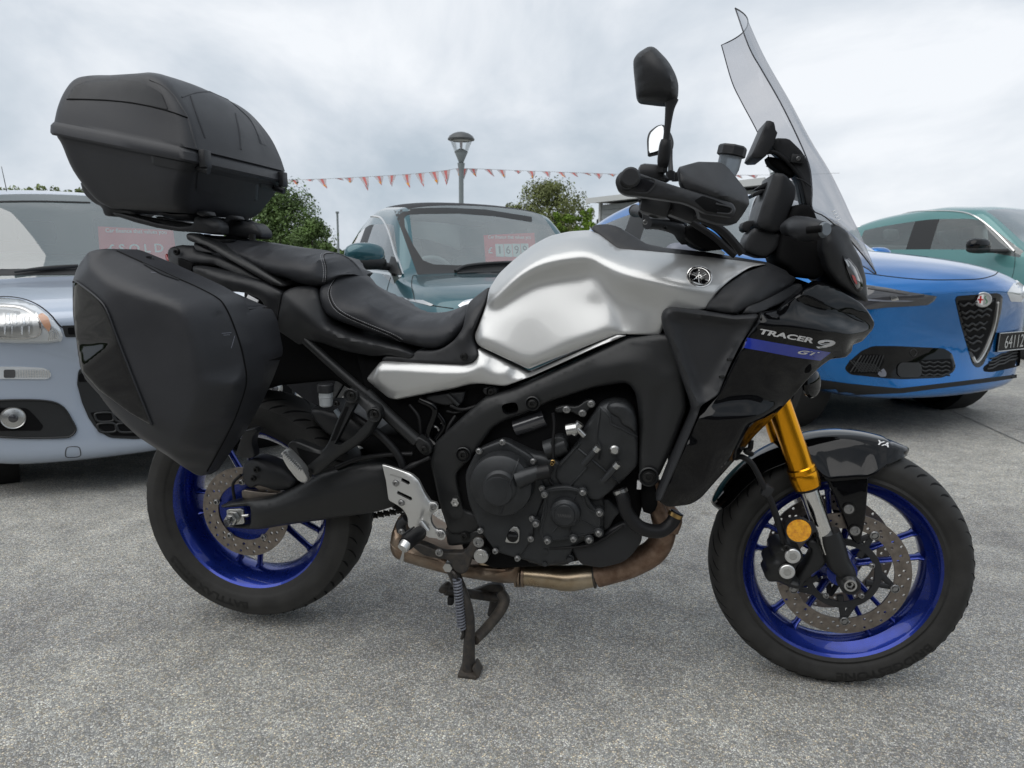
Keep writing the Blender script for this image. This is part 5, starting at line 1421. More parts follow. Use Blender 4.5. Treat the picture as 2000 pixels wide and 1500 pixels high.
recalc(mk('screen_edge', *g_tube(rim_p + [rim_p[0]], .0014, n=6, straight=True), 'screen_edge', scr, smooth=60))
sb = bvh_of(scr)
for i in range(4):
    u, v = 1338 + i * 10, 1060 + i * 17
    tube('screen_mark', [q for q in (hit(sb, *k1('a6', u, v), .0015), hit(sb, *k1('a6', u + 16, v - 8), .0015)) if q is not None] or [P(*k1('a6', u, v), -.1), P(*k1('a6', u + 16, v - 8), -.1)], .0008, 'print_white', scr, straight=True, n=4)

# ---- handlebar, grips, guards, mirrors
tube('handlebar', [Vector((.985, -.42, 1.154)), Vector((1.01, -.3, 1.142)), Vector((1.04, -.2, 1.125)), Vector((1.085, -.11, 1.10)), Vector((1.10, 0, 1.09)), Vector((1.085, .11, 1.10)), Vector((1.04, .2, 1.125)), Vector((1.01, .3, 1.142)), Vector((.985, .42, 1.15))], .011, 'matte_black', bike, n=14)
for s in (-1, 1):
    tube('handlebar_grip', [Vector((.988, s * .405, 1.151)), Vector((1.0, s * .345, 1.147)), Vector((1.013, s * .29, 1.14))], [.0175, .0165, .0175], 'hose_rubber', bike, n=18)
    lathe('bar_end_weight', [(0, -.022), (.014, -.022), (.0175, -.018), (.0175, .016), (.012, .02), (0, .02)], Vector((.985, s * .428, 1.154)), AX, 'matte_black', bike, n=24)
    box('switchgear', Vector((1.035, s * .235, 1.128)), (.045, .06, .05), 'matte_black', bike, rot=Matrix.Rotation(R_(-s * 18), 4, 'Z'), bev=.01)
    tube('lever', [Vector((1.05, s * .2, 1.13)), Vector((1.075, s * .26, 1.135)), Vector((1.062, s * .34, 1.14)), Vector((1.048, s * .4, 1.142))], [.008, .006, .0055, .006], 'matte_black', bike, n=8)
guard = patch('hand_guard', K('b8', [(822, 330, -.385, 3), (1018, 276, -.345, 3), (1240, 282, -.318), (1320, 340, -.318), (1500, 568, -.305), (1522, 690, -.31, 3), (1462, 790, -.32), (1392, 882, -.325, 3), (1320, 896, -.33), (1200, 882, -.345), (1030, 825, -.365), (1020, 760, -.385), (900, 560, -.405), (845, 480, -.408)]), 'matte_black', bike, roll=.003, depth=.05, rnd=4, res=.006, smooth=1, sharp=32,
    lines=[K('b8', [(835, 350, -.402), (960, 470, -.407), (1200, 575, -.403)]), K('b8', [(1200, 575, -.403), (1310, 625, -.392), (1500, 680, -.335)]), K('b8', [(1022, 290, -.358), (1100, 395, -.376), (1230, 515, -.387)]), K('b8', [(1230, 515, -.387), (1320, 560, -.376), (1480, 590, -.325)])])
bar_ = patch('guard_bar', K('b8', [(205, 480, -.44, 20), (215, 425, -.44, 16), (262, 368, -.44, 16), (330, 350, -.44, 16), (420, 380, -.44), (560, 428, -.437), (720, 485, -.43), (860, 530, -.422), (1000, 572, -.415), (1200, 626, -.402), (1365, 682, -.388, 14), (1398, 745, -.385, 14), (1362, 822, -.388, 14), (1300, 812, -.395), (1085, 782, -.41), (960, 712, -.42), (880, 678, -.425), (700, 650, -.43), (500, 622, -.436), (300, 600, -.44), (232, 560, -.44, 16)]), 'matte_black', bike, roll=.009, depth=.03, rnd=8, res=.006, smooth=2)
bbv = bvh_of(bar_)
decal('guard_inset', bbv, K('b8', [(250, 470, 6), (280, 410, 6), (340, 385, 6), (460, 430), (600, 475), (520, 575), (340, 560), (270, 530, 6)]), 'screen_black', bike, off=.0006)
line_decal('guard_bead', bbv, K('b8', [(250, 470), (285, 405), (345, 382), (460, 425), (600, 470), (520, 582), (340, 562), (268, 535)]), .0015, 'matte_black', bike, off=.0005, closed=True)
decal('guard_inset', bbv, K('b8', [(980, 660), (1060, 610), (1180, 650), (1335, 720), (1325, 790), (1200, 780), (1090, 760)]), 'deep_black', bike, off=.0006)
line_decal('guard_bead', bbv, K('b8', [(1190, 690), (1335, 728), (1325, 785), (1200, 780)]), .0016, 'matte_black', bike, off=.001)
lathe('guard_bolt_recess', [(.0125, .002), (.0135, -.002), (.011, -.003), (.009, .001)], P(*k1('b8', 320, 475), -.443), AX, 'matte_black', bike, n=28, cap=False)
bolt(*k1('b8', 320, 475), -.444, bike, r=.0085, m='black_bolt', h=.004)
# clutter under the guard
tube('throttle_cable', [P(*k1('b8', u, v), -.3) for u, v in ((440, 640), (500, 740), (580, 810), (680, 800), (770, 755))], .004, 'hose_rubber', bike)
box('throttle_housing', P(*k1('b8', 600, 700), -.29), (.06, .05, .045), 'matte_black', bike, rot=Matrix.Rotation(R_(15), 4, 'Y'), bev=.012)
box('master_cylinder', P(*k1('b8', 860, 760), -.27), (.055, .05, .035), 'matte_black', bike, rot=Matrix.Rotation(R_(20), 4, 'Y'), bev=.008)
tube('perch', [P(*k1('b8', 520, 880), -.2), P(*k1('b8', 640, 890), -.17), P(*k1('b8', 800, 930), -.12), P(*k1('b8', 900, 1010), -.08)], [.013, .012, .014, .02], 'matte_black', bike)
bolt(*k1('b8', 500, 870), -.215, bike, r=.004)
bolt(*k1('b8', 695, 930), -.2, bike, r=.004, m='black_bolt', h=.012)
patch('top_clamp', K('b8', [(860, 920, -.12), (960, 890, -.12), (1100, 960, -.12), (1260, 1090, -.12), (1320, 1130, -.12), (1150, 1150, -.12), (1000, 1100, -.12), (900, 1010, -.12)]), 'deep_black', bike, roll=.008, to=0, mirror=True, rnd=6)
tube('brake_hose', [P(*k1('b8', u, v), -.17) for u, v in ((960, 810), (1100, 860), (1250, 950), (1360, 1060), (1450, 1180))], .0085, 'hose_rubber', bike)
tube('brake_hose', [P(*k1('b8', u, v), -.13) for u, v in ((930, 850), (1050, 930), (1180, 1020), (1300, 1130), (1380, 1200))], .0075, 'hose_rubber', bike)
tube('clutch_cable', [P(*k1('b8', u, v), .05) for u, v in ((1050, 870), (1180, 920), (1300, 1040), (1400, 1180))], .008, 'hose_rubber', bike)
tube('wiring_loom', [P(*k1('b8', u, v), -.1) for u, v in ((870, 900), (880, 970), (960, 1050), (1060, 1110))], .009, 'hose_rubber', bike)
# throttle-side switch top, mirror clamp
box('switch_cube', P(*k1('b8', 560, 390), -.31), (.05, .045, .03), 'matte_black', bike, rot=Matrix.Rotation(R_(5), 4, 'Y'), bev=.01)
patch('mirror_perch', K('b8', [(470, 390, -.33), (540, 345, -.33), (620, 345, -.33), (680, 390, -.33), (750, 450, -.33), (700, 480, -.33), (560, 430, -.33)]), 'matte_black', bike, roll=.006, depth=.03, rnd=8)
cyl_px('clamp_bolt', k1('b8', 745, 375), -.27, k1('b8', 745, 460), -.27, .009, 'matte_black')
cyl_px('clamp_bolt', k1('b8', 800, 385), -.25, k1('b8', 800, 470), -.25, .008, 'matte_black')
# front brake fluid reservoir
ra, rb_ = P(*k1('b8', 1345, 190), -.24), P(*k1('b8', 1300, 380), -.24)
ax2 = (ra - rb_).normalized()
res_f = lathe('brake_reservoir', [(0, -.048), (.016, -.048), (.0215, -.03), (.022, .0), (.0, .0)], ra, ax2, 'reservoir_smoke', bike, n=28)
lathe('reservoir_cap', [(.024, -.008), (.0275, -.006), (.0275, .009), (.025, .0125), (0, .0125)], ra, ax2, 'matte_black', res_f, n=8, smooth=25)
# mirrors
mir = patch('mirror', K('a6', [(168, 160, -.36, 20), (195, 118, -.36, 14), (262, 78, -.36, 16), (300, 84, -.36, 14), (380, 165, -.36, 20), (424, 250, -.36, 16), (439, 305, -.36, 14), (436, 372, -.36, 12), (428, 402, -.36, 8), (400, 413, -.36), (340, 412, -.36), (206, 396, -.36, 10), (188, 368, -.36, 10), (172, 210, -.36)]), 'matte_black', bike, roll=.014, depth=.035, rnd=8, res=.006, smooth=8, lines=[K('a6', [(250, 130, -.385), (330, 180, -.388), (380, 260, -.386), (400, 330, -.380)]), K('a6', [(240, 200, -.382), (300, 280, -.385), (330, 350, -.378)])])
tube('mirror_stem', [P(*k1('a6', 396, 400), -.345), P(*k1('a6', 384, 460), -.345), P(*k1('a6', 372, 560), -.343), P(*k1('a6', 362, 650), -.34)], [.0125, .0085, .0062, .0062], 'matte_black', bike, n=14)
tube('mirror_boot', [P(*k1('a6', 364, 640), -.34), P(*k1('a6', 358, 680), -.34), P(*k1('a6', 348, 760), -.338), P(*k1('a6', 344, 800), -.336)], [.0095, .0115, .0115, .009], 'hose_rubber', bike, n=16)
lathe('mirror_nut', [(0, -.008), (.010, -.008), (.010, .008), (0, .008)], P(*k1('a6', 343, 805), -.335), (0, 0, 1), 'black_bolt', bike, n=6)
mfar = patch('mirror', K('a6', [(250, 630, .376, 8), (262, 590, .388, 8), (310, 552, .40, 6), (350, 545, .402, 8), (395, 600, .39, 8), (410, 650, .375, 8), (405, 690, .362, 6), (380, 705, .358), (330, 715, .354), (256, 732, .346, 4)]), 'matte_black', bike, roll=.006, depth=.03, rnd=5, res=.008)
patch('mirror_glass', K('a6', [(262, 632, .368, 6), (272, 598, .380, 5), (314, 560, .392, 4), (346, 552, .394, 4), (350, 600, .378), (345, 690, .350, 4), (300, 708, .344), (262, 718, .340, 3)]), 'mirror_glass', mfar, roll=0, depth=.002, rnd=3, smooth=0)
tube('mirror_stem', [P(*k1('a6', 385, 690), .39), P(*k1('a6', 388, 760), .37), P(*k1('a6', 390, 830), .34)], [.008, .0065, .008], 'matte_black', bike)

# ---- fork
def fork_pt(t, s):
    a, b = Vector((1.283, s * .10, .845)), Vector((1.457, s * .10, .394))
    return a.lerp(b, t)
fa, fb_, fc = P(1528, 785, -.1), P(1577, 950, -.1), P(1624, 1060, -.1)
fdir = (P(1620, 1052, -.1) - P(1528, 785, -.1)).normalized()
ftop = fb_ - fdir * .44
for s in (-1, 1):
    def q(p): return Vector((p.x, s * .10, p.z))
    L0, L1 = q(ftop), q(fb_)
    dd = (L1 - L0).normalized()
    f = lathe('fork_tube', [(0, 0), (.0265, 0), (.0265, .335), (.0275, .345), (.0275, .385), (.0285, .390), (.031, .393), (.0315, .402), (.030, .405), (.0315, .409), (.0315, .418), (.031, .43), (.0295, .44), (.024, .44)], L0, dd, 'fork_gold', bike, n=48, smooth=25)
    lathe('fork_seal', [(.030, .4395), (.0285, .445), (.022, .446)], L0, dd, 'hose_rubber', f, n=40, cap=False)
    lathe('fork_slider', [(.0208, .43), (.0208, .60)], L0, dd, 'chrome', f, n=40, cap=False)
for py in (-1, 1):
    box('fork_yoke', Vector((1.30, 0, .80)), (.075, .26, .035), 'matte_black', bike, rot=Matrix.Rotation(R_(25), 4, 'Y'), bev=.01) if py < 0 else None
# lower leg castings (right side traced, left mirrored)
for s in (-1, 1):
    b0 = Vector((fc.x, s * .1, fc.z))
    axl = Vector((1.503, s * .105, .297))
    tube('fork_bottom', [b0 - fdir * .028, b0 + fdir * .0, b0 + fdir * .045, b0.lerp(axl, .8) + Vector((.004, 0, 0)), axl + Vector((.0, 0, -.01))], [.026, .0275, .026, .0205, .020], 'frame_black', bike, n=24)
    lathe('axle_clamp', [(.0, -.026), (.019, -.026), (.0225, -.022), (.0225, .012), (.0, .012)], axl, (0, -s, 0) if s > 0 else AX, 'frame_black', bike, n=32)
patch('caliper_arm', K('e4', [(740, 600, -.105), (830, 570, -.105), (960, 640, -.105), (1000, 760, -.105), (1060, 870, -.105), (1000, 980, -.105), (800, 1120, -.105), (680, 1230, -.105), (660, 1330, -.105), (560, 1320, -.105), (540, 1200, -.105), (640, 1080, -.105), (800, 800, -.105), (820, 720, -.105), (740, 680, -.105)]), 'frame_black', bike, roll=.006, depth=.025, rnd=8, holes=[K('e4', [(850, 770, -.105), (920, 790, -.105), (860, 940, -.105), (740, 1060, -.105), (690, 1080, -.105), (780, 940, -.105)])] if False else (), lines=[K('e4', [(940, 760, -.112), (760, 1060, -.112), (650, 1200, -.11)])])
calf = patch('front_caliper', K('e4', [(230, 690, -.125), (330, 640, -.125), (470, 650, -.13), (560, 690, -.13), (690, 790, -.13), (700, 880, -.13), (640, 930, -.13), (580, 1000, -.13), (570, 1120, -.13), (520, 1190, -.13), (640, 1200, -.128), (660, 1300, -.128), (600, 1330, -.125), (430, 1280, -.125), (300, 1210, -.12), (170, 1225, -.115), (110, 1140, -.115), (105, 1090, -.115), (150, 1030, -.115), (110, 960, -.115), (130, 880, -.115), (240, 830, -.12), (200, 740, -.12)]), 'frame_black', bike, roll=.008, depth=.055, rnd=10, res=.006, lines=[K('e4', [(300, 760, -.14), (400, 720, -.142), (560, 800, -.142)]), K('e4', [(220, 900, -.135), (300, 1000, -.14), (260, 1130, -.135)]), K('e4', [(420, 1210, -.138), (540, 1230, -.14), (620, 1260, -.136)])])
for u, v in ((525, 815), (440, 1050)):
    c_ = P(*k1('e4', u, v), -.148)
    lathe('piston_cap', [(.0, -.0008), (.0075, -.0008), (.0080, -.0035), (.0150, -.0035), (.0168, -.002), (.0172, .004)], c_, AX, 'alu_satin', calf, n=36)
    st = []
    for i in range(12):
        a = 2 * math.pi * i / 12 + .3
        r = .0098 if i % 2 == 0 else .0068
        st.append(Vector((c_.x + r * math.cos(a), c_.y - .0037, c_.z + r * math.sin(a))))
    mk('cap_socket', st, [tuple(range(12))], 'steel', calf, smooth=0)
ref = lathe('reflector', [(.0, -.003), (.0255, -.003), (.0268, -.001), (.0268, .003)], P(*k1('e4', 615, 430), -.15), AX, 'amber', bike, n=40, smooth=20)
lathe('reflector_rim', [(.0262, -.0025), (.0282, -.0035), (.0292, .0), (.0292, .01), (0, .01)], P(*k1('e4', 615, 430), -.15), AX, 'matte_black', ref, n=40, cap=False)
box('reflector_bracket', P(*k1('e4', 760, 400), -.128), (.030, .004, .026), 'matte_black', bike, rot=Matrix.Rotation(R_(-28), 4, 'Y'), bev=.001)
lathe('axle_head', [(0, -.002), (.0085, -.004), (.0095, -.011), (.0135, -.011), (.0145, -.008), (.0155, .004)], P(*k1('e4', 1375, 1232), -.134), AX, 'steel', bike, n=36)
lathe('axle_socket', [(.0095, -.0115), (.0085, -.003), (0, -.003)], P(*k1('e4', 1375, 1232), -.134), AX, 'black_bolt', bike, n=6, cap=False)
# brake line and ABS cable
tube('front_brake_hose', [P(*k1('a8', u, v), y) for u, v, y in ((190, 385, -.12), (225, 382, -.13), (275, 420, -.135), (325, 515, -.14), (365, 600, -.14), (400, 700, -.14), (430, 800, -.135))], [.0065, .0065, .0065, .0075, .0075, .0075, .007], 'hose_rubber', bike, n=12)
tube('front_brake_hose', [P(*k1('a8', u, v), y) for u, v, y in ((268, 300, -.1), (262, 340, -.1), (240, 352, -.11), (272, 368, -.1))], .006, 'hose_rubber', bike)
box('hose_guide', P(*k1('a8', 345, 545), -.138), (.022, .02, .028), 'matte_black', bike, rot=Matrix.Rotation(R_(25), 4, 'Y'), bev=.005)
bolt(*k1('a8', 437, 822), -.15, bike, r=.0065, m='black_bolt')
# front mudguard: a shell swept round the wheel
rowsF = []
NA = 72
for i in range(NA + 1):
    a = 65.5 + (156.5 - 65.5) * i / NA
    dr = float(np.interp(a, [65.5, 69.7, 75.5, 80.4, 85, 95, 103, 106, 110, 118.9, 128.6, 147.7, 153, 156.5], [.0, .009, .031, .054, .070, .076, .076, .060, .022, .012, .006, .006, .003, 0]))
    wv = .070 * float(np.interp(a, [65.5, 68, 72, 80, 150, 154, 156.5], [.25, .55, .8, 1, 1, .85, .5]))
    row = []
    for j in range(13):
        u = j / 12
        y = wv * (.62 * math.sin(min(1, u * 2.0) * math.pi / 2) + .38 * u) * (1 + .30 * min(1, dr / .06) * u * u)
        rr = (.3265 - (.003 if a < 75 else 0)) - .012 * min(1, u * 2.0) ** 2.5 - dr * max(0, (u - .28) / .72) ** 1.15 - .004 * u
        row.append((rr, y))
    full_ = [(r, -y) for r, y in reversed(row)] + [(r, y) for r, y in row[1:]]
    rowsF.append([Vector((FC.x + r * math.cos(R_(a)), y, FC.z + r * math.sin(R_(a)))) for r, y in full_])
nc = len(rowsF[0])
V = [p for r in rowsF for p in r]
F = [(j * nc + i, j * nc + i + 1, (j + 1) * nc + i + 1, (j + 1) * nc + i) for j in range(NA) for i in range(nc - 1)]
fen = mk('front_mudguard', V, F, 'gloss_black', bike, smooth=180)
md = fen.modifiers.new('thickness', 'SOLIDIFY')
md.thickness = .003
feb = bvh_of(fen)
text_on('lettering', 'YA', quad_map(feb, k1('a8', 880, 318), k1('a8', 940, 334), (3, -8), .0015), 'print_white', fen, shear=.2, bold=.03)
patch('mudguard_stay', K('a8', [(612, 480, -.072), (640, 465, -.076), (845, 468, -.076), (840, 530, -.085), (832, 640, -.088), (822, 720, -.088), (800, 815, -.085, 4), (765, 795, -.085), (735, 720, -.088), (690, 600, -.086), (640, 500, -.08)]), 'gloss_black', bike, roll=.005, depth=.02, rnd=6, mirror=True)
for u, v in ((745, 636), (775, 742)):
    lathe('stay_washer', [(.0, -.003), (.0135, -.003), (.0145, .002)], P(*k1('a8', u, v), -.09), AX, 'black_bolt', bike, n=24)
    bolt(*k1('a8', u, v), -.0935, bike, r=.0088, h=.004)
# ================================================================== ground
def asphalt():
    m = bpy.data.materials.new('asphalt')
    m.use_nodes = True
    t = m.node_tree
    b = t.nodes['Principled BSDF']
    tcn = t.nodes.new('ShaderNodeTexCoord')
    def noise(scale, detail, rough=.6, vec=None):
        n = t.nodes.new('ShaderNodeTexNoise')
        n.inputs['Scale'].default_value = scale
        n.inputs['Detail'].default_value = detail
        n.inputs['Roughness'].default_value = rough
        t.links.new(tcn.outputs['Object'], n.inputs['Vector'])
        return n
    def ramp(src, stops):
        r = t.nodes.new('ShaderNodeValToRGB')
        els = r.color_ramp.elements
        els[0].position, els[0].color = stops[0][0], (*stops[0][1], 1)
        els[1].position, els[1].color = stops[-1][0], (*stops[-1][1], 1)
        for p, c in stops[1:-1]:
            q = els.new(p)
            q.color = (*c, 1)
        t.links.new(src, r.inputs['Fac'])
        return r
    def mixc(fac, a, b_, mode='MIX'):
        x = t.nodes.new('ShaderNodeMix')
        x.data_type = 'RGBA'
        x.blend_type = mode
        for sock, val in ((0, fac), (6, a), (7, b_)):
            if hasattr(val, 'links') or hasattr(val, 'is_linked'):
                t.links.new(val, x.inputs[sock])
            elif sock == 0: x.inputs[0].default_value = val
            else: x.inputs[sock].default_value = (*val, 1)
        return x
    # stone chips: every Voronoi cell a chip with its own grey
    v = t.nodes.new('ShaderNodeTexVoronoi')
    v.inputs['Scale'].default_value = 225
    wob = noise(60, 2)
    t.links.new(tcn.outputs['Object'], v.inputs['Vector'])
    sep = t.nodes.new('ShaderNodeSeparateColor')
    t.links.new(v.outputs['Color'], sep.inputs[0])
    chip = ramp(sep.outputs[0], [(0.0, (.31, .308, .30)), (.3, (.46, .455, .44)), (.6, (.63, .62, .588)), (.84, (.80, .78, .73)), (1.0, (.93, .905, .84))])
    warm = ramp(sep.outputs[1], [(0.0, (.92, .96, 1.03)), (.7, (1, 1, 1)), (1.0, (1.1, 1.0, .83))])
    col = mixc(1.0, chip.outputs[0], warm.outputs[0], 'MULTIPLY')
    # dark binder in the gaps between chips
    v2 = t.nodes.new('ShaderNodeTexVoronoi')
    v2.feature = 'DISTANCE_TO_EDGE'
    v2.inputs['Scale'].default_value = 225
    t.links.new(tcn.outputs['Object'], v2.inputs['Vector'])
    gap = ramp(v2.outputs['Distance'], [(0.0, (0, 0, 0)), (.16, (1, 1, 1))])
    col2 = mixc(gap.outputs[0], (.15, .15, .148), col.outputs[2])
    # worn and stained areas
    big = noise(1.1, 5, .55)
    stain = ramp(big.outputs['Fac'], [(.32, (.74, .735, .74)), (.5, (.97, .965, .95)), (.68, (1.16, 1.15, 1.11))])
    col3 = mixc(1.0, col2.outputs[2], stain.outputs[0], 'MULTIPLY')
    mid = noise(9, 5, .65)
    mot = ramp(mid.outputs['Fac'], [(.3, (.8, .8, .8)), (.7, (1.16, 1.16, 1.15))])
    col4 = mixc(1.0, col3.outputs[2], mot.outputs[0], 'MULTIPLY')
    vast = noise(.33, 4, .6)
    tone = ramp(vast.outputs['Fac'], [(.36, (.83, .83, .84)), (.6, (1.06, 1.055, 1.04))])
    col5 = mixc(1.0, col4.outputs[2], tone.outputs[0], 'MULTIPLY')
    # oil drips
    v3 = t.nodes.new('ShaderNodeTexVoronoi')
    v3.inputs['Scale'].default_value = 1.7
    t.links.new(tcn.outputs['Object'], v3.inputs['Vector'])
    drip = ramp(v3.outputs['Distance'], [(.03, (.62, .61, .60)), (.075, (1, 1, 1))])
    col6 = mixc(.8, col5.outputs[2], drip.outputs[0], 'MULTIPLY')
    t.links.new(col6.outputs[2], b.inputs['Base Color'])
    b.inputs['Roughness'].default_value = .8
    b.inputs['Specular IOR Level'].default_value = .3
    # relief
    n3 = noise(420, 3)
    ad = t.nodes.new('ShaderNodeMath')
    ad.operation = 'MULTIPLY_ADD'
    t.links.new(sep.outputs[2], ad.inputs[0])
    ad.inputs[1].default_value = .55
    t.links.new(v2.outputs['Distance'], ad.inputs[2])
    bp = t.nodes.new('ShaderNodeBump')
    bp.inputs['Strength'].default_value = .9
    bp.inputs['Distance'].default_value = .006
    t.links.new(ad.outputs[0], bp.inputs['Height'])
    t.links.new(bp.outputs[0], b.inputs['Normal'])
    MATS['asphalt'] = m
asphalt()
mat('tar_seam', (.15, .15, .15), .7, bump=.5, bscale=400)
def ground_z(x, y):
    t = min(1, max(0, (y - .12) / 1.7))
    return -.10 * t * t * (3 - 2 * t)
xs = [-400, -60, -12, -6] + [-4 + .5 * i for i in range(25)] + [9, 12, 20, 60, 400]
ys = [-300, -20, -4, -1, 0, .12] + [.12 + .1 * i for i in range(1, 18)] + [2.2, 3, 5, 10, 30, 100, 900]
V = [(x, y, ground_z(x, y)) for y in ys for x in xs]
nx = len(xs)
F = [(j * nx + i, j * nx + i + 1, (j + 1) * nx + i + 1, (j + 1) * nx + i) for j in range(len(ys) - 1) for i in range(nx - 1)]
g = mk('ground', V, F, 'asphalt', None, smooth=180)
g['kind'] = 'structure'
GZ = -.10
# a joint in the paving that runs across the lot on the right
jp = [PZ(*p, GZ) + Vector((0, 0, .004)) for p in ((1775, 770), (1850, 800), (1930, 835), (2040, 885))]
V, F = [], []
for p in catmull(jp, 6):
    V += [p + Vector((-.005, .003, 0)), p + Vector((.005, -.003, 0))]
F = [(2 * i, 2 * i + 1, 2 * i + 3, 2 * i + 2) for i in range(len(V) // 2 - 1)]
gj = mk('ground_joint', V, F, 'tar_seam', None, smooth=0)
gj['kind'] = 'structure'
# ================================================================== parked cars
mat('paint_pale', (0.41, 0.47, 0.565), 0.32, metal=0.12, coat=1.0)
mat('paint_petrol', (0.020, 0.085, 0.105), 0.30, metal=0.45, coat=1.0)
mat('paint_blue', (0.006, 0.165, 0.50), 0.24, metal=0.68, coat=1.0)
mat('paint_teal', (0.085, 0.225, 0.222), 0.32, metal=0.3, coat=1.0)
mat('paint_white', (0.78, 0.79, 0.80), 0.3, coat=1.0)
mat('paint_charcoal', (0.06, 0.065, 0.075), 0.3, metal=0.3, coat=1.0)
mat('soft_top', (0.022, 0.022, 0.025), 0.85, bump=0.6, bscale=900)
mat('car_trim', (0.020, 0.021, 0.022), 0.5, bump=0.15, bscale=600)
mat('car_rubber', (0.012, 0.012, 0.012), 0.75)
mat('car_interior', (0.055, 0.058, 0.06), 0.8)
mat('car_seat_pale', (0.30, 0.34, 0.34), 0.8)
mat('car_seat_dark', (0.05, 0.052, 0.055), 0.85)
mat('alloy', (0.35, 0.355, 0.36), 0.35, metal=0.9)
mat('card_red', (0.80, 0.035, 0.055), 0.45)
mat('card_white', (0.75, 0.82, 0.80), 0.5)
mat('card_ink', (0.02, 0.03, 0.03), 0.6)
mat('lamp_white', (0.70, 0.73, 0.76), 0.12, metal=0.35, coat=1.0)
mat('lamp_amber', (0.55, 0.30, 0.19), 0.25, coat=1.0)
mat('badge_white', (0.8, 0.8, 0.8), 0.3, coat=1)
mat('badge_red', (0.5, 0.02, 0.02), 0.3, coat=1)
mat('badge_green', (0.02, 0.18, 0.07), 0.3, coat=1)
see_through('car_glass', (0.86, 0.95, 0.93), 0.01, 2.0, body=0.08, body_col=(0.6, 0.72, 0.70), ior=1.7)  # pale diffuse body paints in part of the sky's reflection
see_through('screen_glass', (0.88, 0.97, 0.96), 0.01, 2.5, body=0.17, body_col=(0.62, 0.73, 0.73), ior=1.7)  # pale diffuse veil and raised gloss stand in for reflected sky
see_through('lamp_lens', (0.90, 0.92, 0.93), 0.02, 1.2, body=0.12, body_col=(0.8, 0.82, 0.84))

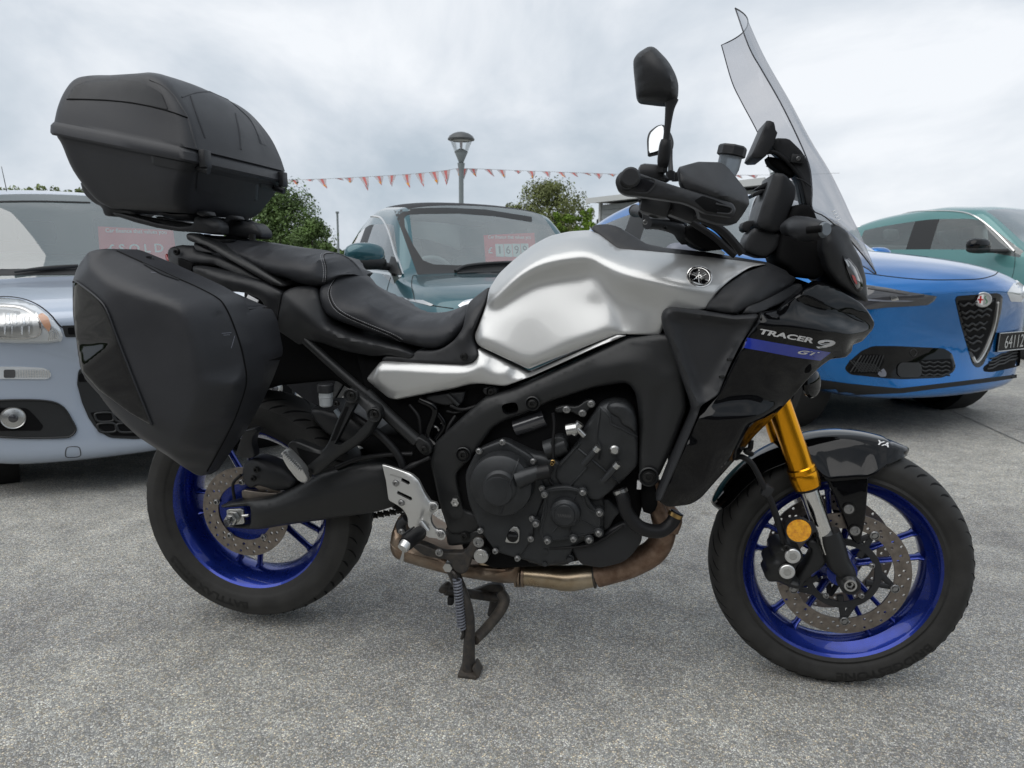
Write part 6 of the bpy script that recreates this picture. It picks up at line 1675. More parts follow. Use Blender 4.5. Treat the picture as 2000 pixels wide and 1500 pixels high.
def build_car(name, label, cat, org, yaw, W, L, stations, paint, glass_cols, roof_mat=None, wheel_r=.32, axles=(.8, 3.1), scale=1.0, track=None):
    wheel_r *= scale
    """stations: dicts u, bow, pts = ten half-section points (v, z) from the underside centre to the roof centre"""
    ox, oy, oz = org
    h = Vector((math.cos(yaw), math.sin(yaw), 0))
    r = Vector((math.sin(yaw), -math.cos(yaw), 0))
    car = empty(name, org, label, cat)
    def wp(u, v, z):
        return Vector((ox, oy, oz)) - h * (u * scale) + r * (v * scale) + Vector((0, 0, z * scale))
    n = 10
    V, F, MI = [], [], []
    ncol = 2 * n - 1
    hw = W / 2
    for s in stations:
        row = []
        for i in range(n):
            v, z = s['pts'][i]
            uu = s['u'] + s.get('bow', 0) * (v / hw) ** 2
            if 'du' in s: uu += s['du'][i]
            row.append((uu, v, z))
        # right side outward first, then mirrored: index 0..n-1 right, then left (skip centres)
        ring = row + [(u, -v, z) for u, v, z in reversed(row[1:-1])]
        V += [wp(*p) for p in ring]
    m = 2 * n - 2
    ns = len(stations)
    for j in range(ns - 1):
        for i in range(m):
            i2 = (i + 1) % m
            F.append((j * m + i, j * m + i2, (j + 1) * m + i2, (j + 1) * m + i))
            col = i if i < n - 1 else m - 1 - i
            MI.append(glass_cols(stations[j].get('tag'), col))
    F.append(tuple(range(m)))
    MI.append(0)
    F.append(tuple(reversed([(ns - 1) * m + i for i in range(m)])))
    MI.append(0)
    me = bpy.data.meshes.new('cage')
    me.from_pydata([tuple(v) for v in V], [], F)
    for q in range(8): me.materials.append(None)
    me.polygons.foreach_set('material_index', MI)
    bm = bmesh.new()
    bm.from_mesh(me)
    bmesh.ops.recalc_face_normals(bm, faces=bm.faces)
    cr_l = bm.edges.layers.float.new('crease_edge')
    bm.to_mesh(me)
    bm.free()
    # creases by station and column
    att = me.attributes.get('crease_edge') or me.attributes.new('crease_edge', 'FLOAT', 'EDGE')
    for ed in me.edges:
        a, b = ed.vertices
        ja, ia, jb, ib = a // m, a % m, b // m, b % m
        ca = ia if ia < n else m - ia
        cb = ib if ib < n else m - ib
        val = 0
        if ja != jb and ca == cb:
            val = max(stations[ja].get('cc', {}).get(ca, 0), 0)
        elif ja == jb:
            val = stations[ja].get('cs', 0)
        att.data[ed.index].value = val
    tmp = bpy.data.objects.new('cage', me)
    COL.objects.link(tmp)
    md = tmp.modifiers.new('s', 'SUBSURF')
    md.levels = 3
    md.render_levels = 3
    dg = bpy.context.evaluated_depsgraph_get()
    ev = tmp.evaluated_get(dg)
    em = ev.to_mesh()
    vv = [v.co.copy() for v in em.vertices]
    pol = [(p.material_index, tuple(p.vertices)) for p in em.polygons]
    ev.to_mesh_clear()
    bpy.data.objects.remove(tmp)
    def sub(ids, nm, mt, par):
        fs = [f for i, f in pol if i in ids]
        if not fs: return None
        used = sorted({i for f in fs for i in f})
        mp_ = {i: k for k, i in enumerate(used)}
        return mk(nm, [vv[i] for i in used], [tuple(mp_[i] for i in f) for f in fs], mt, par, smooth=60)
    body = sub({0, 3}, 'body', paint, car)
    if roof_mat:
        # roof faces carry index 3
        bpy.data.objects.remove(body)
        body = sub({0}, 'body', paint, car)
        sub({3}, 'roof', roof_mat, car)
    def islands(ids):
        fs = [f for i, f in pol if i in ids]
        par = {}
        def find(a):
            while par.setdefault(a, a) != a:
                par[a] = par[par[a]]
                a = par[a]
            return a
        for f in fs:
            for i in f[1:]:
                par[find(f[0])] = find(i)
        gr = {}
        for f in fs: gr.setdefault(find(f[0]), []).append(f)
        return list(gr.values())
    for ids, nm, mt in (({1}, 'windscreen', 'screen_glass'), ({2}, 'window', 'car_glass'), ({4}, 'pillar', 'car_trim')):
        for fs in islands(ids):
            used = sorted({i for f in fs for i in f})
            mp_ = {i: k for k, i in enumerate(used)}
            mk(nm, [vv[i] for i in used], [tuple(mp_[i] for i in f) for f in fs], mt, car, smooth=60)
    allf = bvh_faces(vv, [f for i, f in pol])
    # wheels
    tk = track or hw - .09
    for u in axles:
        for s in (-1, 1):
            c = wp(u, s * tk, wheel_r / scale)
            ax = r * s
            w = lathe('wheel', [(wheel_r * .66, .105), (wheel_r * .62, .10), (wheel_r * .58, .06), (wheel_r * .2, .085), (.0, .09)], c, ax, 'alloy', car, n=28, cap=False)
            lathe('tyre', [(wheel_r * .64, -.1), (wheel_r * .9, -.11), (wheel_r * .985, -.09), (wheel_r, -.05), (wheel_r, .05), (wheel_r * .985, .09), (wheel_r * .9, .108), (wheel_r * .66, .104)], c, ax, 'car_rubber', w, n=40, cap=False)
            lathe('wheel_arch', [(wheel_r * 1.02, -.18), (wheel_r * 1.17, -.18), (wheel_r * 1.17, .094), (wheel_r * 1.02, .088)], c, ax, 'car_rubber', car, n=36, cap=False)
    return car, body, allf, wp, h, r
def bvh_faces(vv, fs):
    return BVHTree.FromPolygons(vv, fs)
def std_glass(tag, col):
    if tag == 'ws': return {7: 1, 8: 1}.get(col, 2 if col == 5 else 0)
    if tag == 'win': return 2 if col == 5 else (3 if col >= 7 else 0)
    if tag == 'pil': return 4 if col == 5 else (3 if col >= 7 else 0)
    if tag == 'roof': return 3 if col >= 7 else 0
    if tag == 'rw': return {7: 1, 8: 1}.get(col, 0)
    return 0
def st(u, pts, bow=0, tag=None, du=None, cs=0, cc=None):
    d = dict(u=u, bow=bow, pts=pts, tag=tag, cs=cs, cc=cc or {})
    if du: d['du'] = du
    return d
def seat(name, car, wp, u, v, mt, z0=.35, tall=.62, w=.44):
    def B(u_, z_, s, rot=0):
        return None
    a = wp(u, v, z0)
    fw = (wp(u - .5, v, z0) - a).normalized()
    sd = (wp(u, v + .5, z0) - a).normalized()
    up = Vector((0, 0, 1))
    def pr(c0, hx, hy, hz, lean):
        bm_v, bm_f = g_box((0, 0, 0), (hx, hy, hz), None, min(hx, hy, hz) * .3)
        ln = (up - fw * lean).normalized()
        f2 = ln.cross(sd).normalized()
        return [c0 + f2 * v_.x + sd * v_.y + ln * v_.z for v_ in bm_v], bm_f
    s_ = recalc(mk(name, *pr(a + up * .1, .5, w, .18, 0), mt, car, smooth=50))
    recalc(mk('backrest', *pr(a - fw * .26 + up * (.15 + tall / 2), .16, w, tall, .25), mt, s_, smooth=50))
    recalc(mk('headrest', *pr(a - fw * .38 + up * (.25 + tall + .06), .1, .25, .17, .25), mt, s_, smooth=50))
def steering_wheel(car, wp, u, v, z, mt='car_interior', r=.185):
    c = wp(u, v, z)
    ax = (wp(u + .5, v, z + .28) - c).normalized()
    w = lathe('steering_wheel', [(r + .016 * math.cos(a), .016 * math.sin(a)) for a in [2 * math.pi * k / 10 for k in range(11)]], c, ax, mt, car, n=36, cap=False)
    lathe('wheel_hub', [(0, .0), (.07, .0), (.08, -.03), (0, -.04)], c, ax, mt, w, n=20)
def price_card(label, pts, bvh_off, texts, near):
    pass
def flat_card(name, label, cat, corners, m, group=None):
    "a thin card through four places (top-left, top-right, bottom-right, bottom-left)"
    a, b, c, d = [Vector(p) for p in corners]
    n = (b - a).cross(d - a).normalized()
    if n.dot(CAM - a) < 0: n = -n
    V = [a, b, c, d] + [p - n * .003 for p in (a, b, c, d)]
    o = recalc(mk(name, V, [(0, 1, 2, 3), (7, 6, 5, 4), (0, 4, 5, 1), (1, 5, 6, 2), (2, 6, 7, 3), (3, 7, 4, 0)], m, None, smooth=0))
    tag(o, label, cat, group)
    def at(u, v, off=.002):
        "u, v in 0..1 from the top-left corner"
        return a.lerp(b, u).lerp(d.lerp(c, u), v) + n * off
    return o, at
def card_text(o, at, s, u0, v0, u1, v1, h, m, bold=.02):
    "baseline from (u0,v0) to (u1,v1) in card units, capital height h"
    text_on('lettering', s, lambda u, v: at(u0 + (u1 - u0) * u, v0 + (v1 - v0) * u - h * v), m, o, bold=bold)

# ------------------------------------------------------------------ pale city car on the left
def hood_pts(hw, zb, zs, zh, k=1.0):
    return [(0, .2), (hw * .85, .2), (hw * .965, .30), (hw, .52), (hw * .985, zs), (hw * .93 * k, zh - .03), (hw * .86 * k, zh), (hw * .78 * k, zh + .015), (hw * .4, zh + .035), (0, zh + .04)]
hw = .8215
pan_st = [
    st(.06, [(0, .36), (.30, .36), (.40, .40), (.43, .50), (.42, .58), (.38, .66), (.34, .68), (.3, .69), (.15, .69), (0, .69)], bow=.16),
    st(.01, [(0, .24), (.60, .24), (.70, .30), (.745, .48), (.74, .68), (.70, .80), (.66, .835), (.58, .85), (.3, .86), (0, .86)], bow=.20),
    st(.06, [(0, .2), (.64, .2), (.755, .27), (.79, .50), (.785, .72), (.745, .85), (.69, .885), (.60, .90), (.3, .92), (0, .925)], bow=.22),
    st(.32, [(0, .2), (.68, .2), (.79, .28), (.82, .52), (.815, .76), (.77, .895), (.70, .935), (.61, .95), (.3, .97), (0, .975)], bow=.12),
    st(.86, [(0, .2), (.7, .2), (.80, .28), (.8215, .55), (.81, .82), (.765, .95), (.735, .985), (.665, 1.0), (.34, 1.02), (0, 1.025)], bow=.06, tag='ws', cs=.6),
    st(1.42, [(0, .2), (.7, .2), (.80, .28), (.8215, .55), (.81, .82), (.775, .965), (.665, 1.40), (.60, 1.455), (.32, 1.495), (0, 1.505)], bow=-.10, tag='win', cs=.5),
    st(1.98, [(0, .2), (.7, .2), (.80, .28), (.8215, .55), (.81, .82), (.775, .97), (.668, 1.44), (.61, 1.50), (.34, 1.54), (0, 1.55)], tag='pil'),
    st(2.06, [(0, .2), (.7, .2), (.80, .28), (.8215, .55), (.81, .82), (.775, .97), (.668, 1.44), (.61, 1.50), (.34, 1.54), (0, 1.55)], tag='win'),
    st(3.0, [(0, .22), (.7, .22), (.80, .3), (.82, .55), (.80, .82), (.765, .985), (.66, 1.42), (.605, 1.485), (.34, 1.52), (0, 1.525)], tag='roof'),
    st(3.42, [(0, .26), (.66, .26), (.77, .34), (.80, .55), (.78, .82), (.73, 1.0), (.63, 1.36), (.58, 1.43), (.32, 1.46), (0, 1.465)], bow=-.1),
    st(3.6, [(0, .34), (.55, .34), (.68, .42), (.72, .55), (.7, .8), (.66, 1.0), (.58, 1.28), (.52, 1.34), (.3, 1.37), (0, 1.37)], bow=-.2)]
PO, PYAW = (-1.098, 1.114, GZ), -.684
panda, pbody, pbv, pwp, ph, pr_ = build_car('parked_car', 'pale blue hatchback with a SOLD card in its windscreen behind the panniers', 'car', PO, PYAW, 1.643, 3.65, pan_st, 'paint_pale', std_glass, scale=.967, wheel_r=.29, axles=(.78, 3.05))
def D(name, c, pts, m, par, off=.003, thick=.0, **kw):
    return decal(name, kw.pop('bv'), K(c, pts), m, par, off=off, thick=thick, **kw)
hd_ = D('headlight', 'b1', [(-160, 575, 30), (0, 553), (100, 562), (180, 592), (240, 640), (292, 700, 6), (309, 742, 6), (300, 768, 6), (240, 777), (100, 777), (-160, 770, 20)], 'lamp_white', panda, off=.004, thick=.012, bv=pbv, bulge=.02)
D('lamp_bezel', 'b1', [(-100, 585, 20), (0, 578), (110, 590), (180, 625), (208, 690, 10), (200, 745, 10), (120, 758), (-100, 755, 20)], 'alu_satin', hd_, off=.022, thick=.004, bv=pbv)
D('lamp_bowl', 'b1', [(-80, 615, 20), (20, 610), (100, 622), (150, 655), (162, 710, 8), (150, 740, 8), (20, 742), (-80, 740, 20)], 'steel', hd_, off=.024, thick=.003, bv=pbv)
for i in range(8):
    u, w_ = -10 + i * 20 + (i % 3) * 3, 6 + (i * 7) % 9
    D('lamp_facet', 'b1', [(u, 624 + i * 2), (u + w_, 626 + i * 2), (u + w_ - 3, 660), (u + w_ + 3, 680), (u + 4, 682), (u - 2, 650)], 'alu_satin' if i % 2 else 'lamp_white', hd_, off=.027, bv=pbv, res=4, rnd=1)
    D('lamp_facet', 'b1', [(u + 5, 694), (u + w_ + 4, 692), (u + w_, 735), (u + 8, 733)], 'lamp_white' if i % 2 else 'steel', hd_, off=.027, bv=pbv, res=4, rnd=1)
line_decal('lamp_ring', pbv, K('b1', [(-80, 600), (20, 594), (105, 604), (168, 640), (196, 690), (188, 738), (110, 750), (-80, 748)]), .004, 'chrome', hd_, off=.026)
for i in range(5):
    line_decal('lens_rib', pbv, K('b1', [(225 + i * 13, 700 + i * 3), (240 + i * 11, 735), (236 + i * 9, 764 - i * 2)]), .0015, 'chrome', hd_, off=.024)
D('turn_lamp', 'b1', [(182, 640, 5), (205, 625, 5), (235, 648), (250, 690, 5), (240, 722), (218, 700)], 'lamp_amber', hd_, off=.026, thick=.003, bv=pbv)
line_decal('bonnet_seam', pbv, K('b1', [(-100, 570), (0, 549), (100, 556), (180, 586), (245, 635), (296, 694), (330, 700)]), .003, 'car_rubber', panda, off=.001)
D('grille', 'b1', [(303, 690, 2), (400, 687), (640, 680), (640, 735), (400, 745), (318, 747, 4)], 'car_trim', panda, off=.004, thick=.01, bv=pbv)
for u in (330, 420, 510):
    D('grille_slot', 'b1', [(u, 700), (u + 60, 698), (u + 60, 732), (u + 4, 734)], 'deep_black', panda, off=.007, bv=pbv)
dl = D('daytime_lamp', 'b1', [(-140, 890, 8), (100, 890), (215, 896), (246, 914, 6), (252, 938, 6), (230, 952, 5), (-140, 950, 8)], 'lamp_white', panda, off=.004, thick=.01, bv=pbv)
for i in range(13):
    u = 80 + i * 13
    D('lamp_facet', 'b1', [(u, 905), (u + 5, 906), (u + 7, 944), (u + 2, 944)], 'alu_satin', dl, off=.0065, bv=pbv, res=3, rnd=0)
D('lamp_bowl', 'b1', [(18, 905, 4), (75, 905, 4), (75, 945, 4), (18, 945, 4)], 'lens_dark', dl, off=.006, bv=pbv)
fp = D('fog_lamp_panel', 'b1', [(-140, 1060, 15), (100, 1050), (245, 1058), (312, 1088, 8), (352, 1150), (372, 1195, 6), (352, 1228, 8), (300, 1238), (100, 1240), (-140, 1225, 15)], 'car_trim', panda, off=.004, thick=.012, bv=pbv)
line_decal('panel_edge', pbv, K('b1', [(-140, 1060), (100, 1052), (245, 1060), (310, 1090), (350, 1150), (370, 1195), (350, 1226), (300, 1236), (100, 1238), (-140, 1224)]), .004, 'car_trim', fp, off=.006)
D('fog_recess_shade', 'b1', [(-100, 1090), (130, 1092, 8), (170, 1130), (212, 1180, 4), (200, 1202, 4), (-100, 1204)], 'deep_black', fp, off=.006, bv=pbv)  # flat black decal paints the shade inside the lamp hollow
fl_c = hit(pbv, *k1('b1', 64, 1141), .01)
fl_n = (CAM - fl_c).normalized() * .4 + ph
lathe('fog_lamp', [(0, .012), (.028, .010), (.041, .004), (.044, .006), (.047, .0), (.045, -.02), (0, -.02)], fl_c, fl_n.normalized(), 'steel', fp, n=36)
lathe('fog_reflector', [(.0, .014), (.014, .013), (.018, .0105)], fl_c, fl_n.normalized(), 'lens_dark', fp, n=24)
lg = D('grille', 'b1', [(392, 900, 4), (382, 915, 4), (376, 975), (400, 1065), (432, 1140), (470, 1195, 8), (535, 1238, 8), (660, 1244), (1010, 1225, 10), (1080, 1080), (1090, 920, 8), (1000, 890), (640, 905)], 'car_trim', panda, off=.004, thick=.012, bv=pbv)
D('grille_opening', 'b1', [(440, 1115), (520, 1105), (640, 1105), (980, 1095), (960, 1215), (650, 1230), (545, 1226, 5), (480, 1185, 5)], 'deep_black', lg, off=.0065, bv=pbv)
for k in range(2):
    for j in range(5):
        u, v = 470 + j * 95 + k * 12, 1118 + k * 52
        line_decal('grille_loop', pbv, K('b1', [(u, v), (u + 70, v - 3), (u + 84, v + 18), (u + 76, v + 38), (u + 14, v + 40), (u - 4, v + 22)]), .005, 'car_trim', lg, off=.008, closed=True)
D('grille_opening', 'b1', [(384, 930), (405, 920), (640, 930), (640, 955), (384, 965)], 'deep_black', lg, off=.0065, bv=pbv)
line_decal('tow_cover', pbv, K('b1', [(330, 1284), (380, 1282), (392, 1300), (388, 1328), (330, 1333), (320, 1316)]), .0022, 'paint_charcoal', panda, off=.0, closed=True)
D('lower_lip', 'b1', [(-140, 1400), (300, 1375), (500, 1345), (760, 1310), (780, 1345), (500, 1385), (300, 1400), (-140, 1425)], 'car_rubber', panda, off=.004, thick=.02, bv=pbv)
D('cowl', 'b1', [(-160, 412), (0, 413), (140, 412), (380, 398), (700, 390), (700, 420), (355, 440), (0, 443), (-160, 446)], 'car_trim', panda, off=.004, thick=.01, bv=pbv)
def band(name, c, pts, m, par, bv, **kw): return D(name, c, pts, m, par, bv=bv, **kw)
wpn = [hit(pbv, *k1('b1', u, v), .025) for u, v in ((70, 428), (140, 418), (220, 410), (300, 404), (380, 398))]
if all(p is not None for p in wpn): tube('wiper', wpn, [.006, .008, .011, .011, .009], 'car_trim', panda)
line_decal('roof_seam', pbv, K('b1', [(-100, 90), (0, 86), (200, 84), (440, 90)]), .006, 'car_trim', panda, off=.0)
D('sun_band', 'b1', [(220, 92), (460, 96), (470, 128), (400, 132), (330, 128), (280, 108)], 'car_trim', panda, off=-.004, bv=pbv)
for v in (.36, -.36):
    seat('front_seat', panda, pwp, 2.05, v, 'car_seat_dark')
seat('rear_seat', panda, pwp, 2.95, 0, 'car_seat_dark', w=1.15)
mk('dashboard', *g_tube([pwp(1.12, -.68, .93), pwp(1.12, 0, .95), pwp(1.12, .68, .93)], .16, n=12, straight=True), 'car_interior', panda)
steering_wheel(panda, pwp, 1.5, .37, .97)
def q_hit(bv, c, u, v, off): return hit(bv, *k1(c, u, v), off)
cA = [q_hit(pbv, 'b1', u, v, -.05) for u, v in ((478, 205), (845, 225), (870, 400), (490, 385))]
if all(p is not None for p in cA):
    card, at = flat_card('price_card', 'red card reading SOLD inside the pale blue hatchback windscreen', 'price card', cA, 'card_red')
    card_text(card, at, 'Car finance that values you', .09, .16, .90, .12, .11, 'print_white')
    card_text(card, at, '£ S O L D', .10, .73, .83, .63, .23, 'print_white')
tube('aerial', [pwp(3.0, .2, 1.52), pwp(3.12, .21, 1.78)], [.004, .002], 'car_trim', panda, straight=True, n=6)

# ------------------------------------------------------------------ dark petrol cabriolet
hw = .8415
f_st = [
    st(.08, [(0, .38), (.28, .38), (.38, .42), (.42, .50), (.42, .58), (.38, .66), (.34, .69), (.28, .70), (.14, .71), (0, .71)], bow=.2),
    st(.02, [(0, .24), (.58, .24), (.68, .30), (.72, .48), (.72, .66), (.67, .78), (.62, .82), (.52, .84), (.27, .86), (0, .86)], bow=.25),
    st(.12, [(0, .2), (.64, .2), (.76, .28), (.80, .50), (.80, .72), (.74, .83), (.68, .87), (.58, .895), (.3, .92), (0, .925)], bow=.26),
    st(.45, [(0, .2), (.68, .2), (.80, .28), (.835, .52), (.83, .78), (.77, .89), (.70, .925), (.60, .95), (.3, .975), (0, .98)], bow=.1),
    st(.95, [(0, .2), (.7, .2), (.81, .28), (.8415, .55), (.825, .82), (.755, .93), (.725, .955), (.655, .97), (.34, .995), (0, 1.0)], bow=.06, tag='ws', cs=.6),
    st(1.50, [(0, .2), (.7, .2), (.81, .28), (.8415, .55), (.825, .82), (.765, .945), (.615, 1.375), (.54, 1.43), (.3, 1.465), (0, 1.475)], bow=-.12, tag='win', cs=.5),
    st(2.02, [(0, .2), (.7, .2), (.81, .28), (.8415, .55), (.825, .82), (.765, .95), (.625, 1.39), (.55, 1.465), (.3, 1.51), (0, 1.52)], tag='pil'),
    st(2.12, [(0, .2), (.7, .2), (.81, .28), (.8415, .55), (.825, .82), (.765, .95), (.625, 1.38), (.55, 1.46), (.3, 1.505), (0, 1.515)], tag='win'),
    st(2.72, [(0, .2), (.7, .2), (.81, .28), (.8415, .55), (.82, .83), (.755, .97), (.61, 1.27), (.53, 1.38), (.3, 1.44), (0, 1.45)], tag='rw'),
    st(3.25, [(0, .25), (.66, .25), (.77, .34), (.80, .56), (.78, .82), (.70, .95), (.60, 1.0), (.5, 1.03), (.28, 1.06), (0, 1.07)], bow=-.1),
    st(3.55, [(0, .33), (.55, .33), (.67, .42), (.71, .56), (.68, .76), (.60, .88), (.5, .92), (.42, .94), (.24, .95), (0, .95)], bow=-.2)]
FO, FYAW = (0.675, 2.28, GZ), -.953
f5, fbody, fbv, fwp, fh, fr_ = build_car('parked_car', 'dark petrol green cabriolet with a black fabric roof and a price card in its windscreen', 'car', FO, FYAW, 1.683, 3.63, f_st, 'paint_petrol', std_glass, roof_mat='soft_top', scale=1.02, wheel_r=.30, axles=(.76, 3.08))
line_decal('window_trim', fbv, K('b2', [(695, 960), (740, 880), (800, 790), (860, 737), (930, 706), (990, 705), (1032, 730), (1080, 830), (1120, 970), (1150, 1055), (1178, 1140)]), .010, 'chrome', f5, off=.004)
D('sill_trim', 'b2', [(690, 965), (860, 1095), (1000, 1112), (1170, 1140), (1165, 1160), (1000, 1130), (850, 1110), (680, 985)], 'chrome', f5, off=.004, thick=.004, bv=fbv, res=3, rnd=1)
D('mirror_base', 'b2', [(1092, 1000), (1120, 1010), (1172, 1140), (1110, 1130), (1060, 1105)], 'car_trim', f5, off=.008, thick=.01, bv=fbv, res=4, rnd=1)
mc = hit(fbv, *k1('b2', 1075, 1080), .02) or fwp(1.2, .85, .98)
def ell(c, ax, ay, az, u, v, w, n=20):
    V, F = [], []
    for j in range(n // 2 + 1):
        t = math.pi * j / (n // 2)
        for i in range(n):
            a = 2 * math.pi * i / n
            def se(x, p): return math.copysign(abs(x) ** p, x)
            V.append(c + u * ax * se(math.sin(t), .75) * se(math.cos(a), .8) + v * ay * se(math.sin(t), .75) * se(math.sin(a), .8) + w * az * se(math.cos(t), .8))
    for j in range(n // 2):
        for i in range(n):
            F.append((j * n + i, j * n + (i + 1) % n, (j + 1) * n + (i + 1) % n, (j + 1) * n + i))
    return V, F
def mirror_at(car, c, h, r, paint, size=(.06, .125, .075), lower='car_trim', arm=None):
    up = Vector((0, 0, 1))
    mm = recalc(mk('door_mirror', *ell(c, size[0], size[1], size[2], h, r, up), paint, car, smooth=80))
    recalc(mk('mirror_foot', *ell(c - up * size[2] * .55 - r * .01, size[0] * 1.0, size[1] * 1.0, size[2] * .6, h, r, up), lower, mm, smooth=80))
    if arm is not None:
        tube('mirror_arm', [c - up * size[2] * .8 - r * .02, arm], [.022, .028], lower, mm, straight=True)
d_ = (mc - CAM).length
mpos = CAM + ray(*k1('b2', 893, 995)).normalized() * (d_ - .06)
mirror_at(f5, mpos, fh, fr_, 'paint_petrol', size=(.07, .135, .082), arm=mc)
line_decal('door_seam', fbv, K('b2', [(1088, 1162), (1068, 1230), (1056, 1290), (1050, 1400)]), .003, 'car_rubber', f5, off=.0)
line_decal('wing_seam', fbv, K('b2', [(1285, 1148), (1256, 1152), (1246, 1220), (1262, 1290), (1280, 1340), (1400, 1372), (1560, 1395)]), .003, 'car_rubber', f5, off=.0)
D('side_strip', 'b2', [(1030, 1292), (1150, 1308), (1272, 1328), (1330, 1330), (1410, 1365), (1390, 1375), (1270, 1345), (1140, 1322), (1030, 1306)], 'chrome', f5, off=.006, thick=.006, bv=fbv, res=3, rnd=1)
D('headlight', 'b2', [(1590, 1372), (1640, 1335), (1700, 1320), (1800, 1330), (1800, 1400), (1640, 1400)], 'lamp_white', f5, off=.006, thick=.01, bv=fbv, res=5)
for p in ([(1575, 1115), (1640, 1080), (1760, 1062), (1900, 1052), (2040, 1046), (2200, 1030)],):
    w_ = [hit(fbv, *k1('b2', u, v), .03) for u, v in p]
    w_ = [x for x in w_ if x is not None]
    if len(w_) > 2: tube('wiper', w_, .012, 'car_trim', f5)
w_ = [hit(fbv, *k1('b2', u, v), .02) for u, v in ((1590, 1132), (1720, 1125), (1850, 1122), (2000, 1118))]
w_ = [x for x in w_ if x is not None]
if len(w_) > 2: tube('wiper_arm', w_, .009, 'car_trim', f5)
D('screen_border', 'b2', [(1112, 655), (1300, 640), (1500, 636), (1800, 650), (2150, 705), (2150, 745), (1870, 700), (1600, 680), (1330, 682), (1215, 690, 6), (1190, 710, 6), (1195, 780), (1260, 920), (1330, 1030), (1400, 1062, 8), (1600, 1070), (2150, 1040), (2150, 1150), (1600, 1125), (1290, 1140), (1240, 1000), (1160, 780)], 'car_trim', f5, off=.002, bv=fbv, res=4, rnd=1)
D('mirror_housing', 'b2', [(1600, 682), (1870, 690), (1885, 730, 6), (1840, 752, 6), (1700, 742), (1640, 710)], 'car_trim', f5, off=-.01, bv=fbv, res=4)
for v in (.35, -.35):
    seat('front_seat', f5, fwp, 2.0, v, 'car_seat_pale')
seat('rear_seat', f5, fwp, 2.75, 0, 'car_seat_pale', w=1.05, tall=.5)
mk('dashboard', *g_tube([fwp(1.2, -.66, .86), fwp(1.2, 0, .88), fwp(1.2, .66, .86)], .15, n=12, straight=True), 'car_seat_pale', f5)
steering_wheel(f5, fwp, 1.52, .36, .93, 'car_seat_pale')
cB = [hit(fbv, *k1('b3', u, v), -.05) for u, v in ((238, 1175), (770, 1150), (800, 1500), (262, 1475))]
if all(p is not None for p in cB):
    card, at = flat_card('price_card', 'red price card showing 1699 inside the dark petrol cabriolet windscreen', 'price card', cB, 'card_red')
    card_text(card, at, 'Car finance that values you', .08, .13, .92, .19, .11, 'print_white')
    card_text(card, at, '£', .06, .64, .15, .64, .20, 'print_white')
    for i, ch_ in enumerate('1699'):
        u0 = .205 + i * .165
        pa = [at(u0 + du, vv_, .0025) for du, vv_ in ((0, .33), (.155, .34), (.155, .76), (0, .75))]
        nb = mk('number_tile', [p for p in pa], [(0, 1, 2, 3)], 'card_white', card, smooth=0)
        text_on('lettering', ch_, lambda u, v, u0=u0, wd_=(.03 if ch_ == '1' else .085): at(u0 + .077 - wd_ / 2 + wd_ * u, .66 - .26 * v, .004), 'card_ink', card)
# ------------------------------------------------------------------ blue sports utility car
hw = .9515
s_st = [
    st(.10, [(0, .40), (.32, .40), (.44, .44), (.48, .54), (.47, .62), (.44, .70), (.40, .73), (.34, .75), (.17, .76), (0, .76)], bow=.2),
    st(.02, [(0, .27), (.66, .27), (.77, .33), (.81, .52), (.81, .72), (.76, .84), (.70, .875), (.60, .89), (.3, .91), (0, .92)], bow=.26),
    st(.10, [(0, .24), (.74, .24), (.86, .31), (.90, .54), (.89, .78), (.83, .92), (.76, .965), (.66, .99), (.34, 1.02), (0, 1.03)], bow=.30),
    st(.50, [(0, .24), (.78, .24), (.90, .32), (.945, .58), (.935, .84), (.865, 1.02), (.80, 1.06), (.70, 1.085), (.35, 1.12), (0, 1.125)], bow=.12),
    st(1.36, [(0, .24), (.8, .24), (.91, .32), (.95, .6), (.935, .88), (.86, 1.08), (.825, 1.12), (.74, 1.145), (.38, 1.18), (0, 1.19)], bow=.06, tag='ws', cs=.5),
    st(2.05, [(0, .24), (.8, .24), (.91, .32), (.9515, .6), (.935, .88), (.87, 1.07), (.71, 1.53), (.64, 1.58), (.35, 1.62), (0, 1.63)], bow=-.12, tag='win', cs=.4),
    st(2.55, [(0, .24), (.8, .24), (.91, .32), (.9515, .6), (.935, .88), (.87, 1.08), (.71, 1.56), (.64, 1.62), (.35, 1.665), (0, 1.67)], tag='pil'),
    st(2.66, [(0, .24), (.8, .24), (.91, .32), (.9515, .6), (.935, .88), (.87, 1.08), (.71, 1.56), (.64, 1.62), (.35, 1.665), (0, 1.67)], tag='win'),
    st(3.4, [(0, .26), (.8, .26), (.91, .34), (.945, .6), (.925, .9), (.85, 1.12), (.69, 1.42), (.62, 1.50), (.34, 1.55), (0, 1.56)], tag='roof'),
    st(4.05, [(0, .32), (.74, .32), (.86, .4), (.90, .62), (.875, .92), (.79, 1.10), (.66, 1.20), (.58, 1.25), (.33, 1.29), (0, 1.30)], bow=-.1),
    st(4.6, [(0, .42), (.6, .42), (.72, .5), (.76, .65), (.74, .9), (.68, 1.05), (.58, 1.12), (.5, 1.16), (.28, 1.18), (0, 1.18)], bow=-.2)]
SO, SYAW = (3.14, 3.15, GZ), -.967
sv_, sbody, sbv, swp, sh_, sr_ = build_car('parked_car', 'metallic blue car with a V-shaped grille and round badge beside the front wheel', 'car', SO, SYAW, 1.903, 4.68, s_st, 'paint_blue', std_glass, scale=1.035, wheel_r=.36, axles=(.88, 3.7))
D('headlight', 'b4', [(300, 615), (440, 640), (560, 658), (720, 688), (882, 714, 2), (862, 745), (822, 770, 4), (700, 778), (560, 785), (455, 797), (300, 790)], 'lens_dark', sv_, off=.004, thick=.01, bv=sbv, bulge=.006)
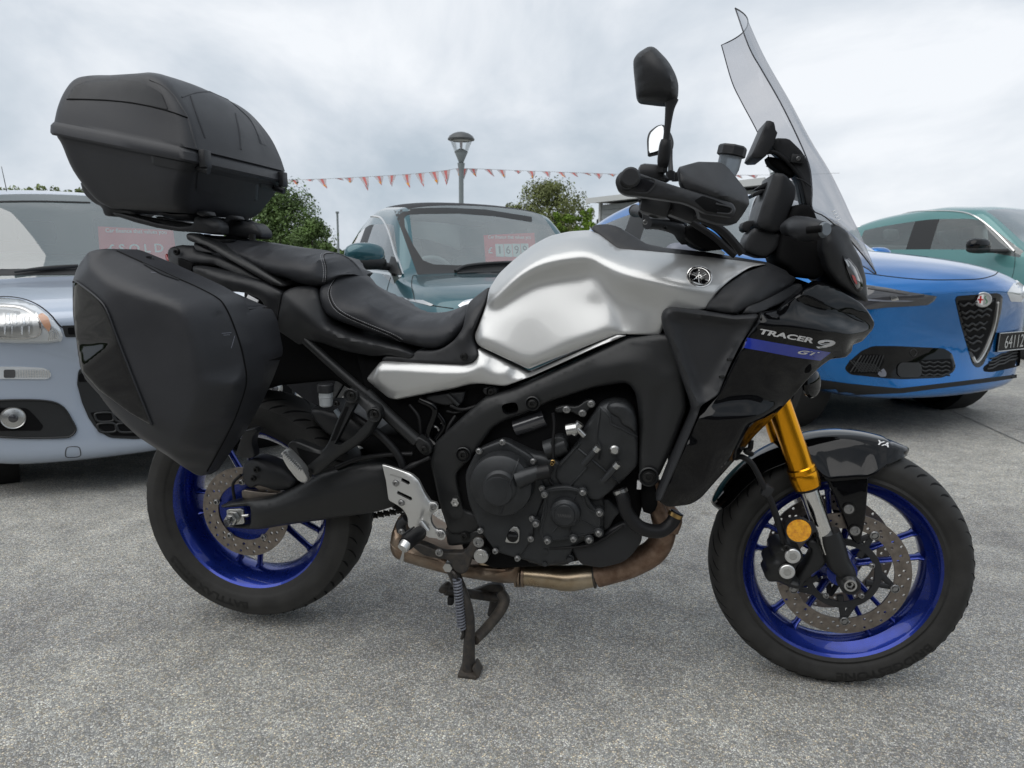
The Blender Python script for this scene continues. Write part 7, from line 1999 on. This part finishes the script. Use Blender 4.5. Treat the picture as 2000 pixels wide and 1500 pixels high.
D('lamp_projector', 'b4', [(580, 708, 3), (630, 712, 3), (640, 742, 3), (590, 744, 3)], 'chrome', sv_, off=.0125, bv=sbv, res=3)
D('lamp_bar', 'b4', [(440, 730), (560, 738), (690, 738), (740, 744), (690, 750), (540, 748), (440, 741)], 'spring_grey', sv_, off=.0125, bv=sbv, res=3, rnd=1)
D('lamp_bar', 'b4', [(440, 655), (560, 674), (700, 700), (690, 704), (560, 681), (440, 663)], 'print_grey', sv_, off=.0125, bv=sbv, res=3, rnd=1)
D('headlight', 'b4', [(1328, 690, 2), (1385, 605), (1440, 650), (1520, 700), (1500, 750), (1352, 748, 3)], 'lamp_white', sv_, off=.004, thick=.01, bv=sbv, bulge=.006)
gr = D('grille', 'b4', [(998, 735, 6), (1010, 712, 6), (1140, 702), (1270, 692, 6), (1302, 715, 6), (1292, 800), (1262, 930), (1222, 1050), (1175, 1150, 8), (1140, 1172, 6), (1108, 1145, 8), (1070, 1020), (1030, 880)], 'gloss_black', sv_, off=.004, thick=.012, bv=sbv, res=5)
GV = [(1015, 742), (1260, 722), (1235, 880), (1190, 1020), (1135, 1115), (1098, 1060), (1050, 880)]
D('grille_opening', 'b4', GV, 'deep_black', gr, off=.006, bv=sbv, res=5)
bars = []
for i in range(9):
    y0 = 775 + i * 40
    if y0 > 1080: break
    xl, xr_ = 1018 + (y0 - 740) * .225, 1250 - (y0 - 740) * .32
    pts = []
    nseg = max(2, int((xr_ - xl) / 24))
    for k in range(nseg + 1):
        x = xl + (xr_ - xl) * k / nseg
        pts.append((x, y0 - (x - xl) * .12 + (8 if k % 2 else -8) + (4 if i % 2 else -4)))
    line_decal('grille_bar', sbv, K('b4', pts), .007, 'car_trim', gr, off=.012, sub=2)
line_decal('grille_frame', sbv, K('b4', [(1266, 752), (1252, 860), (1220, 980), (1175, 1080), (1132, 1132), (1108, 1100)]), .010, 'alu_satin', gr, off=.010)
ec = hit(sbv, *k1('b4', 1174, 735), .045)
en = ((CAM - ec).normalized() + sh_ * .35).normalized()
eb = lathe('badge', [(.0, .004), (.036, .004), (.038, .006), (.044, .006), (.047, .003), (.047, -.01), (0, -.01)], ec, en, 'alu_satin', sv_, n=36)
eup = Vector((0, 0, 1)); esd = eup.cross(en).normalized(); eup = en.cross(esd)
def disc_half(nm, a0, a1, m):
    pts = [ec + en * .0055 + (esd * math.cos(a) + eup * math.sin(a)) * .033 for a in [a0 + (a1 - a0) * k / 16 for k in range(17)]]
    mk(nm, pts, [tuple(range(17))], m, eb, smooth=0)
disc_half('badge_field', math.pi / 2, math.pi * 1.5, 'badge_white')
disc_half('badge_field', -math.pi / 2, math.pi / 2, 'alu_satin')
crs = [g_box((0, 0, 0), (.009, .045, .002)), g_box((0, 0, 0), (.028, .009, .002))]
V_, F_ = join(crs)
mk('badge_cross', [ec + en * .007 - esd * .016 + esd * v.x + eup * v.y + en * v.z for v in V_], F_, 'badge_red', eb, smooth=0)
tube('badge_serpent', [ec + en * .007 + esd * (.014 + .007 * math.sin(t * 6)) + eup * (-.024 + .048 * t) for t in [k / 10 for k in range(11)]], .0028, 'badge_green', eb, n=6)
ink = D('lower_intake', 'b4', [(288, 1175, 8), (325, 1125), (400, 1062), (470, 1030, 10), (620, 1030), (930, 1045, 10), (978, 1080), (1002, 1160, 6), (985, 1195, 6), (920, 1232, 8), (660, 1242), (560, 1236), (330, 1212, 6)], 'gloss_black', sv_, off=.004, thick=.012, bv=sbv, res=6)
D('intake_mesh', 'b4', [(310, 1180), (400, 1085), (520, 1085), (545, 1130), (500, 1205), (340, 1205)], 'deep_black', ink, off=.006, bv=sbv)
for i in range(8):
    line_decal('mesh_wire', sbv, K('b4', [(330 + i * 24, 1195), (400 + i * 20, 1090)]), .004, 'car_trim', ink, off=.008, sub=2)
    line_decal('mesh_wire', sbv, K('b4', [(345 + i * 22 - 20, 1120 + i * 4), (400 + i * 18, 1195)]), .004, 'car_trim', ink, off=.008, sub=2)
D('intake_mesh', 'b4', [(770, 1120), (970, 1110), (985, 1180), (910, 1220), (760, 1222)], 'deep_black', ink, off=.006, bv=sbv)
for i in range(4):
    line_decal('mesh_wire', sbv, K('b4', [(780 + k * 26, 1130 + i * 26 + (10 if k % 2 else 0)) for k in range(8)]), .005, 'car_trim', ink, off=.008, sub=2)
D('radar_cover', 'b4', [(630, 1160, 8), (650, 1135, 8), (770, 1135, 8), (785, 1160, 8), (785, 1215, 8), (760, 1228, 8), (650, 1228, 8), (630, 1210, 8)], 'car_trim', ink, off=.012, thick=.012, bv=sbv)
D('intake_fin', 'b4', [(500, 1205), (540, 1170), (560, 1200), (555, 1225), (520, 1225)], 'spring_grey', ink, off=.01, bv=sbv)
line_decal('parking_sensor', sbv, K('b4', [(708, 1072), (730, 1048), (752, 1072), (730, 1096)]), .002, 'car_trim', ink, off=.006, closed=True)
ink2 = D('lower_intake', 'b4', [(1176, 1165, 5), (1270, 1090), (1440, 1035), (1520, 1010), (1500, 1120), (1380, 1165), (1230, 1197, 6), (1180, 1192, 5)], 'deep_black', sv_, off=.004, thick=.012, bv=sbv)
for i in range(4):
    line_decal('mesh_wire', sbv, K('b4', [(1200 + k * 36 + i * 8, 1175 - k * 14 - i * 22 + (8 if k % 2 else 0)) for k in range(8)]), .006, 'car_trim', ink2, off=.008, sub=2)
pla = [hit(sbv, *k1('b4', u, v), .03) for u, v in ((1278, 946), (1400, 926), (1250, 1082))]
if all(p is not None for p in pla):
    pr0 = sh_.cross(Vector((0, 0, 1)))
    if pr0.dot(pla[1] - pla[0]) < 0: pr0 = -pr0
    dirp = ((pla[1] - pla[0]).normalized() + pr0 * 2).normalized()
    pla = [pla[0], pla[0] + dirp * .52, None, pla[0] + Vector((0, 0, -.115)) + (pla[2] - pla[0]) * .1]
    a_, b_, c_, d_ = pla
    npl = (b_ - a_).cross(d_ - a_).normalized()
    if npl.dot(CAM - a_) < 0: npl = -npl
    c_ = b_ + (d_ - a_)
    V_ = [a_, b_, c_, d_] + [p - npl * .012 for p in (a_, b_, c_, d_)]
    pl = recalc(mk('number_plate', V_, [(0, 1, 2, 3), (7, 6, 5, 4), (0, 4, 5, 1), (1, 5, 6, 2), (2, 6, 7, 3), (3, 7, 4, 0)], 'gloss_black', sv_, smooth=0))
    line = lambda u, v: a_.lerp(b_, u).lerp(d_.lerp(c_, u), v) + npl * .002
    text_on('lettering', '64112', lambda u, v: line(.15 + .42 * u, .84 - .68 * v), 'alu_satin', pl)
    ed_ = [line(u, v) for u, v in ((0.01, .03), (.99, .03), (.99, .97), (.01, .97), (.01, .03))]
    recalc(mk('plate_edge', *g_tube(ed_, .003, n=5, straight=True), 'alu_satin', pl, smooth=0))
line_decal('bonnet_seam', sbv, K('b4', [(380, 560), (600, 590), (800, 607), (1000, 608), (1150, 602), (1240, 580), (1268, 560)]), .0035, 'car_rubber', sv_, off=.0)
D('lower_lip', 'b4', [(60, 1235), (320, 1270), (640, 1300), (1250, 1228), (1435, 1205), (1435, 1225), (1250, 1255), (660, 1330), (300, 1345), (60, 1300)], 'car_rubber', sv_, off=.004, thick=.02, bv=sbv)
for v in (.38, -.38):
    seat('front_seat', sv_, swp, 2.45, v, 'car_seat_dark', z0=.5, tall=.66)
seat('rear_seat', sv_, swp, 3.4, 0, 'car_seat_dark', z0=.5, w=1.2)
mk('dashboard', *g_tube([swp(1.6, -.76, 1.0), swp(1.6, 0, 1.02), swp(1.6, .76, 1.0)], .16, n=12, straight=True), 'car_interior', sv_)
steering_wheel(sv_, swp, 1.95, .38, 1.08)
mirror_at(sv_, swp(1.62, -1.04, 1.12), sh_, sr_, 'paint_blue', size=(.08, .13, .085), arm=swp(1.6, -.88, 1.08))
mirror_at(sv_, swp(1.62, 1.04, 1.12), sh_, sr_, 'spring_grey', size=(.08, .13, .085), arm=swp(1.6, .88, 1.08))  # grey cap colour paints sky reflection onto a blue mirror
# ------------------------------------------------------------------ teal car on the right
hw = .89
t_st = [
    st(.10, [(0, .42), (.32, .42), (.42, .46), (.46, .54), (.45, .62), (.42, .72), (.38, .76), (.32, .78), (.16, .79), (0, .79)], bow=.2),
    st(.02, [(0, .27), (.64, .27), (.74, .33), (.78, .52), (.78, .74), (.73, .90), (.67, .94), (.57, .96), (.3, .98), (0, .99)], bow=.26),
    st(.12, [(0, .24), (.7, .24), (.82, .31), (.86, .54), (.85, .80), (.79, .97), (.72, 1.02), (.62, 1.04), (.32, 1.06), (0, 1.07)], bow=.26),
    st(.50, [(0, .24), (.74, .24), (.85, .32), (.885, .58), (.88, .86), (.81, 1.04), (.74, 1.08), (.64, 1.10), (.33, 1.12), (0, 1.13)], bow=.1),
    st(1.05, [(0, .24), (.75, .24), (.86, .32), (.89, .6), (.875, .9), (.81, 1.12), (.775, 1.15), (.69, 1.165), (.36, 1.19), (0, 1.195)], bow=.06, tag='ws', cs=.5),
    st(1.75, [(0, .24), (.75, .24), (.86, .32), (.89, .6), (.875, .9), (.815, 1.14), (.67, 1.60), (.60, 1.645), (.33, 1.685), (0, 1.695)], bow=-.12, tag='win', cs=.4),
    st(2.26, [(0, .24), (.75, .24), (.86, .32), (.89, .6), (.875, .9), (.815, 1.145), (.675, 1.62), (.605, 1.68), (.33, 1.725), (0, 1.73)], tag='pil'),
    st(2.36, [(0, .24), (.75, .24), (.86, .32), (.89, .6), (.875, .9), (.815, 1.145), (.675, 1.615), (.605, 1.68), (.33, 1.725), (0, 1.73)], tag='win'),
    st(3.35, [(0, .24), (.75, .24), (.86, .32), (.89, .6), (.87, .92), (.80, 1.17), (.66, 1.50), (.59, 1.60), (.32, 1.655), (0, 1.66)], tag='rw'),
    st(3.95, [(0, .30), (.7, .30), (.81, .4), (.84, .62), (.82, .92), (.74, 1.16), (.62, 1.28), (.54, 1.34), (.3, 1.38), (0, 1.39)], bow=-.1),
    st(4.15, [(0, .42), (.58, .42), (.70, .5), (.73, .65), (.71, .9), (.64, 1.08), (.55, 1.15), (.47, 1.19), (.27, 1.21), (0, 1.21)], bow=-.2)]
TO, TYAW = (6.816, 7.224, GZ), -.989
tc_, tbody, tbv, twp, th_, tr_ = build_car('parked_car', 'teal green car with black door mirror and chrome window line at the right edge', 'car', TO, TYAW, 1.78, 4.17, t_st, 'paint_teal', std_glass, scale=1.089, wheel_r=.34, axles=(.85, 3.4))
line_decal('window_trim', tbv, K('b4', [(352, 295), (400, 250), (500, 215), (700, 180), (820, 170), (1000, 172), (1120, 202), (1250, 300), (1372, 425)]), .012, 'chrome', tc_, off=.006)
for v in (.36, -.36):
    seat('front_seat', tc_, twp, 2.2, v, 'car_seat_pale', z0=.55)
seat('rear_seat', tc_, twp, 3.05, 0, 'car_seat_pale', z0=.55, w=1.1)
mk('dashboard', *g_tube([twp(1.4, -.7, 1.06), twp(1.4, 0, 1.08), twp(1.4, .7, 1.06)], .15, n=12, straight=True), 'car_interior', tc_)
q0 = hit(tbv, *k1('b4', 1330, 425), .02)
if q0 is not None:
    dd0 = (q0 - CAM).length
    mirror_at(tc_, CAM + ray(*k1('b4', 1145, 388)).normalized() * (dd0 - .15), th_, tr_, 'gloss_black', size=(.09, .17, .085), arm=q0)
line_decal('door_seam', tbv, K('b4', [(1372, 425), (1378, 480), (1368, 560), (1350, 620)]), .003, 'car_rubber', tc_, off=.0)

def mirror_tree(o, parent, org, r):
    me = o.data.copy()
    p0 = Vector(org)
    mw = o.matrix_world.copy()
    inv = mw.inverted()
    for v in me.vertices:
        w = mw @ v.co
        v.co = w - r * (2 * (w - p0).dot(r))
    me.flip_normals()
    c = bpy.data.objects.new(o.name.split('.')[0], me)
    link(c, parent)
    for ch in list(o.children):
        mirror_tree(ch, c, org, r)
for o in list(panda.children):
    if o.name.split('.')[0] in ('headlight', 'daytime_lamp', 'fog_lamp_panel'):
        mirror_tree(o, panda, PO, pr_)
for o in list(f5.children):
    if o.name.split('.')[0] in ('headlight', 'side_strip', 'window_trim', 'door_mirror', 'mirror_base'):
        mirror_tree(o, f5, FO, fr_)
for o in list(tc_.children):
    if o.name.split('.')[0] in ('door_mirror', 'window_trim'):
        mirror_tree(o, tc_, TO, tr_)
for s_ in (-1, 1):
    mirror_at(panda, pwp(1.12, s_ * .97, 1.04), ph, pr_ * s_, 'paint_pale', size=(.07, .12, .085), arm=pwp(1.16, s_ * .79, .99))
# ================================================================== surroundings
mat('leaf_dark', (0.075, 0.125, 0.03), 0.6, var=0.45, vscale=2.5)
mat('leaf_olive', (0.12, 0.14, 0.04), 0.6, var=0.4, vscale=2.0)
mat('leaf_bright', (0.13, 0.21, 0.022), 0.6, var=0.4, vscale=2.0)
mat('leaf_hedge', (0.13, 0.17, 0.04), 0.6, var=0.4, vscale=3.0)
mat('leaf_conifer', (0.025, 0.05, 0.018), 0.7, var=0.3, vscale=3.0)
mat('bark', (0.05, 0.042, 0.035), 0.85, bump=.6, bscale=60)
mat('cladding', (0.30, 0.32, 0.325), 0.6, var=0.08, vscale=3)
mat('fascia', (0.50, 0.51, 0.50), 0.5)
mat('roof_sheet', (0.22, 0.23, 0.235), 0.55)
mat('pole_grey', (0.20, 0.225, 0.23), 0.5, metal=.2)
mat('lamp_cap', (0.075, 0.08, 0.083), 0.45)
mat('pennant_white', (0.52, 0.49, 0.51), 0.7)
mat('pennant_red', (0.58, 0.17, 0.16), 0.7)
mat('pennant_orange', (0.75, 0.33, 0.05), 0.7)
mat('cord_grey', (0.35, 0.35, 0.36), 0.8)
def at_depth(px, py, k):
    return CAM + ray(px, py) * k
def place(px, k):
    p = at_depth(px, 520, k)
    return Vector((p.x, p.y, GZ))
def tree(name, label, px, k, top_py, w, leaf_m, nclump, nleaf, leaf, seed, low=.25, gaps=.0, group=None, cat='tree', trunk=True, flat=1.0, shape=None):
    rnd = random.Random(seed)
    b = place(px, k)
    H = at_depth(px, top_py, k).z - GZ
    t = empty(name, b, label, cat, group)
    V, F = [], []
    cl = []
    for i in range(nclump):
        a = rnd.random() * 2 * math.pi
        u = rnd.random()
        zz = low + (1 - low) * u
        prof = (shape or (lambda q: math.sqrt(max(0, 1 - (q * 1.02 - .35) ** 2 / .45))))(u)
        rr = w / 2 * prof * math.sqrt(rnd.random()) * .92
        c = b + Vector((rr * math.cos(a), rr * math.sin(a), H * min(.97, zz)))
        cl.append((c, w * (.07 + .075 * rnd.random())))
    for i in range(nleaf):
        c, r = cl[rnd.randrange(len(cl))]
        d = Vector((rnd.gauss(0, 1), rnd.gauss(0, 1), rnd.gauss(0, .8) * flat)).normalized()
        p = c + d * r * (.55 + .6 * rnd.random() ** .5)
        n = (d + Vector((rnd.gauss(0, .6), rnd.gauss(0, .6), rnd.gauss(.4, .6)))).normalized()
        u_, v_, _ = basis(n)
        an = rnd.random() * 6.28
        u2, v2 = u_ * math.cos(an) + v_ * math.sin(an), v_ * math.cos(an) - u_ * math.sin(an)
        L = leaf * (.6 + .8 * rnd.random())
        k0 = len(V)
        V += [p - u2 * L * .5, p + v2 * L * .28 + n * L * .06, p + u2 * L * .5, p - v2 * L * .28 + n * L * .06]
        F.append((k0, k0 + 1, k0 + 2, k0 + 3))
    cr_ = mk('crown', V, F, leaf_m, t, smooth=0)
    if trunk:
        parts = [g_tube([b, b + Vector((.05, 0, H * low)), b + Vector((0, .06, H * .6))], [w * .05, w * .04, w * .02], n=9)]
        for i in range(9):
            c, r = cl[rnd.randrange(len(cl))]
            s0 = b + Vector((0, 0, H * low * (.7 + .9 * rnd.random())))
            parts.append(g_tube([s0, s0.lerp(c, .5) + Vector((0, 0, -.05 * H)), c], [w * .022, w * .014, w * .005], n=6))
        mk('trunk', *join(parts), 'bark', t, smooth=60)
    return t
def cone(q): return .25 + .75 * math.sqrt(max(0, 1 - q))
def dome(q): return math.sqrt(max(.02, 1 - q * q))
tree('tree', 'large dark green leafy tree behind the top case and pillion seat', 545, 20, 376, 3.3, 'leaf_dark', 150, 24000, .082, 3, low=.12, shape=dome)
tree('tree', 'dark green shrubby tree beside the thin grey post', 612, 18.5, 432, 1.5, 'leaf_dark', 50, 6500, .075, 5, low=.1, shape=dome)
tree('tree', 'olive green spreading tree with gaps, beyond the roof of the cabriolet', 1068, 30, 366, 3.7, 'leaf_olive', 90, 15000, .10, 9, low=.5, flat=.6, shape=lambda q: (.55 + .45 * math.sqrt(max(0, 1 - (q * 1.9 - .75) ** 2 / 1.6))) if q < .55 else math.sqrt(max(.05, 1 - ((q - .35) / .66) ** 2)))
tree('conifer', 'small dark conifer at the left end of the grey building', 1166, 23, 404, .8, 'leaf_conifer', 40, 2500, .09, 13, low=.1, shape=cone)
for i, (px, top) in enumerate(((1062, 424), (1084, 416), (1108, 421), (1132, 411), (1150, 408))):
    tree('shrub', ['bright green shrub at the left end of the row before the olive tree', 'bright green shrub, second of the row before the olive tree', 'bright green shrub in the middle of the row before the olive tree', 'bright green upright shrub fourth in the row toward the grey building', 'bright green shrub nearest the conifer and grey building'][i], px, 19.5, top, .62, 'leaf_bright', 26, 1700, .085, 30 + i, low=.1, group='bright green shrubs beyond the white car', cat='shrub', trunk=False, shape=cone)
for i, (px, top, w) in enumerate(((14, 369, .35), (55, 370, .55), (90, 366, .5), (118, 372, .4), (150, 369, .45))):
    tree('shrub', ['sparse pale green shrub left of the aerial over the pale hatchback', 'green hedge shrub right beside the aerial over the pale hatchback', 'green hedge shrub in the middle of the pale hatchback roof', 'thin green hedge shrub between two fuller ones over the pale hatchback', 'green hedge shrub next to the top case'][i], px, 14, top, w * 1.3, 'leaf_hedge', 22, 1500 if i != 3 else 600, .06, 50 + i, low=.55, group='hedge shrubs behind the pale hatchback', cat='shrub', shape=lambda q: 1.0)

# lamp post with bowl lantern
def lathe_px(name, rows, px, k, m, par, n=28, cap=False):
    "rows of (half width in px, py) turned about the post's vertical axis"
    base = place(px, k)
    prof = []
    for hwp, py in rows:
        z = at_depth(px, py, k).z
        prof.append((hwp / FPX * k, z - base.z))
    return lathe(name, prof, base, (0, 0, 1), m, par, n=n, smooth=40, cap=cap)
def lamp_post(px, k, dy, label, sc=1.0):
    t = empty('street_lamp', place(px, k), label, 'street lamp', 'bowl-headed street lamps')
    def R(rows): return [(a * sc, 330 + (b - 330) * sc + dy) for a, b in rows]
    lathe_px('pole', R([(7.2, 323), (5.2, 336), (4.6, 341), (4.6, 400), (5.2, 520)])[:4] + [(5.2 * sc, 700)], px, k, 'pole_grey', t, n=18)
    lathe_px('lantern_base', R([(4.5, 322), (6, 318), (12.5, 303), (12.2, 301), (5, 297), (0, 295)]), px, k, 'pole_grey', t)
    lathe_px('lantern_bowl', R([(12.4, 304), (20.5, 282)]), px, k, 'lamp_glass', t)
    lathe_px('lantern_cap', R([(19, 282), (25, 280.5), (25.5, 278.5), (22, 273), (15, 268.5), (7, 266), (0, 265.5)]), px, k, 'lamp_cap', t)
    lathe_px('lantern_reflector', R([(20, 281), (10, 279), (0, 279)]), px, k, 'fascia', t)
    lathe_px('lamp_bulb', R([(0, 282), (2.6, 283), (2.6, 294), (0, 296)]), px, k, 'pennant_white', t)
    return t
lamp_post(901, 23.5, 0, 'grey street lamp with domed cap and clear bowl, bunting tied to its pole')
lamp_post(1499, 30, 30, 'distant grey street lamp seen through the motorcycle windscreen', .62)
tp = empty('post', place(662, 24), 'thin grey metal post beside the dark tree', 'post')
lathe_px('pole', [(2.0, 700), (2.0, 418)], 662, 24, 'pole_grey', tp, n=12)
lathe_px('cap', [(3.2, 418), (3.4, 414.5), (0, 414)], 662, 24, 'pole_grey', tp, n=12)
# bunting: cord with separate pennants
bun = empty('bunting', at_depth(901, 333, 23.4), 'string of red, white and orange pennants tied to the street lamp', 'bunting')
KB = 23.3
cordp = [(300, 352), (430, 354), (550, 352), (640, 349), (720, 345), (800, 340), (860, 334), (895, 329), (902, 329), (940, 330), (1010, 333), (1080, 335.5), (1150, 338), (1210, 340), (1320, 341), (1440, 342), (1560, 341), (1640, 338)]
cw = [at_depth(x, y, KB) for x, y in cordp]
tube('cord', cw, .006, 'cord_grey', bun, n=5, sub=3)
def cord_y(x):
    return float(np.interp(x, [c[0] for c in cordp], [c[1] for c in cordp]))
flags = [(350, 14, 20, 0), (380, 14, 18, 6), (410, 14, 22, 4), (440, 14, 8, 10), (470, 14, 20, 2), (500, 14, 18, 6), (528, 14, 22, 2), (557, 8, 9, 6), (572, 15, 8, 10), (603, 18, 3, 6), (628, 14, 16, 9), (661, 14, 3, 8), (682, 15, 9, 2), (710, 14, 23, 9), (739, 14, 15, 7), (765, 13, 19, 1), (794, 14, 23, 5), (820, 14, 23, 6), (847, 15, 22, 7), (870, 14, 25, 3), (896, 9, 14, 2), (908, 9, 18, -1), (924, 13, 13, 5), (953, 12, 12, 10), (979, 13, 14, 6), (1011, 13, 5, 2), (1037, 13, 13, 5), (1066, 13, 10, 8), (1094, 13, 9, 10), (1119, 13, 7, 8), (1144, 14, 4, 9), (1168, 15, 9, 3), (1193, 14, 4, 6), (1335, 14, 4, 5), (1360, 14, 10, 5), (1395, 14, 9, 6), (1440, 12, 5, 8), (1470, 18, 5, 4), (1510, 14, 6, 6), (1545, 14, 10, 5)]
rf = random.Random(4)
for i, (x, w, hgt, dx) in enumerate(flags):
    x0, x1 = x - w / 2, x + w / 2
    hgt, dx = hgt * 1.15, dx * 1.1
    x0, x1 = x - w * .68, x + w * .68
    tip = (x + dx, cord_y(x) + hgt + 1)
    rows_ = 5
    V, F, MI = [], [], []
    for r in range(rows_ + 1):
        v = r / rows_
        for c in range(4):
            u = c / 3
            bx = x0 + (x1 - x0) * u
            X = bx * (1 - v) + tip[0] * v + (1.5 * math.sin(v * 4 + i) * v)
            Y = cord_y(bx) * (1 - v) + tip[1] * v
            V.append(at_depth(X, Y, KB + .05 * math.sin(v * 3 + u * 5 + i) * v))
    for r in range(rows_):
        for c in range(3):
            F.append((r * 4 + c, r * 4 + c + 1, (r + 1) * 4 + c + 1, (r + 1) * 4 + c))
            MI.append((0, 1, 0)[c] if r < 3 else (2 if c < 2 and i % 2 == 0 else (1 if c == 0 else 0)) if r == 3 else (1 if i % 3 else 0))
    o = mk('pennant', V, F, ['pennant_white', 'pennant_red', 'pennant_orange'], bun, smooth=180)
    o.data.polygons.foreach_set('material_index', MI)
# grey clad building
bld = empty('building', place(1320, 18), 'low grey building with horizontal cladding behind the motorcycle handlebars', 'building')
A_, B_ = place(1172, 21.6), place(1500, 16.0)
Hb = at_depth(1172, 398, 21.6).z - GZ
along = (B_ - A_).normalized()
back = Vector((-along.y, along.x, 0))
if back.dot(CF) < 0: back = -back
Lb = (B_ - A_).length
mk('wall', *join([g_box(A_ + along * Lb / 2 + back * .45 + Vector((0, 0, Hb / 2 - .02)), (Lb - .03, .9 - .06, Hb - .06), Matrix.Rotation(math.atan2(along.y, along.x), 4, 'Z'))]), 'roof_sheet', bld, smooth=0)
nb = int(Hb / .15)
bv_, bf_ = g_box((0, 0, 0), (Lb, .022, .142), None, .004)
bme = None
for i in range(nb):
    c = A_ + along * Lb / 2 + Vector((0, 0, .075 + .15 * i)) - back * .02
    if bme is None:
        o = mk('board', bv_, bf_, 'cladding', None, smooth=0)
        COL.objects.unlink(o)
        bme = o.data
        bpy.data.objects.remove(o)
    o = bpy.data.objects.new('board', bme)
    link(o, bld)
    o.matrix_basis = Matrix.Translation(c) @ Matrix.Rotation(math.atan2(along.y, along.x), 4, 'Z') @ Matrix.Rotation(R_(3), 4, 'X')
mk('corner_trim', *g_box(A_ - along * .02 - back * .03 + Vector((0, 0, Hb / 2)), (.09, .09, Hb), Matrix.Rotation(math.atan2(along.y, along.x), 4, 'Z')), 'fascia', bld, smooth=0)
mk('roof', *g_box(A_ + along * Lb / 2 + back * .3 + Vector((0, 0, Hb + .05)), (Lb + .3, 1.5, .10), Matrix.Rotation(math.atan2(along.y, along.x), 4, 'Z')), 'roof_sheet', bld, smooth=0)
mk('fascia', *g_box(A_ + along * Lb / 2 - back * .47 + Vector((0, 0, Hb + .045)), (Lb + .32, .03, .15), Matrix.Rotation(math.atan2(along.y, along.x), 4, 'Z')), 'fascia', bld, smooth=0)
# white cars further back: only their roofs show
wc, _, wbv, wwp, wh_, wr_ = build_car('parked_car', 'white car beyond the cabriolet, only its roof and aerial showing', 'car', (-.2, 10.6, GZ), -.9, 1.70, 3.7, pan_st, 'paint_white', std_glass, wheel_r=.29, axles=(.78, 3.05), scale=.9)

# the showroom behind the photographer (it shows in the gloss-black panels)
mat('showroom_wall', (0.10, 0.10, 0.105), 0.6, var=.1, vscale=1)
mat('showroom_glass', (0.02, 0.025, 0.028), 0.04, coat=1.0)
sr = empty('showroom', (1, -13, 0), 'dark showroom building with large windows behind the photographer', 'building')
mk('wall', *g_box((1, -16, 3.0), (70, 6, 6.0)), 'showroom_wall', sr, smooth=0)
mk('roof', *g_box((1, -15.9, 6.15), (71, 7, .3)), 'roof_sheet', sr, smooth=0)
for i in range(9):
    f = mk('window', *g_box((-17 + 4.5 * i, -12.97, 1.9), (3.7, .06, 3.4)), 'showroom_glass', sr, smooth=0)
    mk('frame', *join([g_box((-17 + 4.5 * i + d, -12.93, 1.9), (.09, .1, 3.5)) for d in (-1.88, 0, 1.88)]), 'showroom_wall', f, smooth=0)

# a low hedgerow closes the far side of the lot
rh = random.Random(77)
V, F = [], []
for i in range(26000):
    a = math.pi * (-.05 + 1.1 * rh.random())
    rr = 47 + rh.gauss(0, .7)
    hgt = 1.75 + .25 * math.sin(a * 37) + .2 * math.sin(a * 91 + 1)
    p = Vector((1 + rr * math.cos(a), -1 + rr * math.sin(a), GZ + hgt * rh.random() ** .7))
    d = Vector((rh.gauss(0, 1), rh.gauss(0, 1), rh.gauss(.3, .8))).normalized()
    u_, v_, _ = basis(d)
    L = .30 * (.6 + .8 * rh.random())
    k0 = len(V)
    V += [p - u_ * L, p + v_ * L * .6, p + u_ * L, p - v_ * L * .6]
    F.append((k0, k0 + 1, k0 + 2, k0 + 3))
hr_ = mk('hedgerow', V, F, 'leaf_dark', None, smooth=0)
tag(hr_, 'low dark hedgerow along the far edge of the lot', 'hedge', kind='stuff')
